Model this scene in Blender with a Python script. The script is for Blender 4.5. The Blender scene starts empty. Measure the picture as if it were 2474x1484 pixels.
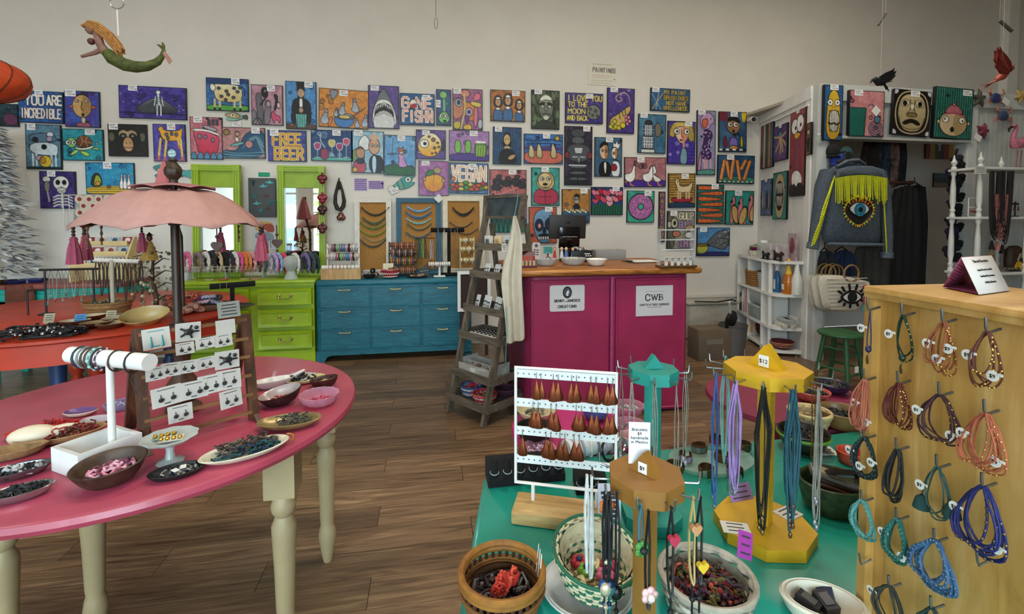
import bpy,bmesh,math,random
from math import cos,sin
RG,EN,TU,T1=range,enumerate,tuple,True
import numpy as np
from mathutils import Vector as Vc,Matrix
PI=math.pi
SC=bpy.context.scene;COL=SC.collection
# ---------------------------------------------------------------- camera, world, lamps, exposure
FPX=1150.;CX=1237.;CY=577.;HC=1.35;YAW=math.radians(10.);PIT=math.radians(2.35)
cd=bpy.data.cameras.new('camera');cam=bpy.data.objects.new('camera',cd);COL.objects.link(cam)
cam.location=(0,0,HC);cam.rotation_euler=(PI/2-PIT,0,-YAW)
cd.sensor_width=36;cd.lens=36*FPX/2474;cd.shift_y=-(742-CY)/2474;cd.clip_start=.02
SC.camera=cam
vs=SC.view_settings;vs.view_transform='Standard';vs.look='None';vs.gamma=1;vs.use_curve_mapping=False;vs.exposure=0.10
SC.display_settings.display_device='sRGB'
SC.cycles.use_denoising=T1;SC.cycles.max_bounces=7;SC.cycles.diffuse_bounces=4;SC.cycles.glossy_bounces=4
SC.cycles.transmission_bounces=6;SC.cycles.transparent_max_bounces=10;SC.cycles.caustics_reflective=False;SC.cycles.caustics_refractive=False
SC.cycles.sample_clamp_indirect=6
w=bpy.data.worlds.new('sky');SC.world=w;w.use_nodes=T1
bgn=w.node_tree.nodes['Background'];bgn.inputs[0].default_value=(.72,.89,1.0,1);bgn.inputs[1].default_value=14.5
def lamp(loc,rot,size,power,col,portal=False,sy=None,spread=PI):
 l=bpy.data.lights.new('area_lamp','AREA');l.energy=power;l.color=col;l.shape='RECTANGLE';l.size=size;l.size_y=sy or size;l.spread=spread
 o=bpy.data.objects.new('area_lamp',l);COL.objects.link(o);o.location=loc;o.rotation_euler=rot
 if portal:l.cycles.is_portal=T1
 return o
WINX=[(-5.0,-3.2),(-2.9,-1.1),(-.8,1.0)];FY=-2.6
for a,b in WINX:lamp(((a+b)/2,FY+.02,1.75),(PI/2,0,0),b-a,10,(1,1,1),T1,2.5)
for x,y,p in[(-3.2,2.6,10),(-1.2,2.2,20),(.9,2.0,34),(2.4,2.6,30),(4.2,3.0,20),(.3,.6,26)]:
 lamp((x,y,4.3),(0,0,0),.45,p,(1,.90,.76))
# ---------------------------------------------------------------- unprojection of measured points onto real planes
_F=Vc((sin(YAW)*cos(PIT),cos(YAW)*cos(PIT),-sin(PIT)));_R=Vc((cos(YAW),-sin(YAW),0));_U=_R.cross(_F)
CAMP=Vc((0,0,HC))
def ray(x,y):return _F+_R*((x-CX)/FPX)+_U*((CY-y)/FPX)
def onZ(x,y,z):d=ray(x,y);return CAMP+d*((z-HC)/d.z)
def onY(x,y,Y):d=ray(x,y);return CAMP+d*(Y/d.y)
def onX(x,y,X):d=ray(x,y);return CAMP+d*(X/d.x)
def onP(x,y,p,n):d=ray(x,y);return CAMP+d*((Vc(p)-CAMP).dot(n)/d.dot(n))
def atD(x,y,z):return CAMP+ray(x,y)*z
def dep(p):return(Vc(p)-CAMP).dot(_F)
# ---------------------------------------------------------------- colour and materials
def hx(c):
 if not isinstance(c,str):return TU(c)
 c=c.lstrip('#')
 if len(c)==3:c=''.join(q*2 for q in c)
 return TU(int(c[i:i+2],16)/255 for i in(0,2,4))
def lin(c):return TU(((v+.055)/1.055)**2.4 if v>.04045 else v/12.92 for v in hx(c))
_M={}
def newmat(key):
 m=bpy.data.materials.new('mat_'+''.join(ch if ch.isalnum()else '_' for ch in str(key))[:40]);m.use_nodes=T1
 return m,m.node_tree.nodes,m.node_tree.links,m.node_tree.nodes['Principled BSDF']
def ramp(nd,stops):
 r=nd.new('ShaderNodeValToRGB');e=r.color_ramp.elements
 while len(e)<len(stops):e.new(.5)
 for q,(p,c)in zip(e,stops):q.position=p;q.color=(*lin(c),1)
 return r
def m(c,rough=.5,metal=0,var=.12,scale=18,bump=0,coat=0,emit=0):
 k=(c,rough,metal,var,scale,bump,coat,emit)
 if k in _M:return _M[k]
 M,nd,ln,b=newmat(k);L=lin(c)
 t=nd.new('ShaderNodeTexCoord');n=nd.new('ShaderNodeTexNoise');n.inputs['Scale'].default_value=scale;n.inputs['Detail'].default_value=4
 ln.new(t.outputs['Object'],n.inputs['Vector'])
 r=nd.new('ShaderNodeValToRGB');r.color_ramp.elements[0].position=.3;r.color_ramp.elements[1].position=.7
 r.color_ramp.elements[0].color=(*[v*(1-var)for v in L],1);r.color_ramp.elements[1].color=(*[min(1,v*(1+var))for v in L],1)
 ln.new(n.outputs['Fac'],r.inputs['Fac']);ln.new(r.outputs['Color'],b.inputs['Base Color'])
 b.inputs['Roughness'].default_value=rough;b.inputs['Metallic'].default_value=metal
 if coat:b.inputs['Coat Weight'].default_value=coat
 if bump:
  B=nd.new('ShaderNodeBump');B.inputs['Strength'].default_value=bump;B.inputs['Distance'].default_value=.002
  ln.new(n.outputs['Fac'],B.inputs['Height']);ln.new(B.outputs['Normal'],b.inputs['Normal'])
 if emit:
  ln.new(r.outputs['Color'],b.inputs['Emission Color']);b.inputs['Emission Strength'].default_value=emit
 _M[k]=M;return M
def wood(stops,sc=(3,40,40),rough=.45,bump=.15,rand=False,dist=1.2,coat=0):
 k=('w',TU(stops),sc,rough,bump,rand,dist,coat)
 if k in _M:return _M[k]
 M,nd,ln,b=newmat('wood');t=nd.new('ShaderNodeTexCoord');mp=nd.new('ShaderNodeMapping');mp.inputs['Scale'].default_value=sc
 ln.new(t.outputs['Object'],mp.inputs['Vector'])
 if rand:
  oi=nd.new('ShaderNodeObjectInfo');mu=nd.new('ShaderNodeMath');mu.operation='MULTIPLY';mu.inputs[1].default_value=37.
  cb=nd.new('ShaderNodeCombineXYZ');ln.new(oi.outputs['Random'],mu.inputs[0])
  for i in RG(3):ln.new(mu.outputs[0],cb.inputs[i])
  ln.new(cb.outputs[0],mp.inputs['Location'])
 n=nd.new('ShaderNodeTexNoise');n.inputs['Scale'].default_value=1;n.inputs['Detail'].default_value=7;n.inputs['Roughness'].default_value=.62;n.inputs['Distortion'].default_value=dist
 ln.new(mp.outputs[0],n.inputs['Vector'])
 r=ramp(nd,[(.28+.44*i/(len(stops)-1),c)for i,c in EN(stops)]);ln.new(n.outputs['Fac'],r.inputs['Fac'])
 out=r.outputs['Color']
 if rand:
  h=nd.new('ShaderNodeHueSaturation');mr=nd.new('ShaderNodeMapRange');mr.inputs[3].default_value=.72;mr.inputs[4].default_value=1.2
  ln.new(oi.outputs['Random'],mr.inputs[0]);ln.new(mr.outputs[0],h.inputs['Value']);ln.new(out,h.inputs['Color']);out=h.outputs['Color']
 ln.new(out,b.inputs['Base Color']);b.inputs['Roughness'].default_value=rough
 if coat:b.inputs['Coat Weight'].default_value=coat
 B=nd.new('ShaderNodeBump');B.inputs['Strength'].default_value=bump;B.inputs['Distance'].default_value=.002
 ln.new(n.outputs['Fac'],B.inputs['Height']);ln.new(B.outputs['Normal'],b.inputs['Normal'])
 _M[k]=M;return M
def glass(c='dfe8e8',a=.35,rough=.05):
 k=('g',c,a,rough)
 if k in _M:return _M[k]
 M,nd,ln,b=newmat('glass');tr=nd.new('ShaderNodeBsdfTransparent');tr.inputs[0].default_value=(*[.5+.5*v for v in lin(c)],1)
 mx=nd.new('ShaderNodeMixShader');b.inputs['Base Color'].default_value=(*lin(c),1);b.inputs['Roughness'].default_value=rough
 fr=nd.new('ShaderNodeLayerWeight');fr.inputs[0].default_value=.25;mr=nd.new('ShaderNodeMapRange');mr.inputs[3].default_value=a;mr.inputs[4].default_value=min(1,a+.5)
 ln.new(fr.outputs[1],mr.inputs[0]);ln.new(mr.outputs[0],mx.inputs[0]);ln.new(tr.outputs[0],mx.inputs[1]);ln.new(b.outputs[0],mx.inputs[2])
 ln.new(mx.outputs[0],nd['Material Output'].inputs[0]);_M[k]=M;return M
def attrmat(rough=.45,bump=.25):
 k=('attr',rough,bump)
 if k in _M:return _M[k]
 M,nd,ln,b=newmat('painted');a=nd.new('ShaderNodeAttribute');a.attribute_name='paint'
 ln.new(a.outputs['Color'],b.inputs['Base Color']);b.inputs['Roughness'].default_value=rough
 if bump:
  B=nd.new('ShaderNodeBump');B.inputs['Strength'].default_value=bump;B.inputs['Distance'].default_value=.003
  ln.new(a.outputs['Fac'],B.inputs['Height']);ln.new(B.outputs['Normal'],b.inputs['Normal'])
 _M[k]=M;return M
# ---------------------------------------------------------------- mesh builder
def frame(axis,up=(0,0,1)):
 z=Vc(axis).normalized();u=Vc(up)
 if abs(z.dot(u))>.98:u=Vc((1,0,0))
 x=u.cross(z).normalized();return x,z.cross(x),z
class MB:
 def __init__(s):s.v=[];s.f=[];s.mi=[];s.k=0
 def add(s,vs,fs):
  o=len(s.v);s.v+=[TU(p)for p in vs];s.f+=[TU(i+o for i in q)for q in fs];s.mi+=[s.k]*len(fs);return s
 def mat(s,k):s.k=k;return s
 def box(s,c,d,rot=None,taper=1):
  x,y,z=d[0]/2,d[1]/2,d[2]/2;t=taper
  P=[Vc(q)for q in[(-x,-y,-z),(x,-y,-z),(x,y,-z),(-x,y,-z),(-x*t,-y*t,z),(x*t,-y*t,z),(x*t,y*t,z),(-x*t,y*t,z)]]
  if rot is not None:
   R=Matrix.Rotation(rot,3,'Z')if not hasattr(rot,'to_4x4')else rot.to_3x3()
   P=[R@p for p in P]
  c=Vc(c);return s.add([p+c for p in P],[(0,3,2,1),(4,5,6,7),(0,1,5,4),(1,2,6,5),(2,3,7,6),(3,0,4,7)])
 def bar(s,a,b,w,h,up=(0,0,1)):
  a,b=Vc(a),Vc(b);x,y,z=frame(b-a,up);R=Matrix((x,y,z)).transposed()
  return s.box((a+b)/2,(w,h,(b-a).length),R)
 def bbox(s,c,d,b=.004,rot=None):
  bm=bmesh.new();bmesh.ops.create_cube(bm,size=1);bmesh.ops.scale(bm,vec=d,verts=bm.verts)
  bmesh.ops.bevel(bm,geom=bm.edges[:],offset=b,segments=2,affect='EDGES',profile=.5)
  R=Matrix.Rotation(rot or 0,3,'Z')if not hasattr(rot,'to_4x4')else rot.to_3x3()
  bm.verts.index_update();c=Vc(c);s.add([R@q.co+c for q in bm.verts],[[q.index for q in f.verts]for f in bm.faces]);bm.free();return s
 def tb(s,pts,r,n=6,closed=False,caps=T1,flat=1):
  P=[Vc(p)for p in pts];N=len(P)
  if N<2:return s
  rr=r if isinstance(r,(list,TU))else[r]*N
  vs=[];fs=[];px=None
  for i in RG(N):
   t=(P[(i+1)%N]-P[i-1])if closed else(P[min(i+1,N-1)]-P[max(i-1,0)])
   if t.length<1e-9:t=Vc((0,0,1))
   t.normalize()
   if px is None:x,y,z=frame(t)
   else:
    x=px-t*px.dot(t)
    if x.length<1e-6:x=frame(t)[0]
    x.normalize();y=t.cross(x)
   px=x
   for k in RG(n):
    a=2*PI*k/n;vs.append(P[i]+x*(cos(a)*rr[i])+y*(sin(a)*rr[i]*flat))
  for i in RG(N if closed else N-1):
   j=(i+1)%N
   for k in RG(n):fs.append((i*n+k,i*n+(k+1)%n,j*n+(k+1)%n,j*n+k))
  if not closed and caps:fs+=[TU(RG(n-1,-1,-1)),TU(RG((N-1)*n,N*n))]
  return s.add(vs,fs)
 def cyl(s,a,b,r0,r1=None,n=14):return s.tb([a,b],[r0,r0 if r1 is None else r1],n)
 def la(s,prof,c=(0,0,0),n=24,sx=1,sy=1,axis=None,cap=0,wav=0,wn=8):
  c=Vc(c);R=None
  if axis is not None:x,y,z=frame(axis);R=Matrix((x,y,z)).transposed()
  vs=[];fs=[]
  for(r,z)in prof:
   for k in RG(n):
    a=2*PI*k/n;q=r*(1+wav*cos(wn*a));p=Vc((q*cos(a)*sx,q*sin(a)*sy,z));vs.append((R@p if R else p)+c)
  for i in RG(len(prof)-1):
   for k in RG(n):fs.append((i*n+k,i*n+(k+1)%n,(i+1)*n+(k+1)%n,(i+1)*n+k))
  if cap:
   if prof[0][0]>1e-5:fs.append(TU(RG(n-1,-1,-1)))
   if prof[-1][0]>1e-5:fs.append(TU(RG((len(prof)-1)*n,len(prof)*n)))
  return s.add(vs,fs)
 def sph(s,c,r,n=10,k=6,rot=None):
  rx,ry,rz=(r,r,r)if not isinstance(r,(TU,list))else r;c=Vc(c);vs=[];fs=[]
  R=rot.to_3x3()if rot is not None else None
  for i in RG(1,k):
   t=PI*i/k
   for j in RG(n):
    a=2*PI*j/n;p=Vc((rx*sin(t)*cos(a),ry*sin(t)*sin(a),rz*cos(t)));vs.append((R@p if R else p)+c)
  p=Vc((0,0,rz));q=-p
  vs+=[(R@p if R else p)+c,(R@q if R else q)+c];T=len(vs)-2
  for i in RG(k-2):
   for j in RG(n):fs.append((i*n+j,(i+1)*n+j,(i+1)*n+(j+1)%n,i*n+(j+1)%n))
  for j in RG(n):fs+=[(T,j,(j+1)%n),(T+1,(k-2)*n+(j+1)%n,(k-2)*n+j)]
  return s.add(vs,fs)
 def pr(s,poly,th,o=(0,0,0),ax=(1,0,0),ay=(0,0,1)):
  o,ax,ay=Vc(o),Vc(ax),Vc(ay);nz=ax.cross(ay).normalized();n=len(poly)
  A=[o+ax*p[0]+ay*p[1]for p in poly];vs=[p+nz*th/2 for p in A]+[p-nz*th/2 for p in A]
  fs=[TU(RG(n)),TU(RG(2*n-1,n-1,-1))]+[(i,i+n,(i+1)%n+n,(i+1)%n)for i in RG(n)]
  return s.add(vs,fs)
 def sheet(s,grid):
  h=len(grid);w_=len(grid[0]);return s.add([p for r in grid for p in r],[(i*w_+j,i*w_+j+1,(i+1)*w_+j+1,(i+1)*w_+j)for i in RG(h-1)for j in RG(w_-1)])
 def ob(s,name,mats,parent=None,angle=40,loc=None):
  me=bpy.data.meshes.new(name);me.from_pydata(s.v,[],s.f)
  for M in(mats if isinstance(mats,(list,TU))else[mats]):me.materials.append(M)
  if s.k or any(s.mi):me.polygons.foreach_set('material_index',s.mi)
  me.polygons.foreach_set('use_smooth',[T1]*len(s.f))
  try:me.set_sharp_from_angle(angle=math.radians(angle))
  except Exception:pass
  o=bpy.data.objects.new(name,me);COL.objects.link(o)
  if parent is not None:o.parent=parent
  if loc is not None:o.location=loc
  return o
def tag(o,label=None,cat=None,group=None,kind=None):
 if label:o['label']=label
 if cat:o['category']=cat
 if group:o['group']=group
 if kind:o['kind']=kind
 return o
def TG(name,label,cat,loc=(0,0,0),rz=0,group=None,rot=None):
 o=bpy.data.objects.new(name,None);COL.objects.link(o);o.location=loc;o.empty_display_size=.05
 o.rotation_euler=rot if rot is not None else(0,0,rz)
 return tag(o,label,cat,group)
def dup(o,parent=None):
 c=o.copy();COL.objects.link(c)
 if parent is not None:c.parent=parent
 for ch in list(o.children):dup(ch,c)
 return c
def struct(mb,name,mats,parent=None):
 o=mb.ob(name,mats,parent)
 if parent is None:o['kind']='structure'
 return o
def arc(c,r,a0,a1,n,ax=(1,0,0),ay=(0,0,1),ry=None):
 c,ax,ay=Vc(c),Vc(ax),Vc(ay);ry=r if ry is None else ry
 return[c+ax*(r*cos(a0+(a1-a0)*i/n))+ay*(ry*sin(a0+(a1-a0)*i/n))for i in RG(n+1)]
R_=random.Random(11)
def U(a,b):return R_.uniform(a,b)
# ---------------------------------------------------------------- the room
WY=5.15;XL=-4.6;XR=9.2;ZC=4.6
wallm=m('e3ddd3',.85,0,.03,3,.05);WHITE=m('e9e7e2',.5,0,.04,8);CREAM=m('e6dcc4',.5,0,.06,10)
plankm=wood(['3f2e20','6c543d','83674b','a48863'],(2.2,34,34),.36,.12,T1,1.5)
b=MB();b.box(((XL+XR)/2,(WY+FY)/2,-.06),(XR-XL,WY-FY,.11));floor=struct(b,'floor',m('2e241b',.8))
PW,PL=.152,1.22;row=0;y=FY+.0;pm=None;near=[]
b=MB()
while y<WY:
 off=(row*.41)%PL;x=XL-off
 while x<XR:
  x0,x1=max(x,XL)+.0012,min(x+PL,XR)-.0012;y1=min(y+PW,WY)-.0012
  if x1-x0>.02:
   if-2.9<x1 and x0<2.9 and .95<y<4.75 and x1-x0>PL-.01:
    if pm is None:
     q=MB();q.box((0,0,-.004),(PL-.0024,PW-.0024,.008));pm=q.ob('plank',plankm,floor);pl=pm
    else:pl=pm.copy();COL.objects.link(pl)
    pl.location=((x0+x1)/2,y+PW/2,0)
   else:b.box(((x0+x1)/2,(y+.0012+y1)/2,-.004),(x1-x0,y1-y-.0012,.008))
  x+=PL
 y+=PW;row+=1
tag(b.ob('planks_beyond',plankm,floor),kind='stuff')
b=MB();b.box(((XL+XR)/2,WY+.05,ZC/2),(XR-XL+.2,.1,ZC));wall_back=struct(b,'wall_back',wallm)
b=MB();b.box((XL-.05,(WY+FY)/2,ZC/2),(.1,WY-FY,ZC));struct(b,'wall_left',wallm)
b=MB();b.box((XR+.05,(WY+FY)/2,ZC/2),(.1,WY-FY,ZC));struct(b,'wall_right',wallm)
b=MB();b.box(((XL+XR)/2,(WY+FY)/2,ZC+.05),(XR-XL+.2,WY-FY+.2,.1));struct(b,'ceiling',m('d8d6d0',.9,0,.03,3))
b=MB();xs=[XL]+[v for p in WINX for v in p]+[XR]
for i in RG(0,len(xs),2):b.box(((xs[i]+xs[i+1])/2,FY-.06,ZC/2),(xs[i+1]-xs[i],.12,ZC))
for a,c in WINX:b.box(((a+c)/2,FY-.06,.25),(c-a,.12,.5));b.box(((a+c)/2,FY-.06,(3.0+ZC)/2),(c-a,.12,ZC-3.0))
struct(b,'wall_front',wallm)
for i,(a,c)in EN(WINX):
 b=MB();cx=(a+c)/2
 for x in(a+.03,c-.03):b.box((x,FY-.06,1.75),(.06,.08,2.5))
 for z in(.53,2.97):b.box((cx,FY-.06,z),(c-a-.12,.08,.06))
 b.box((cx,FY-.06,2.3),(c-a-.12,.06,.05))
 wn=struct(b,'window_%d'%(i+1),WHITE);MB().box((cx,FY-.06,1.75),(c-a-.12,.006,2.38)).ob('pane',glass('f4f8f8',.03,.02),wn)
b=MB();b.box((3.3,WY-.02,.44),(2.6,.04,.035));b.box((3.3,WY-.012,.2),(2.6,.024,.4));struct(b,'trim_1',m('dcd6ca',.6,0,.04))
b=MB();a=onY(2416,100,WY);c=onY(2440,100,WY);b.box(((a.x+c.x)/2,WY-.05,ZC/2),(c.x-a.x,.1,ZC));struct(b,'trim_2',m('ece9df',.6,0,.03))
b=MB();b.box(((XL+2.0)/2,WY-.012,.07),(2.0-XL,.024,.14));struct(b,'baseboard_back',WHITE)
b=MB();b.box((-2,-12,-.25),(40,18.6,.2));struct(b,'street',m('8d8a86',.9))
t=TG('shop_building','pale two storey building across the street with dark windows','building',(-9,-20.5,-.15))
MB().box((0,0,3.2),(9,1,6.4)).ob('wall',m('c9cfd6',.9),t)
for i in RG(4):
 for z in(1.2,4.2):
  MB().box((-3.3+2.2*i,.5,z),(1.2,.1,1.6)).ob('window',m('4a5560',.3),t)
t=TG('street_tree','young green leafed tree outside the window','tree',(-3.0,-5.2,-.15))
MB().cyl((0,0,0),(0,0,2.4),.05,.03,8).cyl((0,0,1.6),(.4,.1,2.6),.025,.012,6).ob('trunk',m('4b3d30',.9),t)
q=MB()
for i in RG(700):
 c=Vc((R_.gauss(.1,.5),R_.gauss(0,.5),R_.gauss(2.2,.55)));n=frame((U(-1,1),U(-1,1),U(-1,1)));s=.07
 q.add([c-n[0]*s,c+n[1]*s*.5,c+n[0]*s,c-n[1]*s*.5],[(0,1,2,3)])
tag(q.ob('foliage',m('8fae3c',.7,0,.3,4),t),kind='stuff')
# ---------------------------------------------------------------- white boarded partition with the dressing-room opening
pz=2.61;pc=onZ(1965,207,pz);pb=onY(1836,275,WY);PY=pc.y-.06
BEAD=m('dad8d2',.55,0,.05,6)
d=(Vc((pb.x,pb.y,0))-Vc((pc.x,pc.y,0)));dl=d.length;d.normalize();dn=Vc((-d.y,d.x,0))
R2=Matrix.Rotation(math.atan2(d.y,d.x),3,'Z');mid=(Vc((pc.x,pc.y,0))+Vc((pb.x,pb.y,0)))/2
q=MB();q.box((mid.x-dn.x*.05,mid.y-dn.y*.05,pz/2),(dl,.1,pz),R2);wpl=struct(q,'wall_partition_left',BEAD)
q=MB();n=int(dl/.045)
for i in RG(n):
 p=Vc((pc.x,pc.y,0))+d*(.10+(dl-.12)*(i+.5)/n);q.box((p.x+dn.x*.003,p.y+dn.y*.003,pz/2-.06),((dl-.12)/n*.82,.006,pz-.12),R2)
tag(q.ob('beads',BEAD,wpl),kind='stuff')
MB().box((mid.x+dn.x*.01,mid.y+dn.y*.01,pz-.06),(dl,.022,.12),R2).box((mid.x+dn.x*.012,mid.y+dn.y*.012,pz-.17),(dl*.93,.02,.015),R2).ob('top_rail',WHITE,wpl)
MB().box((pc.x+dn.x*.004+d.x*.05,pc.y+dn.y*.004+d.y*.05,pz/2-.06),(.1,.02,pz-.12),R2).ob('corner_trim',WHITE,wpl)
hz0=onY(2040,336,PY).z;xo0=onY(2002,400,PY).x;xo1=onY(2332,400,PY).x;PXR=6.6
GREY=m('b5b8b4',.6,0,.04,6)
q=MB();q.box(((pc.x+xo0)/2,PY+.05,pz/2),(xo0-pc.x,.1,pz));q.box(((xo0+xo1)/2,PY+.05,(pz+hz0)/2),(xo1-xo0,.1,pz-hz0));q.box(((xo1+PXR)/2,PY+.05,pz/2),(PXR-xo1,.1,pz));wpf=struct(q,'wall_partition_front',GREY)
MB().box(((pc.x+PXR)/2,PY-.012,pz-.075),(PXR-pc.x,.024,.15)).ob('top_rail',m('c3c8c4',.6,0,.03),wpf)
MB().box(((xo0+xo1)/2,PY-.02,hz0+.01),(xo1-xo0+.05,.05,.025)).ob('lintel_ledge',m('b8b8b0',.6),wpf)
MB().box((pc.x+.045,PY-.012,(pz-.15)/2),(.09,.024,pz-.15)).box((xo1+.05,PY-.012,(pz-.15)/2),(.1,.024,pz-.15)).ob('post',m('c9cbc8',.6,0,.03),wpf)
q=MB();x=xo1+.13
while x<PXR:q.box((x,PY-.003,(pz-.2)/2),(.05,.006,pz-.2));x+=.06
tag(q.ob('beads',GREY,wpf),kind='stuff')
NY=PY+1.25
q=MB();q.box(((xo0+7)/2,NY+.03,pz/2),(7-xo0,.06,pz));q.box(((xo0+7)/2,(PY+NY)/2+.05,pz-.02),(7-xo0,NY-PY-.1,.03));wn_=struct(q,'wall_niche_and_shade_lid',m('b4aa98',.7,0,.04,5))  # niche back wall, plus an unseen lid added to shade the inside
q=MB();x=xo0+.1
while x<6.6:q.box((x,NY-.004,pz/2),(.085,.008,pz));x+=.1
tag(q.ob('beads',m('b9ae9b',.7,0,.04,5),wn_),kind='stuff')
# ---------------------------------------------------------------- hand-painted pictures: shapes rasterised into a vertex-colour grid on the canvas face
FONT=dict(A='06 20 46|14 34',B='06 00 30 41 42 33 03|33 44 45 36 06',C='41 30 10 01 05 16 36 45',D='06 00 20 42 44 26 06',E='40 00 06 46|03 33',F='40 00 06|03 33',G='41 30 10 01 05 16 36 45 43 23',H='00 06|40 46|03 43',I='20 26',J='40 45 36 16 05',K='00 06|40 03 46',L='00 06 46',M='06 00 23 40 46',N='06 00 46 40',O='10 30 41 45 36 16 05 01 10',P='06 00 30 41 42 33 03',Q='10 30 41 45 36 16 05 01 10|34 46',R='06 00 30 41 42 33 03|23 46',S='41 30 10 01 02 13 33 44 45 36 16 05',T='00 40|20 26',U='00 05 16 36 45 40',V='00 26 40',W='00 16 22 36 40',X='00 46|40 06',Y='00 23 40|23 26',Z='00 40 06 46')
FONT.update({'0':'10 30 41 45 36 16 05 01 10','1':'11 20 26','2':'01 10 30 41 42 06 46','4':'36 30 04 44','5':'40 00 03 33 44 45 36 06','8':'13 02 01 10 30 41 42 33 13 04 05 16 36 45 44 33','9':'42 33 13 02 01 10 30 41 43 26','$':'41 30 10 01 02 13 33 44 45 36 16 05|2- 27','.':'25 26','-':'13 33',',':'25 17',"'":'20 22','!':'20 24|26 26',':':'22 22|25 25','6':'30 12 04 05 16 36 45 44 33 04','7':'00 40 16','3':'00 40 23 34 45 36 16 05'})
def strokes(txt):
 out=[];x=0
 for ch in txt.upper():
  for st in FONT.get(ch,'').split('|'):
   if st:out.append([(x+int(q[0]),(-1 if q[1]=='-' else int(q[1])))for q in st.split()])
  x+=5.6 if ch!=' ' else 3.4
 return out,max(x-1.6,1)
def ck(P,k,closed):
 P=[TU(p)for p in P]
 for _ in RG(k):
  Q=[];n=len(P)
  for i in RG(n if closed else n-1):
   a,b=P[i],P[(i+1)%n];Q+=[(.75*a[0]+.25*b[0],.75*a[1]+.25*b[1]),(.25*a[0]+.75*b[0],.25*a[1]+.75*b[1])]
  P=Q if closed else[P[0]]+Q+[P[-1]]
 return P
class Art:
 S=2
 def __init__(s,wpx,hpx,seed,dens=.8):
  s.nx=max(4,int(wpx*dens));s.ny=max(4,int(hpx*dens));s.W=s.nx*s.S;s.H=s.ny*s.S
  s.rg=np.random.RandomState(abs(int(seed))%99991);s.im=np.zeros((s.H,s.W,3),np.float32);s.k=s.S*dens
  s.X,s.Y=np.meshgrid(np.arange(s.W)+.5,np.arange(s.H)+.5)
 def noise(s,n):
  a=s.rg.rand(n+2,n+2).astype(np.float32);y=np.linspace(0,n,s.H);x=np.linspace(0,n,s.W)
  yi=y.astype(int);xi=x.astype(int);fy=(y-yi)[:,None];fx=(x-xi)[None,:];fy=fy*fy*(3-2*fy);fx=fx*fx*(3-2*fx)
  return(a[yi][:,xi]*(1-fy)+a[yi+1][:,xi]*fy)*(1-fx)+(a[yi][:,xi+1]*(1-fy)+a[yi+1][:,xi+1]*fy)*fx
 def col(s,c,mask=None,y0=0,y1=1):
  if '/' in c:
   a,b=[np.array(hx(q),np.float32)for q in c.split('/')[:2]]
   if c.endswith('|'):t=np.clip((s.X/s.W-.0),0,1)[...,None]
   else:t=np.clip((s.Y-y0)/max(y1-y0,1),0,1)[...,None]
   return a*(1-t)+b*t
  return np.array(hx(c),np.float32)
 def put(s,mask,c,y0=0,y1=1,a=1):
  C=s.col(c,mask,y0,y1);C=C if C.ndim==3 else np.broadcast_to(C,s.im.shape)
  k=(mask*a)[...,None]if mask.dtype!=bool else mask[...,None]*a
  s.im=s.im*(1-k)+C*k
 def bg(s,c1,c2,rings=5,rc='',dt=12,n=7):
  t=(s.noise(n)*.5+s.noise(n*3)*.5)[...,None];t=np.clip((t-.5)*2.2+.5,0,1)
  s.im=s.col(c1)*(1-t)+s.col(c2)*t
  for i in RG(rings):
   x,y,r=s.rg.rand()*100,s.rg.rand()*100,2.5+s.rg.rand()*4
   s.e(x,y,r,r*s.W/s.H,None,1.6,oc=rc or '112');s.e(x,y,r*.4,r*.4*s.W/s.H,None,1,oc=rc or '112')
  for i in RG(34):
   x,y,d,k=s.rg.rand()*100,s.rg.rand()*100,s.rg.rand()*6-3,s.rg.rand()*6;s.l([(x,y),(x+5,y+d*2-k),(x+9,y+d)],1.1,['fff','112','89a'][i%3],1,.22)
  for i in RG(dt):
   x,y=s.rg.rand()*100,s.rg.rand()*100;s.e(x,y,1.1,1.1*s.W/s.H,'fff',0,a=.5)
  return s
 def e(s,cx,cy,rx,ry,c,o=1.2,oc='111',rot=0,a=1):
  x=(s.X-cx*s.W/100);y=(s.Y-cy*s.H/100);rx=max(rx*s.W/100,.6);ry=max(ry*s.H/100,.6)
  if rot:r=math.radians(rot);x,y=x*cos(r)+y*sin(r),-x*sin(r)+y*cos(r)
  d=(np.sqrt((x/rx)**2+(y/ry)**2)-1)*min(rx,ry)
  if c:s.put(np.clip(.5-d,0,1),c,cy*s.H/100-ry,cy*s.H/100+ry,a)
  if o:s.put(np.clip(o*s.k/2+.5-np.abs(d),0,1),oc,a=a)
  return s
 def segd(s,P,closed):
  D=np.full((s.H,s.W),1e9,np.float32);n=len(P)
  for i in RG(n if closed else n-1):
   ax,ay=P[i];bx,by=P[(i+1)%n];dx,dy=bx-ax,by-ay;L=dx*dx+dy*dy
   m_=12;x0,x1=int(max(0,min(ax,bx)-m_)),int(min(s.W,max(ax,bx)+m_));y0,y1=int(max(0,min(ay,by)-m_)),int(min(s.H,max(ay,by)+m_))
   if x1<=x0 or y1<=y0:continue
   X=s.X[y0:y1,x0:x1]-ax;Y=s.Y[y0:y1,x0:x1]-ay
   t=np.clip((X*dx+Y*dy)/L,0,1)if L>1e-9 else 0
   D[y0:y1,x0:x1]=np.minimum(D[y0:y1,x0:x1],np.hypot(X-t*dx,Y-t*dy))
  return D
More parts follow.
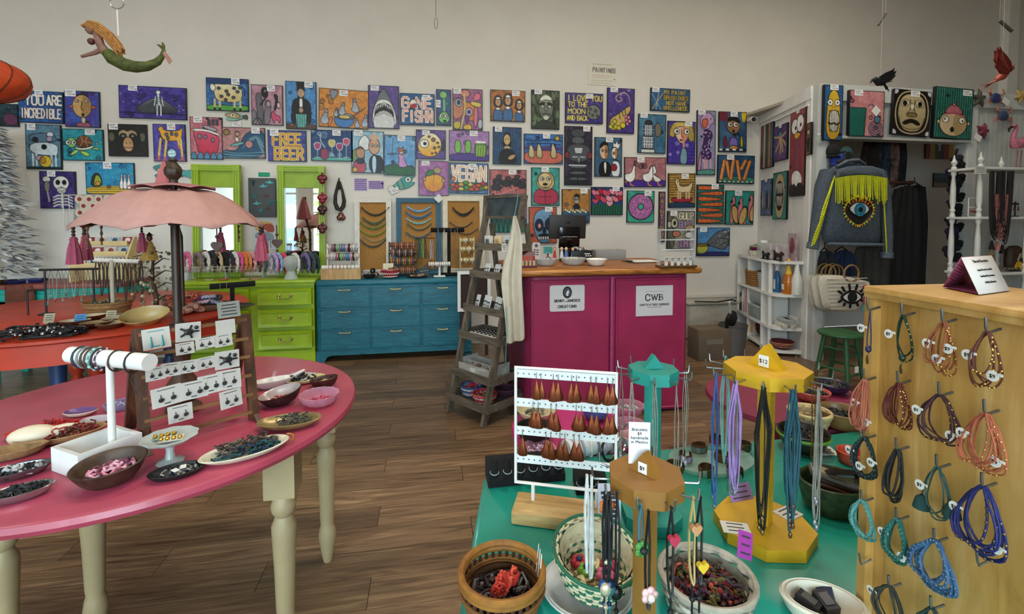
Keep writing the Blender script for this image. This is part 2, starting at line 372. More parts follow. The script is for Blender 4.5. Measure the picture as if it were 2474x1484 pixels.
 def p(s,P,c,o=1.2,k=2,oc='111',a=1):
  P=[(x*s.W/100,y*s.H/100)for x,y in(ck(P,k,T1)if k else P)];n=len(P)
  x0,x1=int(max(0,min(q[0]for q in P))),int(min(s.W,max(q[0]for q in P)+1));y0,y1=int(max(0,min(q[1]for q in P))),int(min(s.H,max(q[1]for q in P)+1))
  if x1>x0 and y1>y0 and c:
   X=s.X[y0:y1,x0:x1];Y=s.Y[y0:y1,x0:x1];I=np.zeros(X.shape,bool)
   for i in RG(n):
    (ax,ay),(bx,by)=P[i],P[(i+1)%n]
    if ay!=by:I^=((ay>Y)!=(by>Y))&(X<(bx-ax)*(Y-ay)/(by-ay)+ax)
   M=np.zeros((s.H,s.W),bool);M[y0:y1,x0:x1]=I;s.put(M,c,y0,y1,a)
  if o:s.put(np.clip(o*s.k/2+.5-s.segd(P,T1),0,1),oc)
  return s
 def l(s,P,w_,c,k=2,a=1):
  P=[(x*s.W/100,y*s.H/100)for x,y in(ck(P,k,False)if k else P)]
  s.put(np.clip(w_*s.k/2+.5-s.segd(P,False),0,1),c,a=a);return s
 def t(s,txt,x,y,w_,h,c,lw=2.4,ol=0,oc='112'):
  S_,W=strokes(txt);T=[[(x+q[0]*w_/W,y+q[1]*h/6)for q in st]for st in S_]
  if ol:
   for st in T:s.l(st,lw+ol*2,oc,0)
  for st in T:s.l(st,lw,c,0)
  return s
 def rep(s,fn,n):
  for i in RG(n):fn(i)
  return s
 def done(s,rough=.16,edge=None,ew=1.6):
  n=(s.noise(14)*.6+s.noise(28)*.4-.5)[...,None]*rough;g=s.im.mean(-1,keepdims=T1);s.im=np.clip(((s.im*.9+g*.1-.45)*1.1+.41)*(1+n),0,1)
  if edge:
   w_=ew*s.S*.8;M=(s.X<w_)|(s.X>s.W-w_)|(s.Y<w_)|(s.Y>s.H-w_);s.put(M,edge)
  a=s.im.reshape(s.ny,s.S,s.nx,s.S,3).mean((1,3))
  a=np.where(a>.04045,((a+.055)/1.055)**2.4,a/12.92);return a
def artface(mb_name,A,wd,ht,mats,parent=None,th=.018,edge_mat=None,face=None,flip=False):
 ny,nx=A.shape[:2]
 xs=np.linspace(-wd/2,wd/2,nx);zs=np.linspace(ht/2,-ht/2,ny);X,Zz=np.meshgrid(xs,zs)
 V=np.stack([X,np.full_like(X,-th),Zz],-1).reshape(-1,3);n0=len(V)
 B=np.array([(-wd/2,-th,-ht/2),(wd/2,-th,-ht/2),(wd/2,0,-ht/2),(-wd/2,0,-ht/2),(-wd/2,-th,ht/2),(wd/2,-th,ht/2),(wd/2,0,ht/2),(-wd/2,0,ht/2)])
 V=np.concatenate([V,B]);idx=np.arange(nx*ny).reshape(ny,nx)
 Q=np.stack([idx[:-1,:-1],idx[1:,:-1],idx[1:,1:],idx[:-1,1:]],-1).reshape(-1,4)
 E=np.array([(0,3,2,1),(4,5,6,7),(1,2,6,5),(2,3,7,6),(3,0,4,7)])+n0;Fc=np.concatenate([Q,E])
 me=bpy.data.meshes.new(mb_name);me.vertices.add(len(V));me.vertices.foreach_set('co',V.astype(np.float32).ravel())
 me.loops.add(Fc.size);me.loops.foreach_set('vertex_index',Fc.astype(np.int32).ravel());me.polygons.add(len(Fc))
 me.polygons.foreach_set('loop_start',np.arange(0,Fc.size,4,dtype=np.int32))
 me.polygons.foreach_set('material_index',np.array([0]*len(Q)+[1]*5,np.int32));me.update(calc_edges=T1)
 at=me.color_attributes.new('paint','FLOAT_COLOR','POINT');C=np.ones((len(V),4),np.float32);C[:n0,:3]=A.reshape(-1,3);C[n0:,:3]=.01
 at.data.foreach_set('color',C.ravel())
 me.materials.append(mats);me.materials.append(edge_mat or m('15151a',.6));me.validate()
 o=bpy.data.objects.new(mb_name,me);COL.objects.link(o)
 if parent is not None:o.parent=parent
 return o
PAINT=attrmat(.42,.3);PAPER=attrmat(.75,0);TAGE=m('efeae0',.8)
_tagmesh={}
def price_tag(parent,x,z,wd,ht,y,dot='c33',rot=0):
 k=dot
 if k not in _tagmesh:
  A=Art(26,22,3,1.0);A.im[:]=.93;A.l([(18,30),(70,26)],1.6,'555',1);A.l([(12,46),(60,46)],1.2,'999',1);A.l([(25,68),(62,66)],1.6,'666',1);A.e(80,68,8,9,dot,0)
  o=artface('price_tag',A.done(.03),.026,.022,PAPER,None,.0008,TAGE);_tagmesh[k]=o.data;bpy.data.objects.remove(o)
 o=bpy.data.objects.new('price_tag',_tagmesh[k]);COL.objects.link(o);o.parent=parent;o.location=(x,y,z);o.scale=(wd/.026,1,ht/.022);o.rotation_euler=(0,rot,0);return o
def painting(box,art,label,tagpx=None,dot='c33',th=.02,tilt=None,name='painting',cat='painting',group='paintings on the back wall',Y=None,rough=.16,seed=None,edge='0d0d12'):
 x0,y0,x1,y1=box;Yw=WY if Y is None else Y;Yf=Yw-th-.004
 a=onY(x0,(y0+y1)/2,Yf);b_=onY(x1,(y0+y1)/2,Yf);cz=onY((x0+x1)/2,(y0+y1)/2,Yf);t_=onY((x0+x1)/2,y0,Yf).z;bt=onY((x0+x1)/2,y1,Yf).z
 wd,ht=b_.x-a.x,t_-bt
 A=Art(x1-x0,y1-y0,seed or int(x0*7+y0));art(A)
 o=artface(name,A.done(rough,edge),wd,ht,PAINT,None,th);o.location=((a.x+b_.x)/2,Yw-.004,(t_+bt)/2)
 o.rotation_euler=(0,tilt if tilt is not None else R_.uniform(-.012,.012),0);tag(o,label,cat,group)
 if tagpx:
  tx0,ty0,tx1,ty1=tagpx;u=((tx0+tx1)/2-x0)/(x1-x0)-.5;v=.5-((ty0+ty1)/2-y0)/(y1-y0)
  price_tag(o,u*wd,v*ht,(tx1-tx0)/(x1-x0)*wd,(ty1-ty0)/(y1-y0)*ht,-th-.0012,dot)
 return o
# ---------------------------------------------------------------- the pictures on the back wall
def tg(x,y,w_=20,h=16):return(x-w_/2,y-h/2,x+w_/2,y+h/2)
def eyes(A,pts,r,pr=.45,asp=1):
 for x,y in pts:A.e(x,y,r,r*asp,'f4f2ea',1.2);A.e(x+r*.15,y,r*pr,r*pr*asp,'111',0)
P_=painting
def f(A):
 A.bg('16303a','2e5a66',3,dt=4);A.p([(0,20),(45,15),(50,45),(20,60),(0,60)],'3f9aa0');A.p([(55,50),(80,40),(100,60),(95,95),(60,90)],'6b3b5c');A.p([(0,75),(40,70),(60,100),(0,100)],'1a1f2b')
P_((-40,250,43,305),f,'dark teal and plum painting half hidden below the orange lantern')
def f(A):
 A.bg('2a6fb4','1d4f93',2,dt=8);A.t('YOU',16,14,40,30,'f2efe6',4.2,1.2);A.t('ARE',64,14,32,28,'f2efe6',4.2,1.2);A.t('INCREDIBLE',6,56,88,28,'f3e4df',3.6,1.1)
P_((44,220,152,297),f,'blue painting with the words YOU ARE INCREDIBLE in white',tg(94,226))
def f(A):
 A.bg('5a3f9a','3a63c0',7);A.p([(30,100),(36,86),(70,86),(76,100)],'b45d7c');A.p([(46,72),(60,72),(58,90),(48,90)],'cfc0a4');A.e(50,42,27,31,'d2a86c');A.p([(50,12),(50,72),(72,60),(77,40),(66,18)],'b08850',0);A.p([(22,18),(50,4),(76,18),(60,12),(50,10)],'111',0)
 A.p([(24,40),(6,44),(24,48)],'f08060');A.p([(76,40),(97,44),(76,49)],'f07040');eyes(A,[(36,28),(64,28)],5,asp=.8);A.l([(50,30),(47,50),(53,54)],2,'4a3015');A.e(52,66,3.5,4,'3a2010')
P_((156,220,240,307),f,'painting of a bald egg headed figure with orange ear plugs',tg(171,226,26))
def f(A):
 A.bg('3c2f86','5b4ab0',6);A.p([(18,82),(35,50),(58,30),(78,55),(92,82)],'7c8087/3a3d46');A.p([(25,82),(45,50),(56,36),(55,82)],'50555c',0);A.l([(0,83),(100,83)],2,'15152c',0)
 A.e(58,18,3.6,6,'dfeee8');A.l([(58,25),(59,55)],5,'cfe0dc',1);A.l([(54,32),(52,58)],2.2,'dfeee8',1);A.l([(63,32),(65,58)],2.2,'dfeee8',1)
 for x in(56,61.5):A.l([(x,56),(x,88)],2.6,'e8f2ee',0)
 for y in(34,40,46):A.l([(54.5,y),(63,y)],1,'2c3444',0)
P_((287,209,450,287),f,'wide purple painting of a small skeleton standing before a grey hill',tg(321,215,21,13))
def f(A):
 A.bg('6c97ac','4f7c95',4);A.p([(10,22),(70,18),(88,28),(86,40),(12,40)],'5d7f96');A.p([(10,40),(90,40),(92,64),(80,70),(14,66)],'cfdde2');A.e(28,34,9,6,'1d2733',0);A.e(52,50,8,6,'15202c',0);A.e(70,22,10,6,'d5d9e6');A.e(68,32,9,6,'b0a0c0')
 for x in(20,30,72,84):A.l([(x,66),(x,92)],4,'d9e4e8',0)
 A.p([(28,70),(48,68),(44,80),(30,80)],'c79fb4');A.e(55,82,17,13,'e6be3c');A.e(48,80,8,7,'c8962c',.8);A.l([(0,96),(100,96)],5,'1d3b3c',0)
P_((62,301,147,409),f,'blue grey painting of a spotted cow over a curled yellow animal',tg(77,307))
def f(A):
 A.bg('2ba7b2','1f8fa4',9,dt=4);A.p([(32,38),(45,20),(65,22),(76,45),(60,58),(38,58)],'8a5c3a/6a4028');
 for q in[[(46,22),(50,40),(42,56)],[(50,40),(74,44)],[(62,22),(56,40),(62,57)]]:A.l(q,1.5,'c79a6a',0)
 A.p([(28,56),(50,62),(78,50),(74,60),(50,68),(32,64)],'e8ecc8');A.p([(40,66),(66,74),(64,88),(48,82)],'a8d468');A.p([(34,62),(14,84),(28,82),(40,70)],'b5dc70');A.p([(72,58),(92,58),(88,66),(74,64)],'a8d468');A.p([(78,46),(90,40),(84,50)],'cfe0b0');A.e(22,44,13,15,'8fce78');eyes(A,[(14,44),(28,44)],6,asp=1.2)
P_((151,312,249,388),f,'teal painting of a green sea turtle with a brown shell',tg(218,319,24,13))
def f(A):
 A.bg('20211f','2f302c',0,dt=0);A.e(10,40,8,14,'6b6a58');A.e(88,40,8,14,'6b6a58');A.e(50,50,34,42,'23231f',0);A.p([(26,26),(40,16),(50,24),(60,16),(76,26),(72,44),(50,38),(30,44)],'b39a78');A.e(39,36,8,7,'1c1a16');A.e(63,36,8,7,'1c1a16');A.e(39,37,3.4,3.6,'8d9a90',0);A.e(63,37,3.4,3.6,'8d9a90',0);A.p([(43,40),(59,40),(66,64),(60,84),(44,84),(36,64)],'c08f62/d6ac80');A.l([(40,72),(52,74),(63,72)],1.4,'4a2c1a');A.e(47,58,1.6,1.6,'3a2415',0);A.e(56,58,1.6,1.6,'3a2415',0)
P_((261,300,355,378),f,'black painting of a chimpanzee face with a tan muzzle',tg(275,306,22),'333')
def f(A):
 A.bg('4a4aa6','6a5cc0',6);A.p([(14,14),(30,4),(36,20),(84,18),(92,4),(90,30),(84,44),(40,46),(26,36),(22,20)],'efb13c');
 for x,y in[(16,88),(34,90),(80,60),(88,90)]:A.l([(x+(8 if x<40 else-3),40),(x,y)],5,'efc95c',0);A.l([(x,y-1),(x,y+3)],6,'d4784c',0)
 for x,y in[(42,28),(58,26),(72,28),(46,38)]:A.e(x,y,5,5,'6b7088',1)
 A.e(56,78,14,12,'9fd4e4');A.l([(46,76),(64,74)],2.5,'fff');A.l([(46,84),(66,82)],2.5,'fff');A.l([(0,98),(100,98)],6,'b06a9c',0)
P_((370,300,448,390),f,'violet painting of a thin yellow spotted dog',tg(415,306,20))
def f(A):
 A.bg('3a2a66','54408c',5);A.e(60,32,22,19,'dcdad0');A.p([(46,44),(74,44),(72,60),(50,60)],'cfccc0');A.e(51,30,5.5,6,'161424');A.e(69,30,5.5,6,'161424');A.p([(58,40),(62,40),(60,46)],'222',0)
 for x in(52,57,62,67):A.l([(x,50),(x,57)],1,'333',0)
 A.l([(62,60),(62,98)],5,'c8c6bc',0)
 for y in(66,74,82,90):A.l([(38,y+4),(50,y-2),(62,y),(76,y-2),(90,y+5)],3.4,'d6d4ca',2)
 A.e(20,22,11,8,'d9d6cc');A.p([(12,28),(30,28),(27,56),(15,56)],'8a8478');A.l([(22,56),(26,80)],4,'a9a598',0)
P_((96,414,182,504),f,'purple painting of a skeleton raising a tall drink',tg(125,420,20,14))
def f(A):
 A.bg('35a4c8','2b8fc0',8,rc='1d4f7c',dt=10);A.p([(0,74),(100,74),(100,100),(0,100)],'e0bc3c',0)
 for y in(78,84,91):A.l([(0,y),(100,y)],1.2,'4a3a18',0)
 A.p([(18,34),(28,34),(34,60),(32,76),(10,76),(12,50)],'3c3a24');A.p([(22,38),(30,44),(33,66),(28,76),(16,74),(18,52)],'a8b83c');A.e(25,66,5,7,'d8a040')
 for x in(72,79,87):A.p([(x,36),(x+3,36),(x+2.6,52),(x+6,70),(x+4,84),(x-2,84),(x-4,70),(x,52)],'f2f2ee');A.l([(x-.6,46),(x+3,46)],1.6,'c04848',0)
 A.e(47,76,4,5,'8a6a50')
P_((207,393,324,469),f,'turquoise painting of an avocado bowling at white pins',tg(260,400))
def f(A):
 A.bg('2a5a9c','4a8cc4',3,dt=8);A.p([(0,0),(100,0),(100,18),(0,24)],'24487c',0);A.p([(0,84),(30,80),(60,84),(100,80),(100,100),(0,100)],'5cb04c');A.p([(14,26),(24,18),(40,20),(52,18),(82,22),(86,50),(80,70),(60,74),(24,70),(20,50)],'e9e2c0/d8bc78');A.p([(9,22),(18,18),(24,32),(18,42),(11,38)],'f0eee0');
 for x in(20,32,66,80):A.l([(x,66),(x,94)],5,'d6c08c',0);A.l([(x,93),(x,97)],6,'222',0)
 for x,y in[(30,32),(48,40),(36,56),(64,58),(74,40),(52,50),(80,28),(66,30),(46,66)]:A.e(x,y,4,4.5,'5a5a5a',1.2)
 A.l([(84,24),(92,34),(90,52)],2,'222')
P_((498,189,600,268),f,'painting of a spotted cream cow on a green meadow',tg(569,196,20,15),'333')
def f(A):
 A.bg('c89aa8','b0788c',3,dt=6);A.p([(38,6),(52,8),(54,30),(40,34),(30,18)],'191618');A.e(44,16,4,4,'888',1);A.p([(14,24),(28,18),(36,34),(40,98),(20,98),(18,60)],'6d6a70');A.p([(44,40),(60,38),(62,60),(58,98),(38,98),(42,60)],'837c84');A.e(54,48,7,8,'a8a0a4');A.p([(70,22),(84,24),(84,40),(76,66),(70,60),(78,40)],'1c181a');A.p([(0,66),(14,60),(20,98),(0,98)],'8a8088');A.l([(30,50),(52,26)],4,'222');A.p([(60,72),(70,62),(74,74),(92,76),(90,98),(84,86),(74,86),(72,98),(66,86)],'d4577c');A.l([(2,96),(20,78),(40,98)],2,'222');A.e(86,50,5,8,'e0c0c8')
P_((607,205,683,302),f,'pink grey painting of dark hooded figures with a pink dog',tg(655,213,19,14),'333')
def f(A):
 A.bg('5a9cd4','4a86c4',8,rc='16304c');A.p([(0,88),(100,88),(100,100),(0,100)],'6a4a3a');A.p([(36,2),(64,2),(62,18),(68,19),(32,19),(38,18)],'15151a',.8,0);A.e(50,26,12,11,'c0a080');A.p([(40,28),(50,36),(60,28),(58,36),(42,36)],'3a2c20',0);A.p([(24,40),(40,34),(60,34),(78,42),(84,62),(72,70),(28,70),(18,62)],'201e24');A.p([(43,35),(57,35),(54,60),(46,60)],'eceae4');A.p([(16,66),(34,62),(32,90),(20,90)],'1a181e');A.p([(84,66),(66,62),(68,90),(80,90)],'1a181e');A.p([(32,68),(68,68),(64,96),(36,96)],'7cc4b8',1,0)
 for x in(39,46,53,60):A.l([(x,69),(x,95)],2,'2c6c6c',0)
 A.e(50,60,8,6,'b89678');A.p([(8,96),(22,86),(28,92)],'c06c60');A.p([(72,88),(88,94),(76,94)],'c06c60')
P_((690,197,764,312),f,'blue painting of a seated man in a black top hat',tg(746,204,20,14),'333')
def pig(A,x,y,s,fl=1):
 A.p([(x-6*s*fl,y+6*s),(x-2*s*fl,y-4*s),(x+2*s*fl,y-16*s),(x+6*s*fl,y-12*s),(x+5*s*fl,y),(x+9*s*fl,y+12*s),(x,y+18*s),(x-6*s*fl,y+14*s)],'8d93a2/b9c0cc');A.e(x+3*s*fl,y-12*s,3.2*s,4.4*s,'9aa0b0',1);A.e(x+4*s*fl,y-13*s,1.1,1.5,'d87040',.5)
def f(A):
 A.bg('d4832c','e09a44',6,rc='3c2a1c',dt=14);A.p([(20,4),(40,4),(34,22),(28,30),(24,20)],'8d93a2');A.p([(30,66),(72,64),(68,98),(34,98)],'4c84c4');A.e(52,70,19,8,'a4b4c0');A.e(52,71,13,5,'d4c070');A.l([(62,74),(94,44)],3,'6a5040',0);pig(A,12,72,1.2);pig(A,46,50,1);pig(A,74,40,1.1,-1);pig(A,92,78,1);pig(A,34,60,.7);pig(A,78,84,.8,-1);A.p([(24,70),(30,76),(22,98),(18,98)],'e08440')
P_((770,216,890,309),f,'orange painting of grey pigeons around a blue pot',tg(829,225,20,14),'333',tilt=.03)
def f(A):
 A.bg('d28a90','c06a78',5,dt=6);A.p([(8,34),(30,30),(92,44),(86,70),(80,92),(28,92),(20,60)],'e0607c/d0304c');A.p([(8,28),(50,28),(94,40),(94,45),(50,34),(8,34)],'f4efe8',1,1);A.p([(40,18),(84,26),(82,36),(42,26)],'b0a8b4');
 for x in(56,68,80):A.p([(x,6),(x+8,6),(x+8,20),(x,18)],'50525c',1,0)
 A.e(30,46,7,6,'8d8490',1);A.e(48,47,5,5,'8d8490',1);A.e(70,54,5,5,'8d8490',1)
 for i in RG(5):A.p([(i*20,100),(i*20+4,88),(i*20+12,80),(i*20+20,90),(i*20+20,100)],'5a90b4')
P_((459,283,537,385),f,'painting of a pink and red steamship seen from the bow',tg(479,290,21,14))
def f(A):
 A.bg('c4918c','b87c80',3,dt=4);A.p([(40,60),(52,22),(74,8),(100,10),(100,100),(0,100),(0,70),(30,78)],'2c5c7c');
 for i in RG(9):A.l([(48+i*3,66-i*3),(62+i*2,34-i),(84,24+i*3),(96,50+i*5)],1.3,['7cb0c4','1a3850','a4ccd4'][i%3])
 for i in RG(7):A.l([(0,74+i*4),(24,84+i*2),(60,82+i*3),(100,78+i*4)],1.3,['8cbccc','183448','5c94ac'][i%3])
 A.e(62,54,9,12,'c88c88');A.e(11,17,7,9,'a08c50',1.5);A.p([(16,58),(40,48),(56,46),(44,56),(24,62)],'7cc8c0');A.p([(30,30),(38,32),(40,46),(30,46)],'e8d8c8');A.e(36,22,6,7,'c09a80');A.l([(40,32),(52,24)],2,'c09a80')
P_((537,308,640,383),f,'painting of a small surfer under a curling blue wave',tg(618,315,20,14))
def f(A):
 A.bg('3a50a8','5048b0',6);A.t('FREE',14,12,70,36,'f2d890',7,1);A.t('FREE',14,12,70,36,'d99c2c',3.6);A.t('BEER',18,56,72,36,'f2d890',7,1);A.t('BEER',18,56,72,36,'d99c2c',3.6)
P_((647,315,740,390),f,'blue violet painting with the words FREE BEER in yellow',tg(663,321,20),'c84')
def glassp(A,x,y,c,h=20):
 A.l([(x,y+8),(x,y+h+12)],1.6,'a8c0c8',0);A.l([(x-6,y+h+13),(x+6,y+h+13)],2,'a8c0c8',0);A.p([(x-8,y-14),(x+8,y-14),(x+7,y+4),(x,y+10),(x-7,y+4)],c,1.4,1,'dfe8e8')
def f(A):
 A.bg('1c3c6c','284f86',5,rc='90a8c4');A.p([(0,88),(100,86),(100,100),(0,100)],'5cb0a4');glassp(A,16,56,'b04c7c');A.p([(24,62),(40,58),(42,86),(36,96),(26,94),(22,76)],'a03c64');A.l([(22,16),(24,40),(34,58)],2,'c8d4d8');glassp(A,50,46,'d8c060',24);glassp(A,68,56,'a84478');glassp(A,84,40,'cc5070',34);A.e(21,14,4,5,None,1.5,'c8d4d8')
P_((751,314,852,389),f,'dark blue painting of cocktail glasses and a magenta jug',tg(813,321,20,13),'333')
def f(A):
 A.bg('8cb8d0','a8ccd8',0,dt=6);A.p([(0,50),(20,40),(40,52),(40,76),(0,76)],'7a9a68');A.p([(22,24),(42,6),(58,24),(56,46),(24,46)],'e0e4e4');A.e(70,36,17,19,'d4a484');A.e(70,14,15,7,'d8ae90',0);eyes(A,[(62,34),(77,34)],5,asp=.7);A.p([(54,58),(88,56),(98,70),(98,100),(56,100)],'26282e');A.p([(62,58),(78,58),(76,100),(64,100)],'b8d4e8');A.e(28,52,13,14,'c89474');A.p([(14,48),(28,34),(42,48),(36,42),(20,42)],'8a5c34');A.p([(8,72),(28,66),(46,74),(44,100),(2,100)],'c45068');A.p([(14,68),(28,64),(42,68),(38,78),(18,78)],'2c3450');A.e(12,92,8,6,'e4a848')
P_((849,317,927,418),f,'painting of an elderly couple, bald man in black coat beside a woman in red',tg(866,322,20,13))
def f(A):
 A.bg('5c4890','6c589c',4);A.p([(8,100),(16,50),(34,24),(50,2),(66,24),(84,50),(94,100)],'6d757c/9ba2a6');A.p([(12,100),(14,60),(30,32),(68,32),(88,60),(92,100)],'e4e6e2');A.p([(20,62),(30,42),(70,42),(82,62),(80,84),(50,56),(22,84)],'15161c');A.e(50,86,34,28,'d6d8d4',1)
 for i in RG(11):x=22+i*5.6;A.p([(x-2,40+abs(i-5)*2.2),(x+3,40+abs(i-5)*2.2),(x+.5,52+abs(i-5)*2.4)],'f4f4ee',.5,0)
 for i in RG(9):x=26+i*6;A.p([(x-2,64+abs(i-4)*2),(x+3,64+abs(i-4)*2),(x+.5,55+abs(i-4)*2)],'f4f4ee',.5,0)
P_((890,207,964,310),f,'purple painting of a grey shark with a gaping toothy mouth',tg(906,214,20,12),'c84')
def f(A):
 A.bg('1f6cac','19588c',3,dt=5);A.t('G NE',8,14,82,34,'f0ece4',6.5,1);A.t('G NE',8,14,82,34,'e08c7c',2.4);A.e(39,33,10,14,'ece8e0',1.2);A.p([(29,36),(49,30),(47,44),(38,48),(30,44)],'b8303c',0);A.t('FISHN',10,56,82,32,'f0ece4',6.5,1);A.t('FISHN',10,56,82,32,'e08c7c',2.4)
P_((966,226,1050,302),f,'blue painting with the words GONE FISHN in red and white',tg(1030,235,19,13))
def f(A):
 A.bg('2c6c7c','4a4a98',3,dt=14);A.l([(52,28),(54,50),(50,72)],5,'7cc070');A.e(48,16,24,10,'8cc878');A.e(52,78,36,16,'84c878');eyes(A,[(34,74),(68,74)],13,asp=.42);A.e(56,88,9,3,'2c4c34')
P_((1054,216,1090,303),f,'narrow painting of a green alien with an antenna ball',tg(1059,251,11,18))
def f(A):
 A.bg('8c5c98','b06c8c',4);A.e(42,12,16,9,'d48c78');A.p([(66,22),(80,6),(94,14),(90,26),(74,30)],'e0708c');A.p([(0,24),(34,22),(44,40),(30,70),(6,76),(0,60)],'c88468');A.e(20,34,11,10,'a4b8d4');A.e(20,34,5,5,'4c3c70');A.p([(40,30),(66,36),(84,56),(70,80),(44,74),(34,52)],'d48840');A.e(54,56,12,10,'c0a8d0');A.e(54,56,5,4,'503878');A.p([(72,40),(84,46),(82,92),(68,90)],'e07c94');A.p([(56,30),(96,32),(94,46),(62,40)],'d8c060');A.l([(38,14),(42,50),(26,98)],3,'d0d070');A.p([(2,80),(28,78),(24,98),(4,98)],'d4c050');A.p([(34,88),(60,84),(64,100),(36,100)],'e0b848');A.p([(82,76),(98,70),(98,96),(84,96)],'b4bcc8');A.p([(40,64),(56,66),(52,84),(42,82)],'6c4c9c')
P_((1094,215,1166,314),f,'busy abstract painting of eyes, hands and limbs in purple and orange',tg(1105,221,19,13),'c84')
def f(A):
 A.bg('c4803c','a86830',7,rc='5c3014',dt=6)
 for x,y,s in[(22,40,1),(50,34,1.1),(82,48,.95)]:A.p([(x-11*s,y-14*s),(x,y-24*s),(x+11*s,y-14*s),(x+13*s,y+16*s),(x-13*s,y+16*s)],'2f3f52');A.p([(x-14*s,100),(x-12*s,y+24*s),(x,y+18*s),(x+12*s,y+24*s),(x+14*s,100)],'4674a4');A.e(x,y,8*s,14*s,'c89c74');A.p([(x-9*s,y-10*s),(x,y-19*s),(x+9*s,y-10*s),(x,y-8*s)],'f0ece4');A.p([(x-9*s,y+20*s),(x,y+15*s),(x+9*s,y+20*s),(x,y+27*s)],'ece8e0');A.l([(x,y-3),(x-1,y+4)],1.2,'5a3820',0)
P_((1185,218,1269,293),f,'orange painting of three nuns in blue habits',tg(1246,225,18,12))
def f(A):
 A.bg('7cb0dc','5c98cc',9,dt=10);A.p([(0,76),(40,72),(100,76),(100,100),(0,100)],'2f6a44');A.p([(44,44),(60,48),(66,64),(76,78),(44,80),(48,62)],'cc94cc');A.e(54,42,7,5,'e0b898');A.p([(44,42),(46,28),(54,36),(60,26),(62,38),(54,40)],'d8743c');A.l([(54,54),(72,50)],2,'e0b898');A.l([(28,6),(26,52)],1.6,'3c5c7c');A.l([(12,48),(40,46)],3.4,'4c4c58')
P_((928,327,1004,424),f,'sky blue painting of a small pink fairy on grass',tg(969,334,18,13),'c33',tilt=.02)
def f(A):
 A.bg('7058a0','58488c',5);A.p([(80,46),(98,30),(96,64),(88,76)],'40405c');A.p([(6,56),(14,30),(36,14),(60,10),(82,30),(86,56),(74,84),(48,94),(18,86),(10,72)],'f0ead0/f0a81c');eyes(A,[(28,48)],14,.42);A.p([(6,74),(20,76),(12,84)],'e8e0d0')
 for x,y,r in[(58,34,7),(72,44,4),(62,62,5),(76,58,4),(66,78,4),(54,80,3),(44,24,4),(80,72,3)]:A.e(x,y,r,r,'8c6c50',1)
P_((1005,314,1077,384),f,'purple painting of a round yellow puffer fish with one big eye',tg(1029,321,18,11))
def f(A):
 A.bg('b088bc','a478b4',8,rc='3c2c50',dt=10);A.p([(0,76),(100,74),(100,100),(0,100)],'6044a0')
 for i in RG(16):A.l([(i*6.5,76),(i*6.5,100)],1,'3c2c70',0)
 for x in(22,47):A.p([(x-7,36),(x,31),(x+7,36),(x+8,74),(x-8,74)],'84c45c')
 A.p([(66,42),(68,38),(88,38),(90,42),(94,54),(92,86),(66,86),(62,56)],'5c8c3c');A.l([(68,37),(88,37)],5,'ece8e0',0)
 for x in(70,76,82,88):A.l([(x,48),(x-2,82)],3,'a4c45c',1)
P_((1085,316,1182,389),f,'lilac painting of two green pickles beside a jar of pickles',tg(1144,322,19,13))
def f(A):
 A.bg('2f5478','3c648c',0,dt=6)
 for i in RG(14):A.l([(i*7.5,0),(i*7.5+1,100)],1.2,'15283c',0)
 A.p([(36,22),(50,12),(62,22),(64,58),(34,58)],'1a1614');A.e(49,34,12,15,'d0ae78');A.p([(40,50),(58,50),(64,62),(50,66),(36,62)],'cfb080');A.p([(18,92),(26,66),(40,58),(60,58),(76,68),(84,92),(70,98),(28,98)],'1e1c20');A.p([(50,82),(66,72),(82,74),(70,86),(56,88)],'c8a078');A.e(44,33,2,1.4,'333',0);A.e(54,33,2,1.4,'333',0)
P_((1191,307,1260,397),f,'dark painting of a long haired woman in black on striped blue',tg(1204,313,17,12))
def f(A):
 A.bg('b070ac','a05c9c',8,rc='5c2c60');A.p([(16,60),(24,44),(50,38),(78,42),(84,62),(76,82),(50,90),(24,82)],'eeb030/e08c14');A.l([(52,40),(48,60),(50,80)],1.4,'b06c14');A.p([(20,42),(36,24),(56,30),(48,40),(30,44)],'3f8440');A.p([(46,26),(60,14),(76,24),(74,36),(56,36)],'b49a70');A.e(20,52,5,5,'c8b080');A.e(82,56,5,5,'c8b080')
P_((1011,389,1084,473),f,'pink violet painting of a big yellow peach with leaves',tg(1028,395,19,11),'333')
def f(A):
 A.bg('3c6ca4','5c8cc0',4,dt=6);A.t('VEGAN',8,12,84,46,'f0e8dc',8,1);A.t('VEGAN',8,12,84,46,'e8b490',2.6);A.p([(0,92),(0,70),(30,64),(70,66),(100,62),(100,92)],'5c7c3c')
 for i,(x,y)in EN([(10,72),(20,76),(30,70),(42,64),(54,70),(64,76),(74,72),(86,66),(94,78),(44,80),(30,84),(70,84),(56,84),(14,86)]):A.e(x,y,7,6,['d8602c','c83040','e0a838','5c9c3c','d8c858','cc5048'][i%6],1)
 A.p([(4,52),(10,44),(16,52),(14,60),(6,60)],'e08430')
P_((1086,394,1180,468),f,'blue painting with the word VEGAN above a heap of vegetables',tg(1141,402,18,13))
def f(A):
 A.bg('c07870','a85c5c',4,dt=16);A.p([(0,82),(100,78),(100,100),(0,100)],'4c6c84',0)
 for x,y in[(22,40),(46,46),(70,40),(18,60),(86,52)]:A.e(x,y,12,11,'3a3436',1.6);A.e(x+4,y-16,7,6,'4c4446',1.4);A.l([(x-10,y+4),(x-16,y+20)],1.6,'222',0);A.l([(x+8,y+6),(x+14,y+20)],1.6,'222',0)
 A.l([(16,72),(14,82),(22,84),(48,72),(76,60)],3.4,'d87c78',1)
P_((1183,410,1272,482),f,'pinkish painting of black ants around a candy cane',tg(1238,416,18,11))
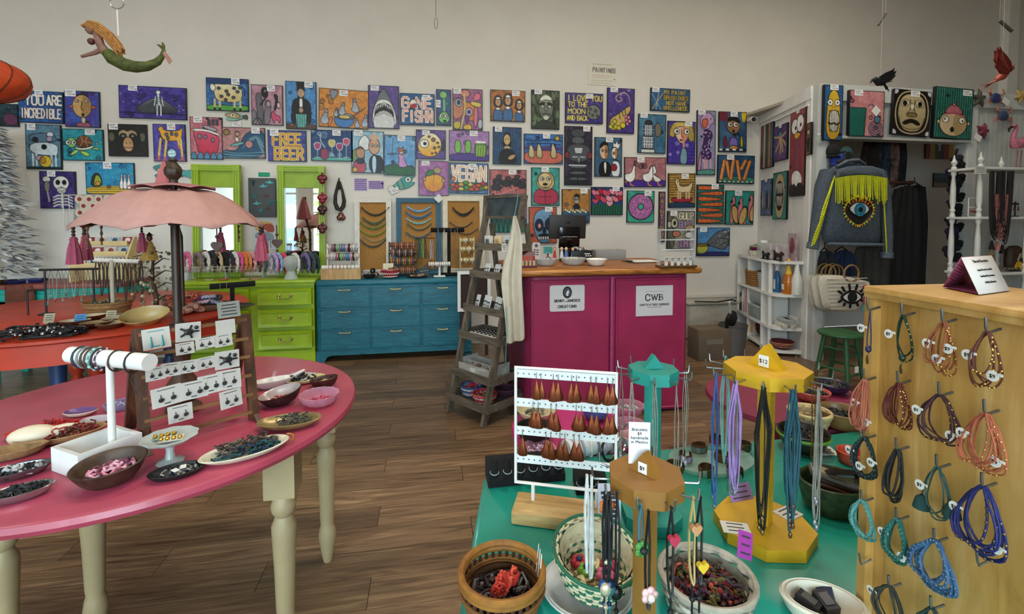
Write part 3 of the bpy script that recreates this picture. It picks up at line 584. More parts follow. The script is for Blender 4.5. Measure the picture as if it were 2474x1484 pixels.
def f(A):
 A.bg('b884b0','9c6c9c',2,dt=8);A.p([(0,44),(100,44),(100,100),(0,100)],'2c5c54')
 for i in RG(9):A.p([(i*12,100),(i*12+5,56),(i*12+11,100)],'2f8470',1,0)
 for i in RG(6):A.l([(10+i*15,4),(12+i*15,40)],2,'6c4478',0)
P_((1185,486,1273,562),f,'painting in mauve and green mostly hidden behind the ladder shelf')
def f(A):
 A.bg('22291f','6f8562',0,dt=0,n=5);A.p([(8,100),(18,84),(50,76),(82,84),(94,100)],'3f453f');A.p([(30,16),(50,8),(72,16),(78,46),(70,70),(52,80),(34,70),(24,44)],'a6ac9c/5e665a');A.p([(28,22),(50,10),(74,20),(70,28),(50,24),(32,30)],'dfe2d6',1);A.p([(28,34),(46,30),(48,38),(30,42)],'2a2e28');A.p([(56,30),(74,34),(72,42),(56,38)],'2a2e28');A.e(39,42,6,3.4,'c8ccbc',1);A.e(64,42,6,3.4,'c8ccbc',1);A.p([(49,40),(55,40),(58,54),(46,54)],'8c9484');A.l([(38,62),(52,59),(66,62)],2,'22261f');A.p([(40,66),(64,66),(56,76),(46,76)],'d2d6c8',0)
P_((1284,218,1352,312),f,'dark grey green painting of a stern heavy browed face',tg(1300,223,18,11))
def f(A):
 A.bg('54409c','3c3488',4);A.t('I LOVE YOU',6,9,90,17,'f0e070',2.2,.6);A.t('TO THE',8,31,50,15,'f0e070',2.2,.6);A.t('MOON',8,53,44,15,'f0e070',2.2,.6);A.t('AND BACK',5,75,54,15,'f0e070',2,.6);A.e(74,62,19,24,'7d7f7c',1.5)
 for x,y,r in[(66,52,3),(80,58,4),(72,72,3),(84,74,3),(64,66,2)]:A.e(x,y,r,r*1.3,'5c5f5c',.8)
P_((1366,225,1457,298),f,'violet painting with the words I LOVE YOU TO THE MOON AND BACK',tg(1424,232,17,11),'c84')
def f(A):
 A.bg('46347c','58449c',7,rc='a898c8');A.p([(8,88),(12,68),(40,58),(66,44),(84,38),(86,48),(70,62),(66,82),(50,92),(20,94)],'d0b064');A.l([(84,40),(82,20),(66,10),(44,12),(28,22),(40,32),(56,26),(46,20)],3,'b89a9c',2);A.l([(84,40),(84,18),(66,6),(40,8)],1.4,'2c2040')
 for x,y in[(20,80),(32,86),(28,74),(44,88),(14,86)]:A.e(x,y,7,5,'c8c83c',1)
 for x,y in[(70,70),(78,64),(74,78),(82,72),(68,62)]:A.e(x,y,5,4,'e88c9c',.8)
 for q in((48,58),(58,52),(68,48)):A.l([(q[0]-4,q[1]-2),(q[0],q[1]+10)],1.6,'222')
 A.e(58,82,9,6,'e4d020',1)
P_((1467,213,1533,322),f,'purple painting of a horn of plenty with a curled tip',tg(1483,218,18,11))
def f(A):
 A.bg('4c88c4','2c5c9c',3,dt=4);A.p([(0,42),(100,40),(100,56),(0,56)],'5c4484',0);A.p([(0,54),(100,56),(100,100),(0,100)],'d07060');A.l([(0,20),(30,26),(60,18),(100,24)],2,'16304c');A.l([(10,34),(50,30),(94,36)],2,'16304c')
 for x,w_,h in[(20,9,36),(40,9,30),(76,9,28)]:A.p([(x-w_,80),(x-6,44),(x-4,h),(x+4,44),(x+w_,80)],'dcd0a4/b4a878',1.4,1)
 A.e(85,14,6,8,'c8a848',1.5)
P_((1266,324,1360,396),f,'painting of three pale tusks standing in red ground under blue sky',tg(1320,329,17,11),'333')
def f(A):
 A.bg('2c2834','4c4060',0,dt=4);A.e(48,12,26,7,'50545c');A.p([(28,18),(68,18),(74,30),(24,30)],'72767c')
 for i in RG(8):A.l([(30+i*5.4,19),(28+i*6,30)],1,'22242c',0)
 A.p([(10,36),(30,30),(70,30),(92,36),(94,52),(70,60),(30,60),(8,52)],'565a62');A.e(10,49,8,6,'883c44',1);A.e(90,49,8,6,'883c44',1);A.p([(34,36),(66,36),(62,46),(38,46)],'c4c8cc',1,0);A.l([(30,52),(72,52)],2,'d4d8dc',0);A.p([(44,52),(58,52),(54,62),(48,62)],'8c9096')
 for i in RG(6):A.p([(24-i,66+i*5),(74+i,66+i*5),(78+i,71+i*5),(20-i,71+i*5)],['64686e','30343c'][i%2],.8,1)
 A.l([(48,84),(48,98)],2,'16161c',0);A.l([(18,66),(76,66)],3,'c8ccd0',0)
P_((1364,305,1431,448),f,'tall dark painting of a barrel bodied grey machine figure',tg(1417,311,17,12))
def f(A):
 A.bg('3c6484','4c7894',4);A.p([(14,100),(18,66),(36,60),(58,66),(60,100)],'1c1a20');A.p([(32,62),(44,62),(42,92),(36,92)],'ece8e4');A.e(34,36,16,20,'e0c4a4');A.p([(34,16),(48,26),(50,40),(44,54),(36,56)],'b88458',0);A.p([(16,32),(22,14),(40,10),(52,22),(36,18)],'1c1814');A.p([(66,30),(66,8),(74,20),(80,4),(84,20),(94,10),(88,30)],'e8e8e8');A.e(72,40,12,15,'e8dcc8');A.p([(72,26),(84,34),(82,50),(74,54)],'b07c54',0);A.p([(60,100),(62,62),(76,58),(92,64),(92,100)],'dfe4e8');A.e(70,76,11,9,'a02c38',1);eyes(A,[(28,34),(42,35),(68,40)],3.4)
P_((1437,332,1503,427),f,'painting of a groom in black beside a bride holding a red bouquet',tg(1472,338,17,11))
def f(A):
 A.bg('4cb0a0','3c948c',6);A.p([(22,20),(50,8),(78,20),(82,50),(50,62),(18,50)],'d6b478');A.e(48,34,24,20,'dcc48c');eyes(A,[(38,30),(60,30)],6.5,.5,.8);A.p([(38,44),(48,40),(60,44),(48,48)],'2c241c');A.l([(40,53),(50,51),(60,54)],1.6,'3c2c1c');A.p([(6,84),(14,60),(34,54),(50,64),(70,54),(92,64),(96,84),(86,96),(16,96)],'b83c58');A.l([(48,62),(50,96)],1.4,'641c30');A.l([(28,76),(72,76)],1.4,'641c30')
P_((1284,405,1352,497),f,'teal painting of a sad pale face over a crimson hooded top',tg(1317,410,17,11),'c84')
def f(A):
 A.bg('bc8484','a86c74',5,dt=10);A.p([(0,88),(30,74),(60,82),(100,74),(100,100),(0,100)],'54389c')
 for x,fl in[(14,1),(56,1),(80,-1)]:
  hx_=x+10*fl;A.p([(x-14,56),(x+2*fl,54),(x+6*fl,36),(hx_-2*fl,26),(hx_+3*fl,30),(hx_+1*fl,44),(x+13*fl,64),(x+8*fl,80),(x-2,84),(x-12*fl,76)],'eeeeea');A.p([(hx_+2*fl,28),(hx_+10*fl,31),(hx_+2*fl,33)],'e08430',.8);A.l([(x,82),(x+1,92),(x+8,95)],2.4,'e0a03c',0);A.e(hx_,29,1,1.3,'111',0)
P_((1509,380,1609,452),f,'pink painting of three white geese',tg(1548,386,17,12),'c84')
def f(A):
 A.bg('c08844','b07834',7,rc='3c4c54',dt=6);A.p([(0,66),(30,60),(70,60),(100,66),(100,100),(0,100)],'3c6c94');
 for i in RG(12):A.e(14+i*6.4,60+(i%3)*3,5,4,'e8dcac',.8)
 A.p([(40,58),(44,44),(60,44),(66,58)],'2c2c30');A.e(52,30,12,13,'b8a890');A.p([(40,24),(48,14),(62,16),(64,26),(52,22)],'3c2c24');A.l([(0,78),(30,72),(60,80),(100,74)],2,'16304c');A.l([(10,90),(50,84),(92,92)],2,'16304c');eyes(A,[(47,30),(57,30)],3)
P_((1358,457,1425,540),f,'orange painting of a dark haired man rising from popcorn',tg(1411,462,17,11),'d60')
def heart(A,x,y,s,c):A.p([(x,y+8*s),(x-8*s,y-1*s),(x-7*s,y-7*s),(x-3*s,y-8*s),(x,y-4*s),(x+3*s,y-8*s),(x+7*s,y-7*s),(x+8*s,y-1*s)],c,1,2)
def f(A):
 A.bg('24508c','1c407c',4,dt=6);A.p([(0,60),(100,60),(100,100),(0,100)],'1c5048',0)
 for i in RG(12):A.l([(6+i*8,100),(10+i*8,60)],1.6,'3c8c5c',1)
 for i,(x,y,s)in EN([(16,24,1.5),(34,18,1.3),(50,24,1.6),(68,18,1.3),(86,26,1.5),(24,40,1.4),(42,46,1.5),(60,44,1.6),(78,44,1.4),(92,40,1.2),(14,52,1.1),(58,60,1.2)]):heart(A,x,y,s*1.2,['e07c94','c02c44','d8506c','e8a0b0'][i%4])
P_((1428,452,1505,520),f,'dark blue painting of a bed of red and pink heart flowers',tg(1488,456,17,11),'333')
def f(A):
 A.bg('4cb49c','3ca08c',0,dt=6);A.e(50,50,44,40,'b06ca4',2)
 for i in RG(80):
  a=A.rg.rand()*6.28;r=.35+.55*A.rg.rand();x,y=50+44*r*cos(a),50+40*r*sin(a);A.l([(x,y),(x+2.4,y+1.6)],1,['f4e4f0','7c3c78','e0a0d0'][i%3],0)
 A.e(50,50,10,9,'4cb49c',1.4)
P_((1515,461,1581,538),f,'green painting of a pink sprinkled ring doughnut',tg(1565,467,17,12))
def f(A):
 A.bg('c86848','b85840',2,dt=3);A.p([(16,46),(22,16),(52,4),(84,14),(94,44),(86,74),(74,98),(36,98),(22,74)],'7ca8c8/5c84a8');A.e(37,50,14,16,'2c3450',1.6);A.e(72,48,14,16,'2c3450',1.6);A.e(38,52,6,7,'d89a94',1);A.e(70,52,5,5,'70343c',1);A.p([(52,56),(58,56),(62,72),(48,72)],'16203c');A.p([(28,78),(54,72),(84,78),(54,82)],'16203c')
 for i in RG(6):A.p([(32+i*8,80),(39+i*8,80),(38+i*8,90),(33+i*8,90)],'ece8dc',1,1)
P_((1278,500,1345,588),f,'painting of a big blue skull on orange behind the till screen',tg(1326,506,18,11),'333')
def f(A):
 A.bg('2c6c9c','245c88',3,dt=3);
 A.t('MY PAINT',34,10,54,16,'d8b840',1.8,.5);A.t('BRUSH DOES',34,33,60,16,'c8a838',1.8,.5);A.t('NOT HAVE',40,56,50,16,'d8b840',1.8,.5);A.t('SPELLCHECK',33,78,60,15,'d8b840',1.7,.5);A.l([(6,90),(30,26)],2.4,'c8a060',0);A.l([(4,28),(26,92)],2.4,'8a9aa8',0);A.l([(14,94),(20,24)],2,'a8b4bc',0)
P_((1572,214,1667,269),f,'wide blue painting with yellow words MY PAINT BRUSH DOES NOT HAVE SPELLCHECK',tg(1584,219,17,11))
def f(A):
 A.bg('5488a4','3c6c8c',2,dt=4,n=4);A.p([(20,28),(52,28),(52,56),(20,56)],'d8dcdc',1.4,0);A.p([(16,58),(56,58),(56,88),(16,88)],'ccd0d4',1.4,0);A.p([(12,90),(60,90),(60,100),(12,100)],'d8dcdc',1.4,0)
 for i in RG(5):
  A.l([(23+i*6.4,31),(23+i*6.4,54)],2,'2c4458',0);A.l([(20+i*8,62),(20+i*8,86)],2,'2c4458',0)
 for y in(40,48,70,78):A.l([(17,y),(55,y)],1.2,'d8dcdc',0)
 A.p([(58,30),(70,20),(84,32),(80,56),(62,60)],'7c7868',1.2);A.p([(24,20),(36,14),(50,20),(50,27),(22,27)],'3c3c40')
P_((1542,276,1609,370),f,'blue grey painting of a white stepped tower block',tg(1555,280,17,11))
def f(A):
 A.bg('5440a0','4838a0',5,rc='a8a0e0');A.p([(4,34),(16,4),(50,2),(86,4),(98,44),(76,48),(70,20),(30,20),(24,40)],'d8c468');
 for i in RG(7):A.l([(6+i*4,10),(4+i*4,36)],1,'8c7430',0);A.l([(76+i*3.4,10),(80+i*2.6,46)],1,'8c7430',0)
 A.p([(24,14),(70,12),(76,34),(60,50),(46,52),(28,36)],'e4c0a8');A.p([(50,12),(70,12),(76,34),(60,50),(52,52)],'d89078',0);A.l([(48,18),(50,36),(55,38)],1.4,'5c3028');eyes(A,[(32,24),(68,24)],10,.45,.62);A.e(48,44,4,2,'a04048',.8);A.l([(58,50),(58,62)],5,'d89880',0);A.p([(44,100),(48,66),(58,60),(70,66),(72,100)],'7ca4b4');
 for i in RG(5):A.l([(74,62+i*8),(98,62+i*8)],1.6,'28207c',0)
P_((1613,293,1680,397),f,'violet painting of a wide eyed girl with straight yellow hair',tg(1663,299,17,11),'333')
def f(A):
 A.bg('a488b8','7c98a8',2,dt=4);A.p([(20,10),(54,2),(84,8),(92,18),(70,22),(66,28),(30,30),(16,20)],'c49cc8');A.p([(24,14),(60,12),(54,26),(30,28)],'d0704c');A.p([(30,30),(72,30),(84,40),(66,50),(72,60),(80,76),(30,76),(24,62),(40,46)],'4c3468')
 for i in RG(26):A.e(30+A.rg.rand()*44,32+A.rg.rand()*42,3.4,1.1,'c8b8dc',0)
 for x in(40,52,72):A.l([(x,76),(x+4,94)],4,'d8a4b4',0)
 A.p([(4,98),(10,78),(26,58),(24,92)],'d088b4');A.p([(0,92),(100,90),(100,100),(0,100)],'5c9890');A.e(72,13,3,1.2,'222',0)
P_((1684,267,1729,423),f,'tall narrow painting of a horned horse in a spotted purple dress',tg(1695,272,17,11))
def f(A):
 A.bg('34587c','486c8c',3,dt=3);A.p([(0,0),(34,0),(30,26),(4,24)],'7c2c40',0);A.p([(78,0),(100,0),(96,24),(84,28)],'d0b830',0);A.e(52,34,24,20,'9c7450');A.p([(28,26),(36,14),(56,12),(74,20),(76,30),(52,20)],'1a1614');eyes(A,[(40,32),(60,32)],8,.45,.75);A.e(52,48,4,3,'3c2014');A.p([(34,88),(40,68),(52,62),(66,68),(70,88)],'7c6cb4');A.p([(36,88),(52,82),(72,88),(66,96),(40,96)],'c89058');A.p([(20,60),(28,62),(30,88),(16,88)],'8c2434');A.p([(78,58),(84,60),(88,88),(76,88)],'d8c030')
 for i in RG(8):A.l([(4+i*12,94),(12+i*12,94)],4,['eceae4','222'][i%2],0)
P_((1737,270,1804,367),f,'painting of a worried boy between red and yellow sauce bottles',tg(1773,276,17,12))
def f(A):
 A.bg('34648c','2c5478',3,dt=3);A.p([(0,76),(100,72),(100,100),(0,100)],'3c8c7c')
 for a,b in[((10,82),(18,22)),((34,84),(24,26)),((36,82),(42,18)),((60,84),(52,22)),((64,46),(74,20)),((72,82),(86,22))]:A.l([a,b],9.5,'222',0);A.l([a,b],7.5,'d8843c',0);A.l([(a[0]-1,a[1]),(b[0]-1,b[1])],2,'f0ac6c',0)
 for i in RG(8):A.e(8+i*12,92,4,3,'ece8dc',.6)
P_((1734,375,1823,444),f,'blue painting of orange fried sticks arranged in zigzags',tg(1764,381,17,11))
def f(A):
 A.bg('a88444','c0984c',0,dt=4)
 for i in RG(10):A.l([(0,6+i*7),(100,4+i*7.4)],1.4,'4c3414',1)
 A.p([(0,84),(100,84),(100,100),(0,100)],'2c4c6c');A.p([(6,70),(94,70),(84,84),(16,84)],'a83448');A.p([(22,22),(34,14),(42,24),(40,38),(74,38),(92,18),(84,50),(78,56),(36,56),(30,36)],'dcc8a0');
 for x in(36,44,66,76):A.l([(x,52),(x,72)],4,'cbb48c',0)
 A.e(34,24,1.6,2,'111',0)
P_((1615,419,1680,502),f,'brown painting of a pale goat standing in a red boat',tg(1655,426,17,12))
def f(A):
 A.bg('3c847c','34706c',0,dt=2)
 for i in RG(7):
  y=9+i*13.6;fl=i%2;X=lambda v:100-v if fl else v
  A.p([(X(4),y-4),(X(20),y-6),(X(80),y-2),(X(97),y),(X(80),y+4),(X(20),y+6),(X(4),y+4)],'e88450/d06030');
  for q in(18,36,54):A.l([(X(q),y-4),(X(q+3),y)],1,'8c3818',0)
P_((1684,446,1749,542),f,'painting of seven orange carrots stacked sideways',tg(1727,451,17,12))
def f(A):
 A.bg('3ca08c','348c80',0,dt=2)
 for x,y,r in[(26,0,-12),(52,4,14),(88,-6,10)]:
  A.p([(x-10,100+y),(x-8,40+y),(x,14+y),(x+8,20+y),(x+8,50+y),(x+14+r,100+y)],'d8808c');A.p([(x-9,32+y),(x-1,27+y),(x,36+y),(x-7,38+y)],'1c1414',0)
  A.e(x+10,70+y,12,28,'d0a868',1.4,rot=r)
P_((1753,461,1821,543),f,'teal painting of three pink sausages in buns',tg(1783,467,17,12))
def f(A):
 A.bg('8c5c7c','704c74',0,dt=0)
 for i,ch in EN('PAINTINGS'):A.t(ch,24,5+i*10.5,50,7,'c8b07c',1.8,.6)
P_((1592,463,1607,585),f,'very narrow mauve painting with a column of letters',None)
def f(A):
 A.bg('a8a08c','8c8c80',0,dt=0);A.p([(0,0),(24,0),(20,40),(30,66),(24,100),(0,100)],'6c6c60');A.e(26,32,12,13,'c4c8a8',1.5);A.e(27,32,5,6,'1c241c',0);A.e(8,36,8,9,'b8bca0',1.2);A.t('GULP',44,5,50,17,'d8d0b0',3,.8);A.t('GULP',44,28,42,16,'a890b0',3,.8);A.p([(60,46),(78,36),(96,38),(98,56),(76,52)],'b89c74');A.p([(66,54),(96,56),(96,72),(64,70)],'dcd8d0');A.e(34,60,14,8,'c07c60',1.2);A.t('GUMBO',42,78,52,16,'a88cac',2.6,.8);A.l([(6,72),(14,96)],3,'3c3c3c',0)
P_((1612,510,1678,602),f,'grey painting with the words GULP GULP and an eyed fish, behind the clear rack',tg(1627,516,16,11))
def f(A):
 A.bg('5c94c4','4c80b0',0,dt=6);A.p([(0,86),(100,84),(100,100),(0,100)],'3c3c7c');A.p([(24,62),(40,40),(60,14),(96,4),(98,60),(80,80),(50,66)],'6c7074')
 for i in RG(70):
  x,y=40+A.rg.rand()*56,10+A.rg.rand()*58
  if y>70-(x-20)*.9:A.l([(x,y),(x+6,y-4)],1.2,['2c2c30','c4c4c0','4c4c50'][i%3],0)
 A.p([(0,62),(38,60),(30,88),(8,92),(0,84)],'dcc434/8ca858');A.e(18,61,19,5,'8c7434',1)
P_((1684,550,1763,619),f,'blue painting of a yellow bowl spilling a grey twig nest',tg(1699,555,16,11),'c84')
def wallfish(pts,fc,label,rot,box,tagc=None,flip=1):
 x0,y0,x1,y1=box;c=onY((x0+x1)/2,(y0+y1)/2,WY-.02);L=dep(c)*(math.hypot(x1-x0,y1-y0)if abs(rot)>.1 else(x1-x0))/FPX
 A=Art(92,40,int(x0));A.im[:]=0;fc(A);a=A.done(.1);H=L*.42
 t=TG('wooden_fish',label,'wall ornament',(c.x,WY-.004,c.z),rot=(0,rot,0),group='painted wooden fish on the back wall')
 ny,nx=a.shape[:2];o=MB();V=[];Cc=[];idx={};F=[]
 P=ck(pts,2,T1)
 def ins(x,y):
  r=False
  for i in RG(len(P)):
   (ax,ay),(bx,by)=P[i],P[(i+1)%len(P)]
   if(ay>y)!=(by>y)and x<(bx-ax)*(y-ay)/(by-ay)+ax:r=not r
  return r
 poly=[((p[0]/100-.5)*L*flip,(.5-p[1]/100)*H)for p in P]
 if flip<0:poly=poly[::-1]
 MB().pr(poly,.012,(0,-.006,0),(1,0,0),(0,0,1)).ob('body',m('1c2022',.5),t)
 g=MB();sx=nx;cols=[]
 for j in RG(ny-1):
  for i in RG(nx-1):
   if all(ins(100*(i+di)/(nx-1),100*(j+dj)/(ny-1))for di in(0,1)for dj in(0,1)):
    for(di,dj)in((0,0),(0,1),(1,1),(1,0)):
     k=(i+di,j+dj)
     if k not in idx:idx[k]=len(V);V.append((((i+di)/(nx-1)-.5)*L*flip,-.0135,(.5-(j+dj)/(ny-1))*H));cols.append(a[j+dj,i+di])
    F.append(TU(idx[(i+di,j+dj)]for(di,dj)in((0,0),(0,1),(1,1),(1,0))))
 g.add(V,F);ob=g.ob('painted_face',PAINT,t);at=ob.data.color_attributes.new('paint','FLOAT_COLOR','POINT')
 C=np.ones((len(V),4),np.float32);C[:,:3]=np.array(cols);at.data.foreach_set('color',C.ravel())
 if tagc:d=dep(c)/FPX;price_tag(t,(tagc[0]-(x0+x1)/2)*d,-(tagc[1]-(y0+y1)/2)*d,20*d,12*d,-.016)
 return t
FISH=[(0,28),(16,6),(40,0),(62,14),(80,34),(96,18),(100,50),(96,82),(80,62),(62,84),(40,98),(16,90),(6,76),(22,56)]
def fa(A):
 A.put(np.ones((A.H,A.W),bool),'d8c088/88c0a8');A.p([(4,30),(40,4),(64,24),(70,60),(40,70),(22,54)],'d8a868',1.5);A.e(38,36,10,20,'f0f0e8');A.e(38,36,4,9,'111',0);A.p([(78,30),(100,10),(100,90),(78,66)],'585860',1.2)
 for x in(54,62,70):A.l([(x,18),(x+4,80)],1.5,'3c6c68')
wallfish(FISH,fa,'small wooden fish under the cow painting, gaping to the left',0,(542,270,596,294),(571,300))
def fb(A):
 A.put(np.ones((A.H,A.W),bool),'a8c0a0/3c9c90');A.e(26,36,10,20,'f0f0e8');A.e(26,36,4,9,'111',0)
 for x in(46,54,62,70):A.l([(x,10),(x+2,90)],2,['d0a83c','2c5070'][int(x/8)%2],0)
 A.p([(78,30),(100,10),(100,90),(78,66)],'d8d4c8',1.2)
wallfish(FISH,fb,'teal wooden fish slanting up to the right above the blue frame',math.radians(-24),(939,430,1004,460),(949,452),-1)
def fc(A):
 A.put(np.ones((A.H,A.W),bool),'a8b8b0/4c9c98');A.e(24,44,9,18,'e8e0d0');A.e(24,44,4,8,'c84');A.p([(70,30),(100,10),(100,90),(72,66)],'5cb0b0',1.2)
wallfish(FISH,fc,'grey and teal wooden fish behind the umbrella finial',math.radians(4),(369,404,461,430))
def sheetart(name,box,fn,label,cat='note',Y=None,th=.0015,group=None,rot=0,dens=1.0,rough=.03):
 x0,y0,x1,y1=box;Yw=(WY if Y is None else Y);Yf=Yw-th-.002
 c=onY((x0+x1)/2,(y0+y1)/2,Yf);d=dep(c)/FPX;A=Art(x1-x0,y1-y0,int(x0),dens);fn(A)
 wd=onY(x1,(y0+y1)/2,Yf).x-onY(x0,(y0+y1)/2,Yf).x;ht=(y1-y0)*d
 o=artface(name,A.done(rough),wd,ht,PAPER,None,th,TAGE);o.location=(c.x,Yw-.002,c.z);o.rotation_euler=(0,rot,0);return tag(o,label,cat,group)
def f2(A):
 A.im[:]=hx('e2ddcc');A.t('PAINTINGS',16,24,78,18,'7c7c78',2);A.l([(14,10),(80,8)],1.4,'b4b0a4',0);A.l([(14,58),(80,57)],1,'c8a880',0);A.l([(14,66),(70,67)],1,'c8b090',0);A.l([(10,80),(86,78)],1,'a8a8a0',0);A.l([(10,90),(80,90)],1,'b0b0a8',0);A.e(92,70,2,2,'333',0)
sheetart('paper_sign',(1422,152,1490,206),f2,'white paper sign reading PAINTINGS high on the back wall','sign',th=.004,rot=.02)
def lines(c,lc,n=5,seed=1,lw=1.3):
 def g(A):
  A.im[:]=hx(c);r=random.Random(seed)
  for i in RG(n):
   y=14+72*i/max(n-1,1);x=8
   while x<86:
    w_=r.uniform(6,18);A.l([(x,y),(min(x+w_,94),y+r.uniform(-2,2))],lw,lc,0);x+=w_+4
 return g
sheetart('paper_note',(856,431,887,461),lines('b9a0cf','54407c',6),'square lilac handwritten note on the wall beside the white frame')
def f(A):lines('b9a0cf','54407c',5)(A);A.p([(78,8),(100,8),(100,92),(78,92)],'b9a0cf',0,0);A.l([(87,24),(87,80)],2,'2c2040',0);A.l([(80,36),(87,22),(94,36)],2,'2c2040',0)
sheetart('paper_note',(890,437,928,457),f,'lilac note with an upward arrow on the back wall')
sheetart('paper_note',(624,417,652,427),lines('2fae84','1c6c54',2),'green paper strip above the grey magnet board')
sheetart('paper_note',(288,476,308,486),lines('2fae84','1c6c54',1),'green paper strip behind the umbrella canopy')
c=onY(1822,287,WY-.14);t=TG('security_camera','small white security camera at the top of the wall corner','camera',(c.x,WY-.14,c.z))
MB().cyl((0,.07,-.01),(-.05,-.06,-.02),.03,.032,14).ob('body',WHITE,t);MB().cyl((-.05,-.061,-.02),(-.052,-.066,-.0203),.026,.026,14).ob('lens',m('16161a',.2),t);MB().cyl((0,.04,.0),(.0,.139,.0),.012,.012,8).la([(.03,0),(.03,.01)],(0,.139,0),12,axis=(0,-1,0)).ob('bracket',WHITE,t)
# ---------------------------------------------------------------- big furniture
LIME=m('9cba1a',.38,0,.1,9,.1);LIME2=m('93b014',.42,0,.1,9,.1);BRASS=m('a89a68',.35,.9,.1);DK=m('120f0e',.6)
def offs(x0,x1,z0,z1,i):return(x0+i,x1-i,z0+i,z1-i)
def ringframe(q,x0,x1,z0,z1,y,steps):
 for(i0,d0),(i1,d1)in zip(steps[:-1],steps[1:]):
  A=[(x0+i0,z0+i0),(x1-i0,z0+i0),(x1-i0,z1-i0),(x0+i0,z1-i0)];B=[(x0+i1,z0+i1),(x1-i1,z0+i1),(x1-i1,z1-i1),(x0+i1,z1-i1)]
  q.add([(a[0],y+d0,a[1])for a in A]+[(b[0],y+d1,b[1])for b in B],[(k,(k+1)%4,(k+1)%4+4,k+4)for k in RG(4)])
gy=onZ(690,881,0).y;gx1=onY(761,780,gy).x;gx0=onY(440,780,gy).x-.02;gh=onY(690,677,gy).z;GD=.46
t=TG('lime_dresser','lime green painted dresser with moulded drawers against the back wall','dresser',(0,gy,0));LD=t
MB().box(((gx0+gx1)/2,GD/2+.02,gh/2+.03),(gx1-gx0-.02,GD-.02,gh-.08)).box(((gx0+gx1)/2,GD/2,.05),(gx1-gx0,GD,.1)).box(((gx0+gx1)/2,GD/2,.115),(gx1-gx0-.01,GD-.008,.03)).ob('body',LIME,t)
MB().bbox(((gx0+gx1)/2,GD/2-.005,gh-.016),(gx1-gx0+.02,GD+.02,.032),.008).box(((gx0+gx1)/2,GD/2,gh-.042),(gx1-gx0,GD+.006,.02)).ob('top',LIME,t)
cols=[(onY(622,700,gy).x,onY(754,700,gy).x)];wdr=cols[0][1]-cols[0][0];cols+=[(cols[0][0]-wdr-.07,cols[0][0]-.07)]
rows=[(onY(690,y1,gy).z,onY(690,y0,gy).z)for y0,y1 in((697,737),(748,790),(800,842))]
for ci,(a,b)in EN(cols):
 for(z0,z1)in rows:
  d=None;q=MB();q.box(((a+b)/2,.008,(z0+z1)/2),(b-a-.03,.03,z1-z0-.03));ringframe(q,a,b,z0,z1,0,[(0,0),(.004,-.02),(.03,-.012),(.034,-.004),(.042,-.004)]);d=q.ob('drawer',LIME,t)
  q=MB();cx,cz=(a+b)/2,(z0+z1)/2+.005
  for s in(-1,1):q.la([(.014,0),(.014,.005),(.006,.01),(.006,.02),(.009,.026),(0,.03)],(cx+s*.052,-.007,cz+.006),10,axis=(0,-1,0))
  q.tb([(cx-.052,-.03,cz+.006),(cx-.046,-.036,cz-.012),(cx-.034,-.036,cz-.02),(cx+.034,-.036,cz-.02),(cx+.046,-.036,cz-.012),(cx+.052,-.03,cz+.006)],.0055,8);q.ob('handle',BRASS,d)
BL=wood(['083f4e','105c6d','176c7c','237e8e'],(6,30,60),.42,.2)
bx0=onY(763,780,gy).x;bx1=bx0+1.46;bh=onY(900,675,gy).z
t=TG('blue_dresser','teal blue nine drawer dresser with bracket feet','dresser',(0,gy,0));BD=t
q=MB();r=.035;prof=[(bx0+r-r*cos(a),r-r*sin(a))for a in[i*PI/2/5 for i in RG(6)]]+[(bx1-r+r*sin(a),r-r*cos(a))for a in[i*PI/2/5 for i in RG(6)]]+[(bx1,GD),(bx0,GD)]
q.pr(prof,bh-.16,(0,0,.1+(bh-.16)/2),(1,0,0),(0,1,0))
q.ob('body',BL,t)
MB().bbox(((bx0+bx1)/2,GD/2,bh-.035),(bx1-bx0,GD+.01,.07),.026).ob('top',BL,t)
q=MB();zf=.105;P=[(bx0,0),(bx0+.07,0),(bx0+.085,.03),(bx0+.1,.05),(bx0+.14,.062),(bx1-.14,.062),(bx1-.1,.05),(bx1-.085,.03),(bx1-.07,0),(bx1,0),(bx1,zf),(bx0,zf)]
q.pr(P,.03,(0,.012,0));q.box((bx0+.015,GD/2,zf/2),(.03,GD-.05,zf));q.box((bx1-.015,GD/2,zf/2),(.03,GD-.05,zf));q.ob('plinth',BL,t)
xe=[onY(x,760,gy).x for x in(771,896,1018)]+[onY(1018,760,gy).x+.415]
ze=[onY(880,y,gy).z for y in(843,793,743,691)]
for i in RG(3):
 for j in RG(3):
  a,b,z0,z1=xe[i]+.004,xe[i+1]-.006,ze[j]+.003,ze[j+1]-.006
  q=MB();q.box(((a+b)/2,.004,(z0+z1)/2),(b-a,.014,z1-z0));ringframe(q,a,b,z0,z1,0,[(0,-.003),(.001,-.008),(.006,-.009),(.009,-.004)]);d=q.ob('drawer',BL,t)
  q=MB();cx=(a+b)/2;cz=z1-.028
  q.tb([(cx-.046,-.024,cz),(cx-.02,-.027,cz-.002),(cx+.02,-.027,cz-.002),(cx+.046,-.024,cz)],[.008,.006,.006,.008],8)
  for s in(-1,1):q.sph((cx+s*.046,-.024,cz),.011,8,5);q.cyl((cx+s*.046,-.003,cz),(cx+s*.046,-.02,cz),.006,.006,8)
  q.ob('handle',m('c4b48a',.35,.8,.1),d)
MIR=bpy.data.materials.new('mirror');MIR.use_nodes=T1;bb=MIR.node_tree.nodes['Principled BSDF'];bb.inputs['Metallic'].default_value=1;bb.inputs['Roughness'].default_value=.02;bb.inputs['Base Color'].default_value=(.9,.92,.92,1)
MY=WY-.14
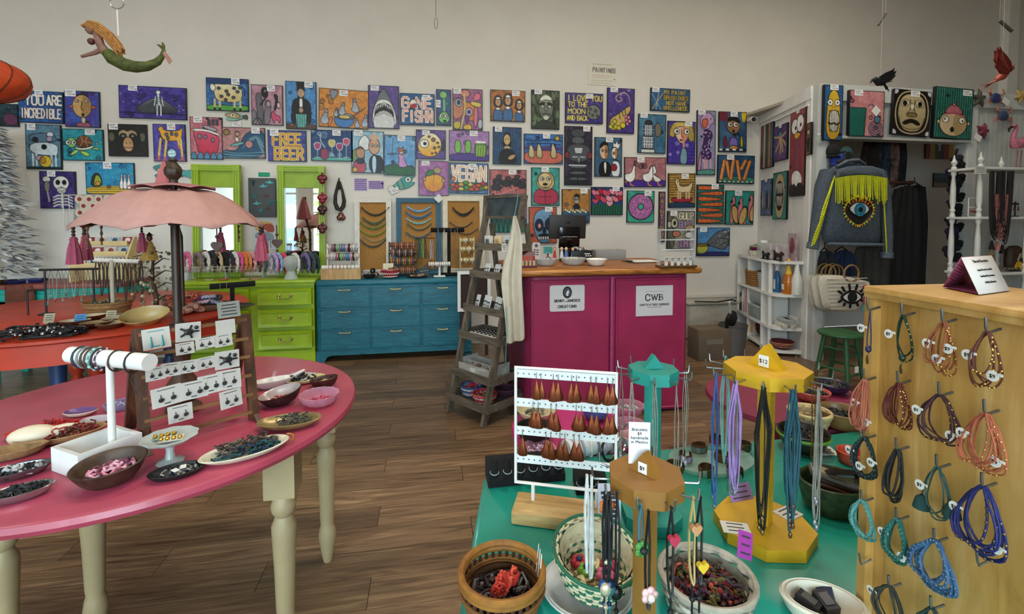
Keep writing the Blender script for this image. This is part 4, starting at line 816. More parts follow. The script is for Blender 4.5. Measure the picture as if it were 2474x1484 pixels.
for(x0,x1,y0,lab)in((460,583,397,'lime green framed mirror behind the pink umbrella'),(668,789,400,'lime green framed mirror with red shell flowers hung on its right side')):
 a=onY(x0,500,MY-.03).x;b=onY(x1,500,MY-.03).x-.02;top=onY((x0+x1)/2,y0,MY-.03).z;t=TG('framed_mirror',lab,'mirror',((a+b)/2,MY,gh+.001),rot=(-.02,0,0));W_=b-a;H_=top-gh
 q=MB();s=.062
 for sx in(-1,1):
  q.box((sx*(W_/2-s/2),.01,H_/2),(s,.05,H_))
  for k in(-.022,0,.022):q.box((sx*(W_/2-s/2)+k,-.018,H_/2-.03),(.012,.012,H_-.07))
  q.box((sx*(W_/2-s/2),-.016,H_-.03),(s,.016,.06))
 q.ob('stile',LIME,t)
 MB().box((0,.01,.03),(W_-2*s,.05,.06)).ob('rail',LIME,t)
 q=MB();q.box((0,.01,H_-.03),(W_-2*s,.05,.06))
 for k in(.012,.032,.05):q.box((0,-.018,H_-k),(W_-2*s,.012,.01))
 q.ob('rail',LIME,t)
 q=MB();hz=H_-.06;q.box((0,.018,hz-.075),(W_-2*s,.02,.15));q.box((0,.004,hz-.15),(W_-2*s,.016,.012));q.ob('head_panel',LIME2,t)
 MB().box((0,.022,(.06+hz-.15)/2),(W_-2*s,.006,hz-.21)).ob('mirror_glass',MIR,t)
 MB().box((0,.031,H_/2),(W_-.01,.01,H_-.01)).ob('backboard',m('5a4a38',.8),t)
# ---------------------------------------------------------------- the till counter
PK=m('a02a54',.42,0,.14,5,.1);PKD=m('86214a',.45,0,.12,6);OAK=wood(['5c3210','8f5522','b37433','c68a46'],(3,30,30),.35,.2)
cy=onZ(1672,988,0).y;cxl=onY(1266,850,cy).x;cxr=onY(1676,850,cy).x;ct=onY(1470,664,cy).z;CDP=.78
t=TG('till_counter','magenta painted shop counter with rounded corners and oak top','counter',(0,cy,0));TC=t
q=MB();r=.09
P=[(cxl+.02,CDP)]+[(cxl+.02,.1)]+[(cxl+.02+r-r*cos(a),.01+r-r*sin(a))for a in[i*PI/2/6 for i in RG(7)]]+[(cxr-.02-r+r*sin(a),.01+r-r*cos(a))for a in[i*PI/2/6 for i in RG(7)]]+[(cxr-.02,CDP)]
q.pr(P,ct-.012,(0,0,(ct-.012)/2+.004),(1,0,0),(0,1,0));q.ob('carcass',PKD,t)
xm=onY(1480,850,cy).x
for a,b in((cxl+.045,xm-.03),(xm+.018,cxr-.075)):
 q=MB();q.box(((a+b)/2,0.004,ct/2-.004),(b-a,.016,ct-.05));ringframe(q,a,b,.02,ct-.028,-.004,[(0,0),(.004,-.006),(.012,-.006),(.016,0)]);q.ob('front_panel',PK,t)
MB().cyl((xm-.008,-.002,.01),(xm-.008,-.002,ct-.012),.012,.012,10).cyl((xm+.006,.004,.01),(xm+.006,.004,ct-.012),.009,.009,8).ob('divider',m('ac3c6c',.4),t)
for x_ in(cxr-.056,cxl+.056):MB().cyl((x_,.03,.01),(x_,.03,ct-.012),.008,.008,8).ob('corner_strip',PKD,t)
q=MB();ox=.055;x0,x1=onY(1250,657,cy-.05).x,onY(1701,655,cy-.05).x;T=.045
R=.03
outl=[(x0+R-R*cos(a),-.05+R-R*sin(a))for a in[i*PI/2/5 for i in RG(6)]]+[(x1-R+R*sin(a),-.05+R-R*cos(a))for a in[i*PI/2/5 for i in RG(6)]]+[(x1,CDP+.02),(x0,CDP+.02)]
def rim(q,outl,z0,T,n=4):
 cxo=sum(p[0]for p in outl)/len(outl);cyo=sum(p[1]for p in outl)/len(outl);N=len(outl);L=[]
 nr=[]
 for i in RG(N):
  a,b=Vc(outl[i-1]),Vc(outl[(i+1)%N]);d=(b-a).normalized();nr.append(Vc((d.y,-d.x)))
 for k in RG(n+1):
  a=-PI/2+PI*k/n;off=T/2*(cos(a)-1);L.append([(p[0]+nr[i].x*off,p[1]+nr[i].y*off,z0+T/2+T/2*sin(a))for i,p in EN(outl)])
 vs=[p for l in L for p in l];fs=[(k*N+i,k*N+(i+1)%N,(k+1)*N+(i+1)%N,(k+1)*N+i)for k in RG(n)for i in RG(N)]+[TU(RG(N-1,-1,-1)),TU(RG(n*N,(n+1)*N))]
 return q.add(vs,fs)
rim(q,outl,ct,T,6);q.ob('worktop',OAK,t);CTZ=ct+T
def cpos(x,y):return onZ(x,y,CTZ)
def frontcard(name,box,fn,label,rounded=0):
 x0,y0,x1,y1=box;Y=cy-.005;a=onY(x0,(y0+y1)/2,Y);b=onY(x1,(y0+y1)/2,Y);zt=onY((x0+x1)/2,y0,Y).z;zb=onY((x0+x1)/2,y1,Y).z
 A=Art(x1-x0,y1-y0,5,1.6);fn(A);o=artface(name,A.done(.02),b.x-a.x,zt-zb,PAPER,None,.0015,TAGE);o.location=((a.x+b.x)/2,Y-.0015,(zt+zb)/2);return tag(o,label,'sign')
def serif(A,txt,x,y,w_,h,c,lw):
 S_,W=strokes(txt);
 for st in S_:
  T_=[(x+p[0]*w_/W,y+p[1]*h/6)for p in st];A.l(T_,lw,c,0)
  for e in(T_[0],T_[-1]):A.l([(e[0]-w_/W*.7,e[1]),(e[0]+w_/W*.7,e[1])],lw*.6,c,0)
def f(A):
 A.im[:]=hx('d5d0d0');A.l([(25,20),(75,20)],.8,'999',0);A.l([(25,20),(25,54)],.6,'bbb',0);A.l([(75,20),(75,54)],.6,'bbb',0);P=[ck([(37,35),(36,30),(29,28),(25,39),(29,50),(36,48),(38,44)],2,False)];A.l(P[0],2.4,'2a2a2c',0);A.l([(37,30),(37,35)],1,'2a2a2c',0)
 A.l([(42,30),(46,48),(50,33),(54,48),(58,30)],2.2,'2a2a2c',0)
 for xx in(42,50,58):A.l([(xx-2.4,30),(xx+2.4,30)],.9,'2a2a2c',0)
 A.l([(63,30),(63,48)],2.6,'2a2a2c',0);A.l([(61,30),(68,30),(71,32),(71,36),(68,38.4),(63,38.4)],1.6,'2a2a2c',1);A.l([(64,38.4),(70,39),(73,42),(72,46),(69,48),(61,48)],1.7,'2a2a2c',1)
 A.t('CRAFTS WITHOUT BORDERS',11,60,78,5.6,'4a4a4c',1.0);A.l([(32,71),(70,71)],1.2,'7a7a7c',0)
frontcard('paper_sign',(1536,690,1625,763),f,'square white sign with the letters CWB on the counter front')
def f(A):
 A.im[:]=hx('d5d0d0');
 for(cx_,cy_,sx,sy)in((0,0,1,1),(100,0,-1,1),(0,100,1,-1),(100,100,-1,-1)):A.put((A.X*100/A.W-cx_)*sx+(A.Y*100/A.H-cy_)*sy*.74<4.2,'a02a54')
 A.e(50,28,12,21,'2c2c30',1.2);A.e(50,28,9.6,17,'6c6e76',.8);A.p([(46,22),(51,16),(55,22),(56,28),(53,34),(54,42),(46,42),(47,32)],'dcdce0',.5);A.p([(44,24),(48,15),(54,17),(49,22),(46,34)],'3a3a40',0)
 for i in RG(14):
  a=i*6.283/14;A.e(50+12*cos(a),28+21*sin(a),1.5,2,'2c2c30',0)
 serif(A,'BENNY.JANESCO',14,55,72,8.5,'2c2c30',1.35);serif(A,'CREATIONS',24,77,52,9,'2c2c30',1.35)
frontcard('paper_sign',(1328,689,1412,752),f,'white round cornered sign reading BENNY.JANESCO CREATIONS on the counter front')
# ---------------------------------------------------------------- tables
def turned_leg(name,prof,mats,parent,x,y,sq=None,ztop=None):
 q=MB()
 if sq:q.box((x,y,(sq[0]+ztop)/2),(sq[1],sq[1],ztop-sq[0]),sq[2]if len(sq)>2 else 0)
 q.la(prof,(x,y,0),20);return q.ob(name,mats,parent)
TZ=.74
PINK=m('ad4459',.36,0,.14,6,.12,.1);IV=m('a3926e',.5,0,.12,7,.1)
pcx,pcy=-.86,1.68
t=TG('round_table','round table with pink painted top and cream turned legs','table',(pcx,pcy,0));
q=MB();rr=.605;q.la([(0,TZ-.034),(rr-.03,TZ-.034),(rr-.006,TZ-.028),(rr,TZ-.016),(rr-.004,TZ-.004),(rr-.014,TZ),(0,TZ)],n=96);q.ob('tabletop',PINK,t)
MB().la([(.40,TZ-.035),(.40,TZ-.115),(.385,TZ-.115),(.385,TZ-.035)],n=48).ob('apron',IV,t)
LP=[(r*.8,z)for r,z in[(.02,0),(.024,.012),(.034,.06),(.042,.105),(.036,.135),(.03,.15),(.033,.17),(.037,.30),(.043,.40),(.044,.43),(.034,.45),(.03,.46),(.042,.475),(.045,.495),(.036,.515),(.03,.525),(.04,.535),(.052,.55)]]
for(x,y)in((-.435,1.50),(-.40,1.93),(-1.14,1.47),(-1.06,1.69)):turned_leg('leg',LP,IV,t,x-pcx,y-pcy,(.53,.086),TZ-.035)
RED=m('c03a20',.4,0,.14,6,.12);NAVY=m('1f3a66',.45,0,.12)
rcx,rcy,rR=-2.2,3.6,.9
t=TG('round_table','round table with red top and one red and two blue turned legs','table',(rcx,rcy,0));RT=t
MB().la([(0,TZ-.03),(rR-.02,TZ-.03),(rR,TZ-.02),(rR,TZ-.006),(rR-.008,TZ),(0,TZ)],n=96).ob('tabletop',RED,t)
MB().la([(rR-.06,TZ-.03),(rR-.06,TZ-.15),(rR-.08,TZ-.15),(rR-.08,TZ-.03)],n=72).ob('apron',RED,t)
L2=[(.028,0),(.034,.02),(.046,.10),(.05,.13),(.036,.16),(.036,.18),(.05,.20),(.044,.24),(.05,.42),(.056,.54),(.058,.6)]
L3=[(.028,0),(.04,.06),(.03,.09),(.05,.14),(.05,.18),(.03,.21),(.045,.25),(.052,.30),(.034,.34),(.05,.38),(.056,.44),(.036,.47),(.056,.50),(.06,.6)]
for px,py,pf,mm_,lab in((145,1004,L2,NAVY,'blue painted leg'),(237,985,L3,RED,'red painted leg'),(412,905,L2,NAVY,'blue painted leg')):
 p=onZ(px,py,0);o=turned_leg('leg',pf,mm_,t,p.x-rcx,p.y-rcy,(.58,.11),TZ-.03);o['label']=lab
p=Vc((-2.8,4.35,0));turned_leg('leg',L3,RED,t,p.x-rcx,p.y-rcy,(.58,.11),TZ-.03)
TEAL=m('1c8f7c',.28,0,.1,4,.1,.3)
t=TG('display_table','teal painted display table with chamfered corner at the right front','table',(0,0,0))
a=onZ(1177,1137,TZ);b=onZ(1360,1102,TZ);c=onZ(1165,1150,TZ);e=onZ(1105,1484,TZ);g=onZ(2007,1044,TZ)
dn=(e-c).normalized();far=e+dn*.45
out=[(far.x,far.y),(1.55,far.y),(1.55,g.y+.02),(g.x,g.y),(b.x,b.y),(b.x-.03,b.y-.002),(a.x+.01,a.y),(a.x,a.y-.008),(c.x,c.y-.01)]
q=MB();rim(q,out,TZ-.03,.03,3);q.ob('tabletop',TEAL,t)
q=MB();
for x,y in((.2,.4),(1.45,.4),(.22,1.05),(1.45,1.08)):q.box((x,y,(TZ-.03)/2),(.07,.07,TZ-.03),0,1.0);t2=q.ob('leg',TEAL,t);q=MB()
q.box((.83,.72,TZ-.075),(1.2,.66,.09));q.ob('apron',TEAL,t)
MAG=m('b8276f',.4,0,.1,5)
mp_=onZ(1405,1042,.728);MZ=.728
for p_,r_,c_,lab in((mp_+Vc((0,.04,0)),.2,MAG,'small round magenta table behind the white earring rack'),(onZ(1975,992,.728)+Vc((0,.13,0)),.27,m('7c2340',.45,0,.12),'dark magenta round table behind the yellow necklace stand')):
 t=TG('side_table',lab,'table',(p_.x,p_.y,0));MB().la([(0,.70),(r_-.02,.70),(r_,.71),(r_-.004,.725),(0,.728)],n=64).ob('tabletop',c_,t);MB().la([(.14,0),(.14,.02),(.05,.06),(.04,.2),(.05,.4),(.04,.55),(.1,.70)],n=20).ob('pedestal',c_,t)
# ---------------------------------------------------------------- grey A-frame ladder shelf
LG=wood(['39332b','544b40','6a5f50','7a6e5c'],(30,30,4),.75,.2);LGx=wood(['39332b','544b40','6a5f50','7a6e5c'],(4,30,30),.75,.2)
Lp=onZ(1082,995,0);Rp=onZ(1171,1034,0);ux=(Rp-Lp);LW=ux.length;ux.normalize();uy=Vc((-ux.y,ux.x,0))
if uy.y<0:uy=-uy
lrz=math.atan2(ux.y,ux.x);LT=1.52
t=TG('ladder_shelf','grey wooden ladder shelf with six trays and a small chalkboard on top','shelf',Lp,lrz);LAD=t
def lw(x,y,z):return Lp+ux*x+uy*y+Vc((0,0,z))
best=min((abs((lambda v:CX+FPX*(v.dot(_R))/v.dot(_F))(lw(0,d_/100,LT)-CAMP)-1180),d_)for d_ in RG(0,90));LEAN=best[1]/100
def fr(z):return LEAN*z/LT
for s,x in((0,.012),(1,LW-.012)):
 MB().bar((x,0,0),(x,LEAN,LT),.024,.045,(0,1,0)).ob('front_rail',LG,t)
 MB().bar((x,LEAN+.22,0),(x,LEAN+.02,LT-.2),.022,.035,(0,1,0)).ob('back_leg',LG,t)
trays=[]
for(py,nm,dp)in((590,'a',.10),(655,'b',.13),(735,'c',.16),(800,'d',.20),(888,'e',.26),(948,'f',.34)):
 best=min((abs((lambda v:CY-FPX*v.dot(_U)/v.dot(_F))(lw(-.02,fr(z/200),z/200)-CAMP)-py),z/200)for z in RG(10,290));z=best[1];y0=fr(z)-.03;W_=LW+.03
 q=MB();d=dp+.05;q.box((LW/2,y0+d/2,z-.03),(W_,d,.010));q.box((LW/2,y0,z-.012),(W_,.012,.05));q.box((LW/2,y0+d,z-.012),(W_,.012,.05));q.box((-.015,y0+d/2,z-.012),(.012,d,.05));q.box((LW+.015,y0+d/2,z-.012),(.012,d,.05));q.ob('tray',LGx,t);trays.append((z-.025,y0,d))
q=MB();zb=LT-.005;hb=.15;yb=LEAN*.96-.01
for a,b in(((0,yb,zb),(LW,yb,zb)),((0,yb-.01,zb-hb),(LW,yb-.01,zb-hb))):q.bar(a,b,.03,.022,(0,0,1))
for x in(.0,LW):q.bar((x,yb-.012,zb-hb),(x,yb,zb+.01),.024,.03,(1,0,0))
o=q.ob('chalkboard_frame',LGx,t);MB().box((LW/2,yb-.004,zb-hb/2),(LW-.02,.008,hb-.02)).ob('slate',m('3a4145',.85,0,.35,14),o)
def tray_pt(i,fx,fy,dz=0):z,y0,d=trays[i];return Vc((LW*fx,y0+d*fy,z+dz))
def lad(v):return Lp+ux*v.x+uy*v.y+Vc((0,0,v.z))
CL=m('cfc4b0',.9,0,.06,20,.1);ap=atD(1238,690,dep(lw(LW*.9,-.02,.9)))
t=TG('apron','cream cloth apron with blue ties hanging on the right side of the ladder shelf','apron',ap)
k=dep(ap)/FPX
def aw(px,py):return Vc(((px-1238)*k,0,(690-py)*k))
L=[(1240,520),(1232,570),(1218,625),(1210,670),(1214,720),(1222,770),(1224,835)];Rr=[(1246,520),(1258,560),(1262,600),(1258,660),(1262,720),(1266,780),(1268,822)]
g=[]
for i in RG(len(L)):
 a,b=aw(*L[i]),aw(*Rr[i]);row=[]
 for j in RG(15):
  u=j/14;p=a+(b-a)*u;p=Vc((p.x,.018*sin(u*11+i*.35)*min(1,i*.5)+.02*sin(u*4),p.z-.012*sin(u*PI*1.0)*(i==6)));row.append(p)
 g.append(row)
q=MB();q.sheet(g);o=q.ob('cloth',CL,t);sd=o.modifiers.new('solid','SOLIDIFY');sd.thickness=.003;sb=o.modifiers.new('sub','SUBSURF');sb.levels=2;sb.render_levels=2
MB().tb([aw(1252,468),aw(1249,490),aw(1243,522)],.006,5,flat=.3).tb([aw(1222,740),aw(1224,800),aw(1220,900)],.006,5,flat=.3).ob('tie',m('6fb0b0',.8),t)
CARD=m('d9d6d0',.8,0,.05);
def ladder_card(i,fx,fy,w_,h,lab,fn,tilt=-.35,grp='jewellery cards in the ladder trays',mats=None):
 p=lad(tray_pt(i,fx,fy,0));t=TG('jewellery_card',lab,'card',p,lrz,grp,rot=(tilt,0,lrz));MB().box((0,0,h/2+.001),(w_,.0025,h)).ob('card',mats or CARD,t);fn(t,w_,h);return t
def studs(t,w_,h):
 q=MB()
 for s in(-1,1):q.sph((s*w_*.2,-.006,h*.55),.006,6,4);q.tb([(s*w_*.2,-.004,h*.55),(s*w_*.2,-.004,h*.3)],.0018,4);q.sph((s*w_*.2,-.005,h*.28),(.004,.003,.007),6,4)
 q.ob('earrings',m('3a3a40',.4,.5),t)
ORD=['leftmost','second from the left','third from the left','fourth from the left','fifth from the left','sixth from the left','seventh from the left','eighth from the left']
for n in RG(3):ladder_card(1,.18+.27*n,.45,.055,.085,'white earring card in the second ladder tray, %s'%ORD[n],studs)
for n in RG(6):ladder_card(2,.1+.155*n,.35+.12*(n%2),.04,.10,'narrow white jewellery card in the third ladder tray, %s'%ORD[n],studs)
for n,(c,lab)in EN((('cfcac0','white card with a black print in the top ladder tray'),('d8c09a','tan wrapped packet in the top ladder tray'),('c2ccd6','clear bagged packet in the top ladder tray'))):
 p=lad(tray_pt(0,.18+.27*n,.4));t=TG('packet',lab,'packet',p,lrz);MB().bbox((0,0,.045),(.07,.03,.09),.006).ob('bag',m(c,.4,0,.2,40),t);MB().box((0,-.0165,.04),(.035,.001,.05)).ob('label',m('5a5a5c' if n!=1 else 'b08858',.7,0,.5,60),t)
t=TG('price_card','small white price card clipped to the front of the top ladder tray','price card',lad(tray_pt(0,.78,0,.012)+Vc((0,-.0095,0))),lrz);MB().box((0,0,0),(.052,.0015,.06)).ob('card',CARD,t);q=MB();[q.box((0,-.0012,.016-.013*i),(.034-.008*i,.0006,.003))for i in RG(3)];q.ob('print',DK,t)
t=TG('ring_tray','white insert tray of dark rings on the fourth ladder tray','tray',lad(tray_pt(3,.5,.5,.0015)),lrz);MB().box((0,0,.012),(LW*.8,.14,.022)).ob('insert',m('e6e3dd',.7),t)
q=MB()
for i in RG(5):
 for j in RG(7):q.la([(.0075,0),(.009,.003),(.0075,.006),(.006,.003),(.0075,0)],(-LW*.33+LW*.11*j,-.05+.025*i,.024),8);q.box((-LW*.33+LW*.11*j,-.05+.025*i,.0245),(.016,.006,.003))
tag(q.ob('rings',m('221f22',.35,.5),t),kind='stuff')
t=TG('price_card','small white card standing at the back of the ring tray','price card',lad(tray_pt(3,.82,.8,.03)),lrz);MB().box((0,.005,.0),(.04,.0015,.05)).ob('card',CARD,t)
t=TG('wooden_crate','pale wooden crate with compartments on the fifth ladder tray','crate',lad(tray_pt(4,.46,.42,0)),lrz);cw,cdp,chh=LW*.86,.19,.075
q=MB()
for s in(-1,1):q.box((0,s*cdp/2,chh/2),(cw,.008,chh));q.box((s*cw/2,0,chh/2+.01),(.008,cdp,chh+.02))
q.box((0,0,.005),(cw,cdp,.008));q.box((0,0,chh/2),(cw,.005,chh-.01));q.box((-cw/6,0,chh/2),(.005,cdp,chh-.01));q.box((cw/6,0,chh/2),(.005,cdp,chh-.01));q.ob('box',wood(['8a857c','b0aaa0','c8c4bc'],(4,30,30),.8,.2),t)
q=MB()
for s in(-1,1):q.tb([(s*(cw/2+.006),-.05,chh),(s*(cw/2+.02),-.04,chh+.035),(s*(cw/2+.02),.04,chh+.035),(s*(cw/2+.006),.05,chh)],.004,6)
q.ob('handle',m('22201e',.5,.5),t)
MB().box((.0,-cdp/2-.0055,.03),(.05,.0015,.055)).ob('label',CARD,t)
for n in RG(4):
 p=lad(tray_pt(4,.46,.42,.02))+ux*((n-1.5)*.06)+uy*.0;t=TG('trinket','small dark wrapped trinket in the ladder crate, %s'%ORD[n],'trinket',p,U(0,3),'trinkets in the crate');MB().sph((0,0,.022),(.024,.03,.022),9,6).ob('bundle',m('6a4c44',.7,0,.4,60),t);MB().sph((0,-.01,.04),(.012,.012,.006),8,4).ob('tuft',m('b0a89c',.7),t)
def basket(name,label,cat,loc,r0,r1,h,cols,bands=7,group=None,rz=0,sx=1,sy=1,n=28,wall=.008,weave=T1):
 t=TG(name,label,cat,loc,rz,group);mats=[m(c,.75,0,.2,60,.2)for c in cols]
 MB().la([(0,.002),(r0,.002),(r1-wall,h-.004)],n=n,sx=sx,sy=sy).ob('liner',mats[-1],t)
 q=MB()
 for i in RG(bands):
  u=(i+.5)/bands;r=r0+(r1-r0)*u;z=h*u;th=h/bands*.56;P=[]
  for k in RG(n*2):
   a=PI*k/n;rr=r+(.0035 if(k//2+i)%2 else-.002)*(1 if weave else 0);P.append((rr*cos(a)*sx,rr*sin(a)*sy,z))
  q.mat(i%len(cols)).tb(P,th,6,T1)
 q.ob('weave',mats,t);MB().tb([((r1+.002)*cos(2*PI*k/48)*sx,(r1+.002)*sin(2*PI*k/48)*sy,h)for k in RG(48)],h/bands*.62,7,T1).ob('rim',mats[0],t)
 return t
b1=tray_pt(5,.22,.38,0.002);b2=tray_pt(5,.66,.3,.002);b3=tray_pt(5,.7,.8,.002)
basket('woven_basket','blue and white woven basket on the bottom ladder tray','basket',lad(b1),.055,.075,.07,['3c4a78','d8d4c8','7c88b0'],6)
basket('woven_basket','red and white woven basket on the bottom ladder tray','basket',lad(b2),.055,.082,.06,['c04048','e0d0c4','a83040'],6)
basket('woven_basket','dark plum basket at the back of the bottom ladder tray','basket',lad(b3),.05,.072,.05,['5a2c40','3a2430'],5)
for n,(c,dx)in EN((('e0483c',-.02),('d8607c',.02),('c03048',.0),('e89080',.03))):
 t=TG('felt_ball','%s yarn ball heaped in the blue and white basket'%['orange red','pink','crimson','salmon'][n],'ball',lad(b1)+Vc((dx,.02*(n%2)-.01+.012*n,.05+.012*(n>1))),0,'yarn balls');MB().sph((0,0,0),.024,10,7).ob('yarn',m(c,.9,0,.2,80,.3),t)
q=MB()
for i in RG(26):a=U(0,6.3);r=U(0,.05);q.tb([(r*cos(a),r*sin(a),.03+U(0,.02)),(r*cos(a)+U(-.03,.03),r*sin(a)+U(-.03,.03),.04+U(0,.02))],.005,5)
tag(q.ob('snack_sticks',m('b08a60',.8,0,.3),None,loc=lad(b2)),'heap of short tan sticks in the red and white basket','sticks',kind='stuff')
c=onZ(1122,880,0);fy=gy-.10
a=onY(1105,655,fy);b=onY(1185,655,fy);zt=onY(1140,655,fy).z;zb=onY(1140,752,fy).z
t=TG('framed_board','white picture frame with dark backing propped against the blue dresser behind the ladder','frame',((a.x+b.x)/2,fy,zb));W_=b.x-a.x;H_=zt-zb
q=MB();
for s in(-1,1):q.box((s*(W_/2-.015),0,H_/2),(.03,.02,H_))
for z in(.015,H_-.015):q.box((0,0,z),(W_-.06,.02,.03))
q.ob('moulding',WHITE,t);q=MB();[q.box((s*W_*.38,.012,-zb/2+.01),(.03,.02,zb-.02))for s in(-1,1)];q.ob('easel_leg',m('35211c',.8),t);MB().box((0,.006,H_/2),(W_-.05,.006,H_-.05)).ob('backing',m('35211c',.8),t)
# ---------------------------------------------------------------- fringed pink umbrella on the red table
PKC=m('bd9088',.85,0,.06,25,.1);DW=wood(['24150d','3a2418','4c3020'],(30,30,5),.45,.15)
ub=onZ(430,792,TZ);UD=dep(ub)/FPX;zr=HC-(549-530)*UD;ur=(634-186)/2*UD*.86;zt=HC+(530-447)*UD+.0
t=TG('fabric_umbrella','dusty pink scalloped umbrella on a dark pole over the red table','umbrella',(ub.x,ub.y,0));UMB=t
MB().la([(.05,TZ),(.05,TZ+.02),(.03,TZ+.03),(.022,TZ+.05),(.022,zr+.05),(.016,zt+.01)],n=16).la([(.03,zr+.01),(.036,zr+.03),(.03,zr+.05),(.022,zr+.06)],n=14).ob('pole',DW,t)
N=64;ribs=8;rows=14;V=[]
for i in RG(rows+1):
 u=i/rows;row=[]
 for k in RG(N):
  a=2*PI*k/N;s=abs(sin(a*ribs/2));r=.05+(ur-.05)*u;r*=1-.035*s*u;z=zt-.045-(zt-.045-zr)*(u**1.75)*1.0-.0+.042*sin(u*PI)-.018*sin(u*PI)*s;z+=.016*s*(u>.98)-.006*cos(a*ribs)*u*u+.004*sin(a*23+u*9)*u;row.append((r*cos(a),r*sin(a),z))
 V.append(row+[row[0]])
q=MB();q.sheet(V);o=q.ob('canopy',PKC,t,60);sd=o.modifiers.new('solid','SOLIDIFY');sd.thickness=.004
V=[]
for i in RG(5):
 u=i/4;row=[]
 for k in RG(N):
  a=2*PI*k/N;s=abs(sin(a*4));r=.035+(.25-.035)*u*(1-.12*s*u)*1.0;z=zt+.004-.03*u**1.2+.012*s*u;row.append((r*.85*cos(a),r*.85*sin(a),z))
 V.append(row+[row[0]])
q=MB();q.sheet(V);o=q.ob('top_flap',m('ad7274',.85,0,.06,25),t,60);sd=o.modifiers.new('solid','SOLIDIFY');sd.thickness=.004
q=MB()
for k in RG(8):
 a=2*PI*(k+.0)/8;q.bar((.03*cos(a),.03*sin(a),zr+.045),(ur*.93*cos(a),ur*.93*sin(a),zr+.015),.008,.012)
q.ob('ribs',DW,t)
zf=zt-.01;k_=UD*60
MB().la([(.034,zf),(.036,zf+.012),(.022,zf+.02),(.02,zf+.035),(.028,zf+.045),(.04,zf+.062),(.044,zf+.085),(.038,zf+.105),(.022,zf+.125),(.016,zf+.135),(.024,zf+.142),(.018,zf+.152),(0,zf+.156)],n=14,wav=.05,wn=7).ob('finial',m('3a2a18',.5,0,.5,90,.5),t)
TAS=m('a64a60',.8,0,.2,90,.3)
def tassel(x,y,z,s=1,parent=None):
 q=MB();q.tb([(x,y,z),(x,y,z-.05*s)],.004*s,5)
 for i in RG(3):q.sph((x,y,z-.012*s-.014*s*i),(.008*s,.008*s,.007*s),7,4)
 o=q.ob('bead_string',m('3c241a',.5),parent)
 MB().la([(0,z-.045*s),(.010*s,z-.05*s),(.014*s,z-.06*s),(.012*s,z-.066*s),(.02*s,z-.1*s),(.027*s,z-.165*s),(.0,z-.16*s)],(x,y,0),16,wav=.12,wn=8).ob('tassel',TAS,parent);return o
for px,py,s in((178,556,1.15),(258,556,1.2),(298,556,1.0),(472,556,1.05),(613,552,1.05),(626,553,1.25)):
 c=(px-430)*UD;ang=math.acos(max(-1,min(1,c/ur)));sg=-1 if px in(258,626,178)else 1
 x,y=ur*cos(ang)*.985,sg*ur*sin(ang)*.985*.8;tassel(x,y,zr+.012,s,t)
for px in(190,215,240,330,520,600):
 c=(px-430)*UD;ang=math.acos(max(-1,min(1,c/ur*.97)));x,y=ur*cos(ang),-.85*ur*sin(ang)*(1 if px%40 else-1);q=MB();zc=zr
 for i in RG(9):q.sph((x,y,zc-.012*i),(.006+.003*(i%3==0),)*3,6,4)
 q.ob('bead_drop',m('6a4a34',.5,0,.3),t)
def hpoly(s):return[(0,-s),(s*.75,-.15*s),(s*.95,.3*s),(s*.75,.7*s),(s*.4,.78*s),(0,.5*s),(-s*.4,.78*s),(-s*.75,.7*s),(-s*.95,.3*s),(-s*.75,-.15*s)]
for px,py,s in((556,592,.032),(645,592,.032)):
 c=(px-430)*UD;y=-.45*ur if px==556 else .1;z=HC+(530-py)*UD;MB().pr(hpoly(s),.012,(c,y,z)).tb([(c,y,z+s*.5),(c,y,zr+.01)],.003,5).sph((c,y,z+s+.02),.01,8,5).sph((c,y,z-s-.012),.009,8,5).ob('wooden_heart',m('4a2c1c',.5,0,.2,20),t)
c=atD(395,440,dep(ub)*1.12);k=dep(c)/FPX
t=TG('folded_umbrella','small folded pink umbrella showing above the canopy on the left','umbrella',(c.x,c.y,TZ))
MB().tb([(.09,0,0),(.086,0,.5),(.02,0,c.z-TZ-.1),(.03,0,c.z-TZ+.13)],[.014,.016,.016,.012],8).ob('shaft',DW,t)
MB().la([(.012,c.z-TZ+.13),(.03,c.z-TZ+.08),(.055,c.z-TZ-.02),(.085,c.z-TZ-.16),(.07,c.z-TZ-.17)],(.01,0,0),18,wav=.14,wn=6).ob('cloth',m('b8686c',.85,0,.08),t)
# ---------------------------------------------------------------- generic small goods
SIL=m('b8b8ba',.25,.95,.08);GOLD=m('c79a3c',.3,.9,.1);COPPER=m('7a3f22',.32,.75,.35,30);BLK=m('0d0d0f',.55,0,.2);VEL=m('070708',.95,0,.1,60);STEEL=m('9c9ea0',.28,.95,.05);PAPW=m('e4e2dc',.8,0,.03);COCO=m('3a271b',.45,0,.45,50,.3);GL=glass('e6ecec',.12,.04);PGL=glass('dfa8bc',.3,.05)
def on(px,py,z=TZ):return onZ(px,py,z+.001)
def dish(name,label,cat,loc,r,h,mat_,rz=0,sy=1,foot=.55,th=.004,tilt=None,group=None,wav=0,wn=8,inner=None,shape=.5,parts=T1):
 t=TG(name,label,cat,loc,rz,group,rot=tilt);P=[(0,0),(r*foot,0)]
 for i in RG(1,7):u=i/6;P.append((r*foot+(r-r*foot)*u**shape,h*u))
 I=[(max(a-th,0),b+(th if b<h*.99 else 0))for a,b in reversed(P)]
 MB().la(P+[(r-th*.5,h+th*.4)]+([]if inner else I),n=32,sy=sy,wav=wav,wn=wn).ob('shell',mat_,t)
 if inner:MB().la([(r-th*.5,h+th*.4)]+I,n=32,sy=sy,wav=wav,wn=wn).ob('inside',inner,t)
 return t
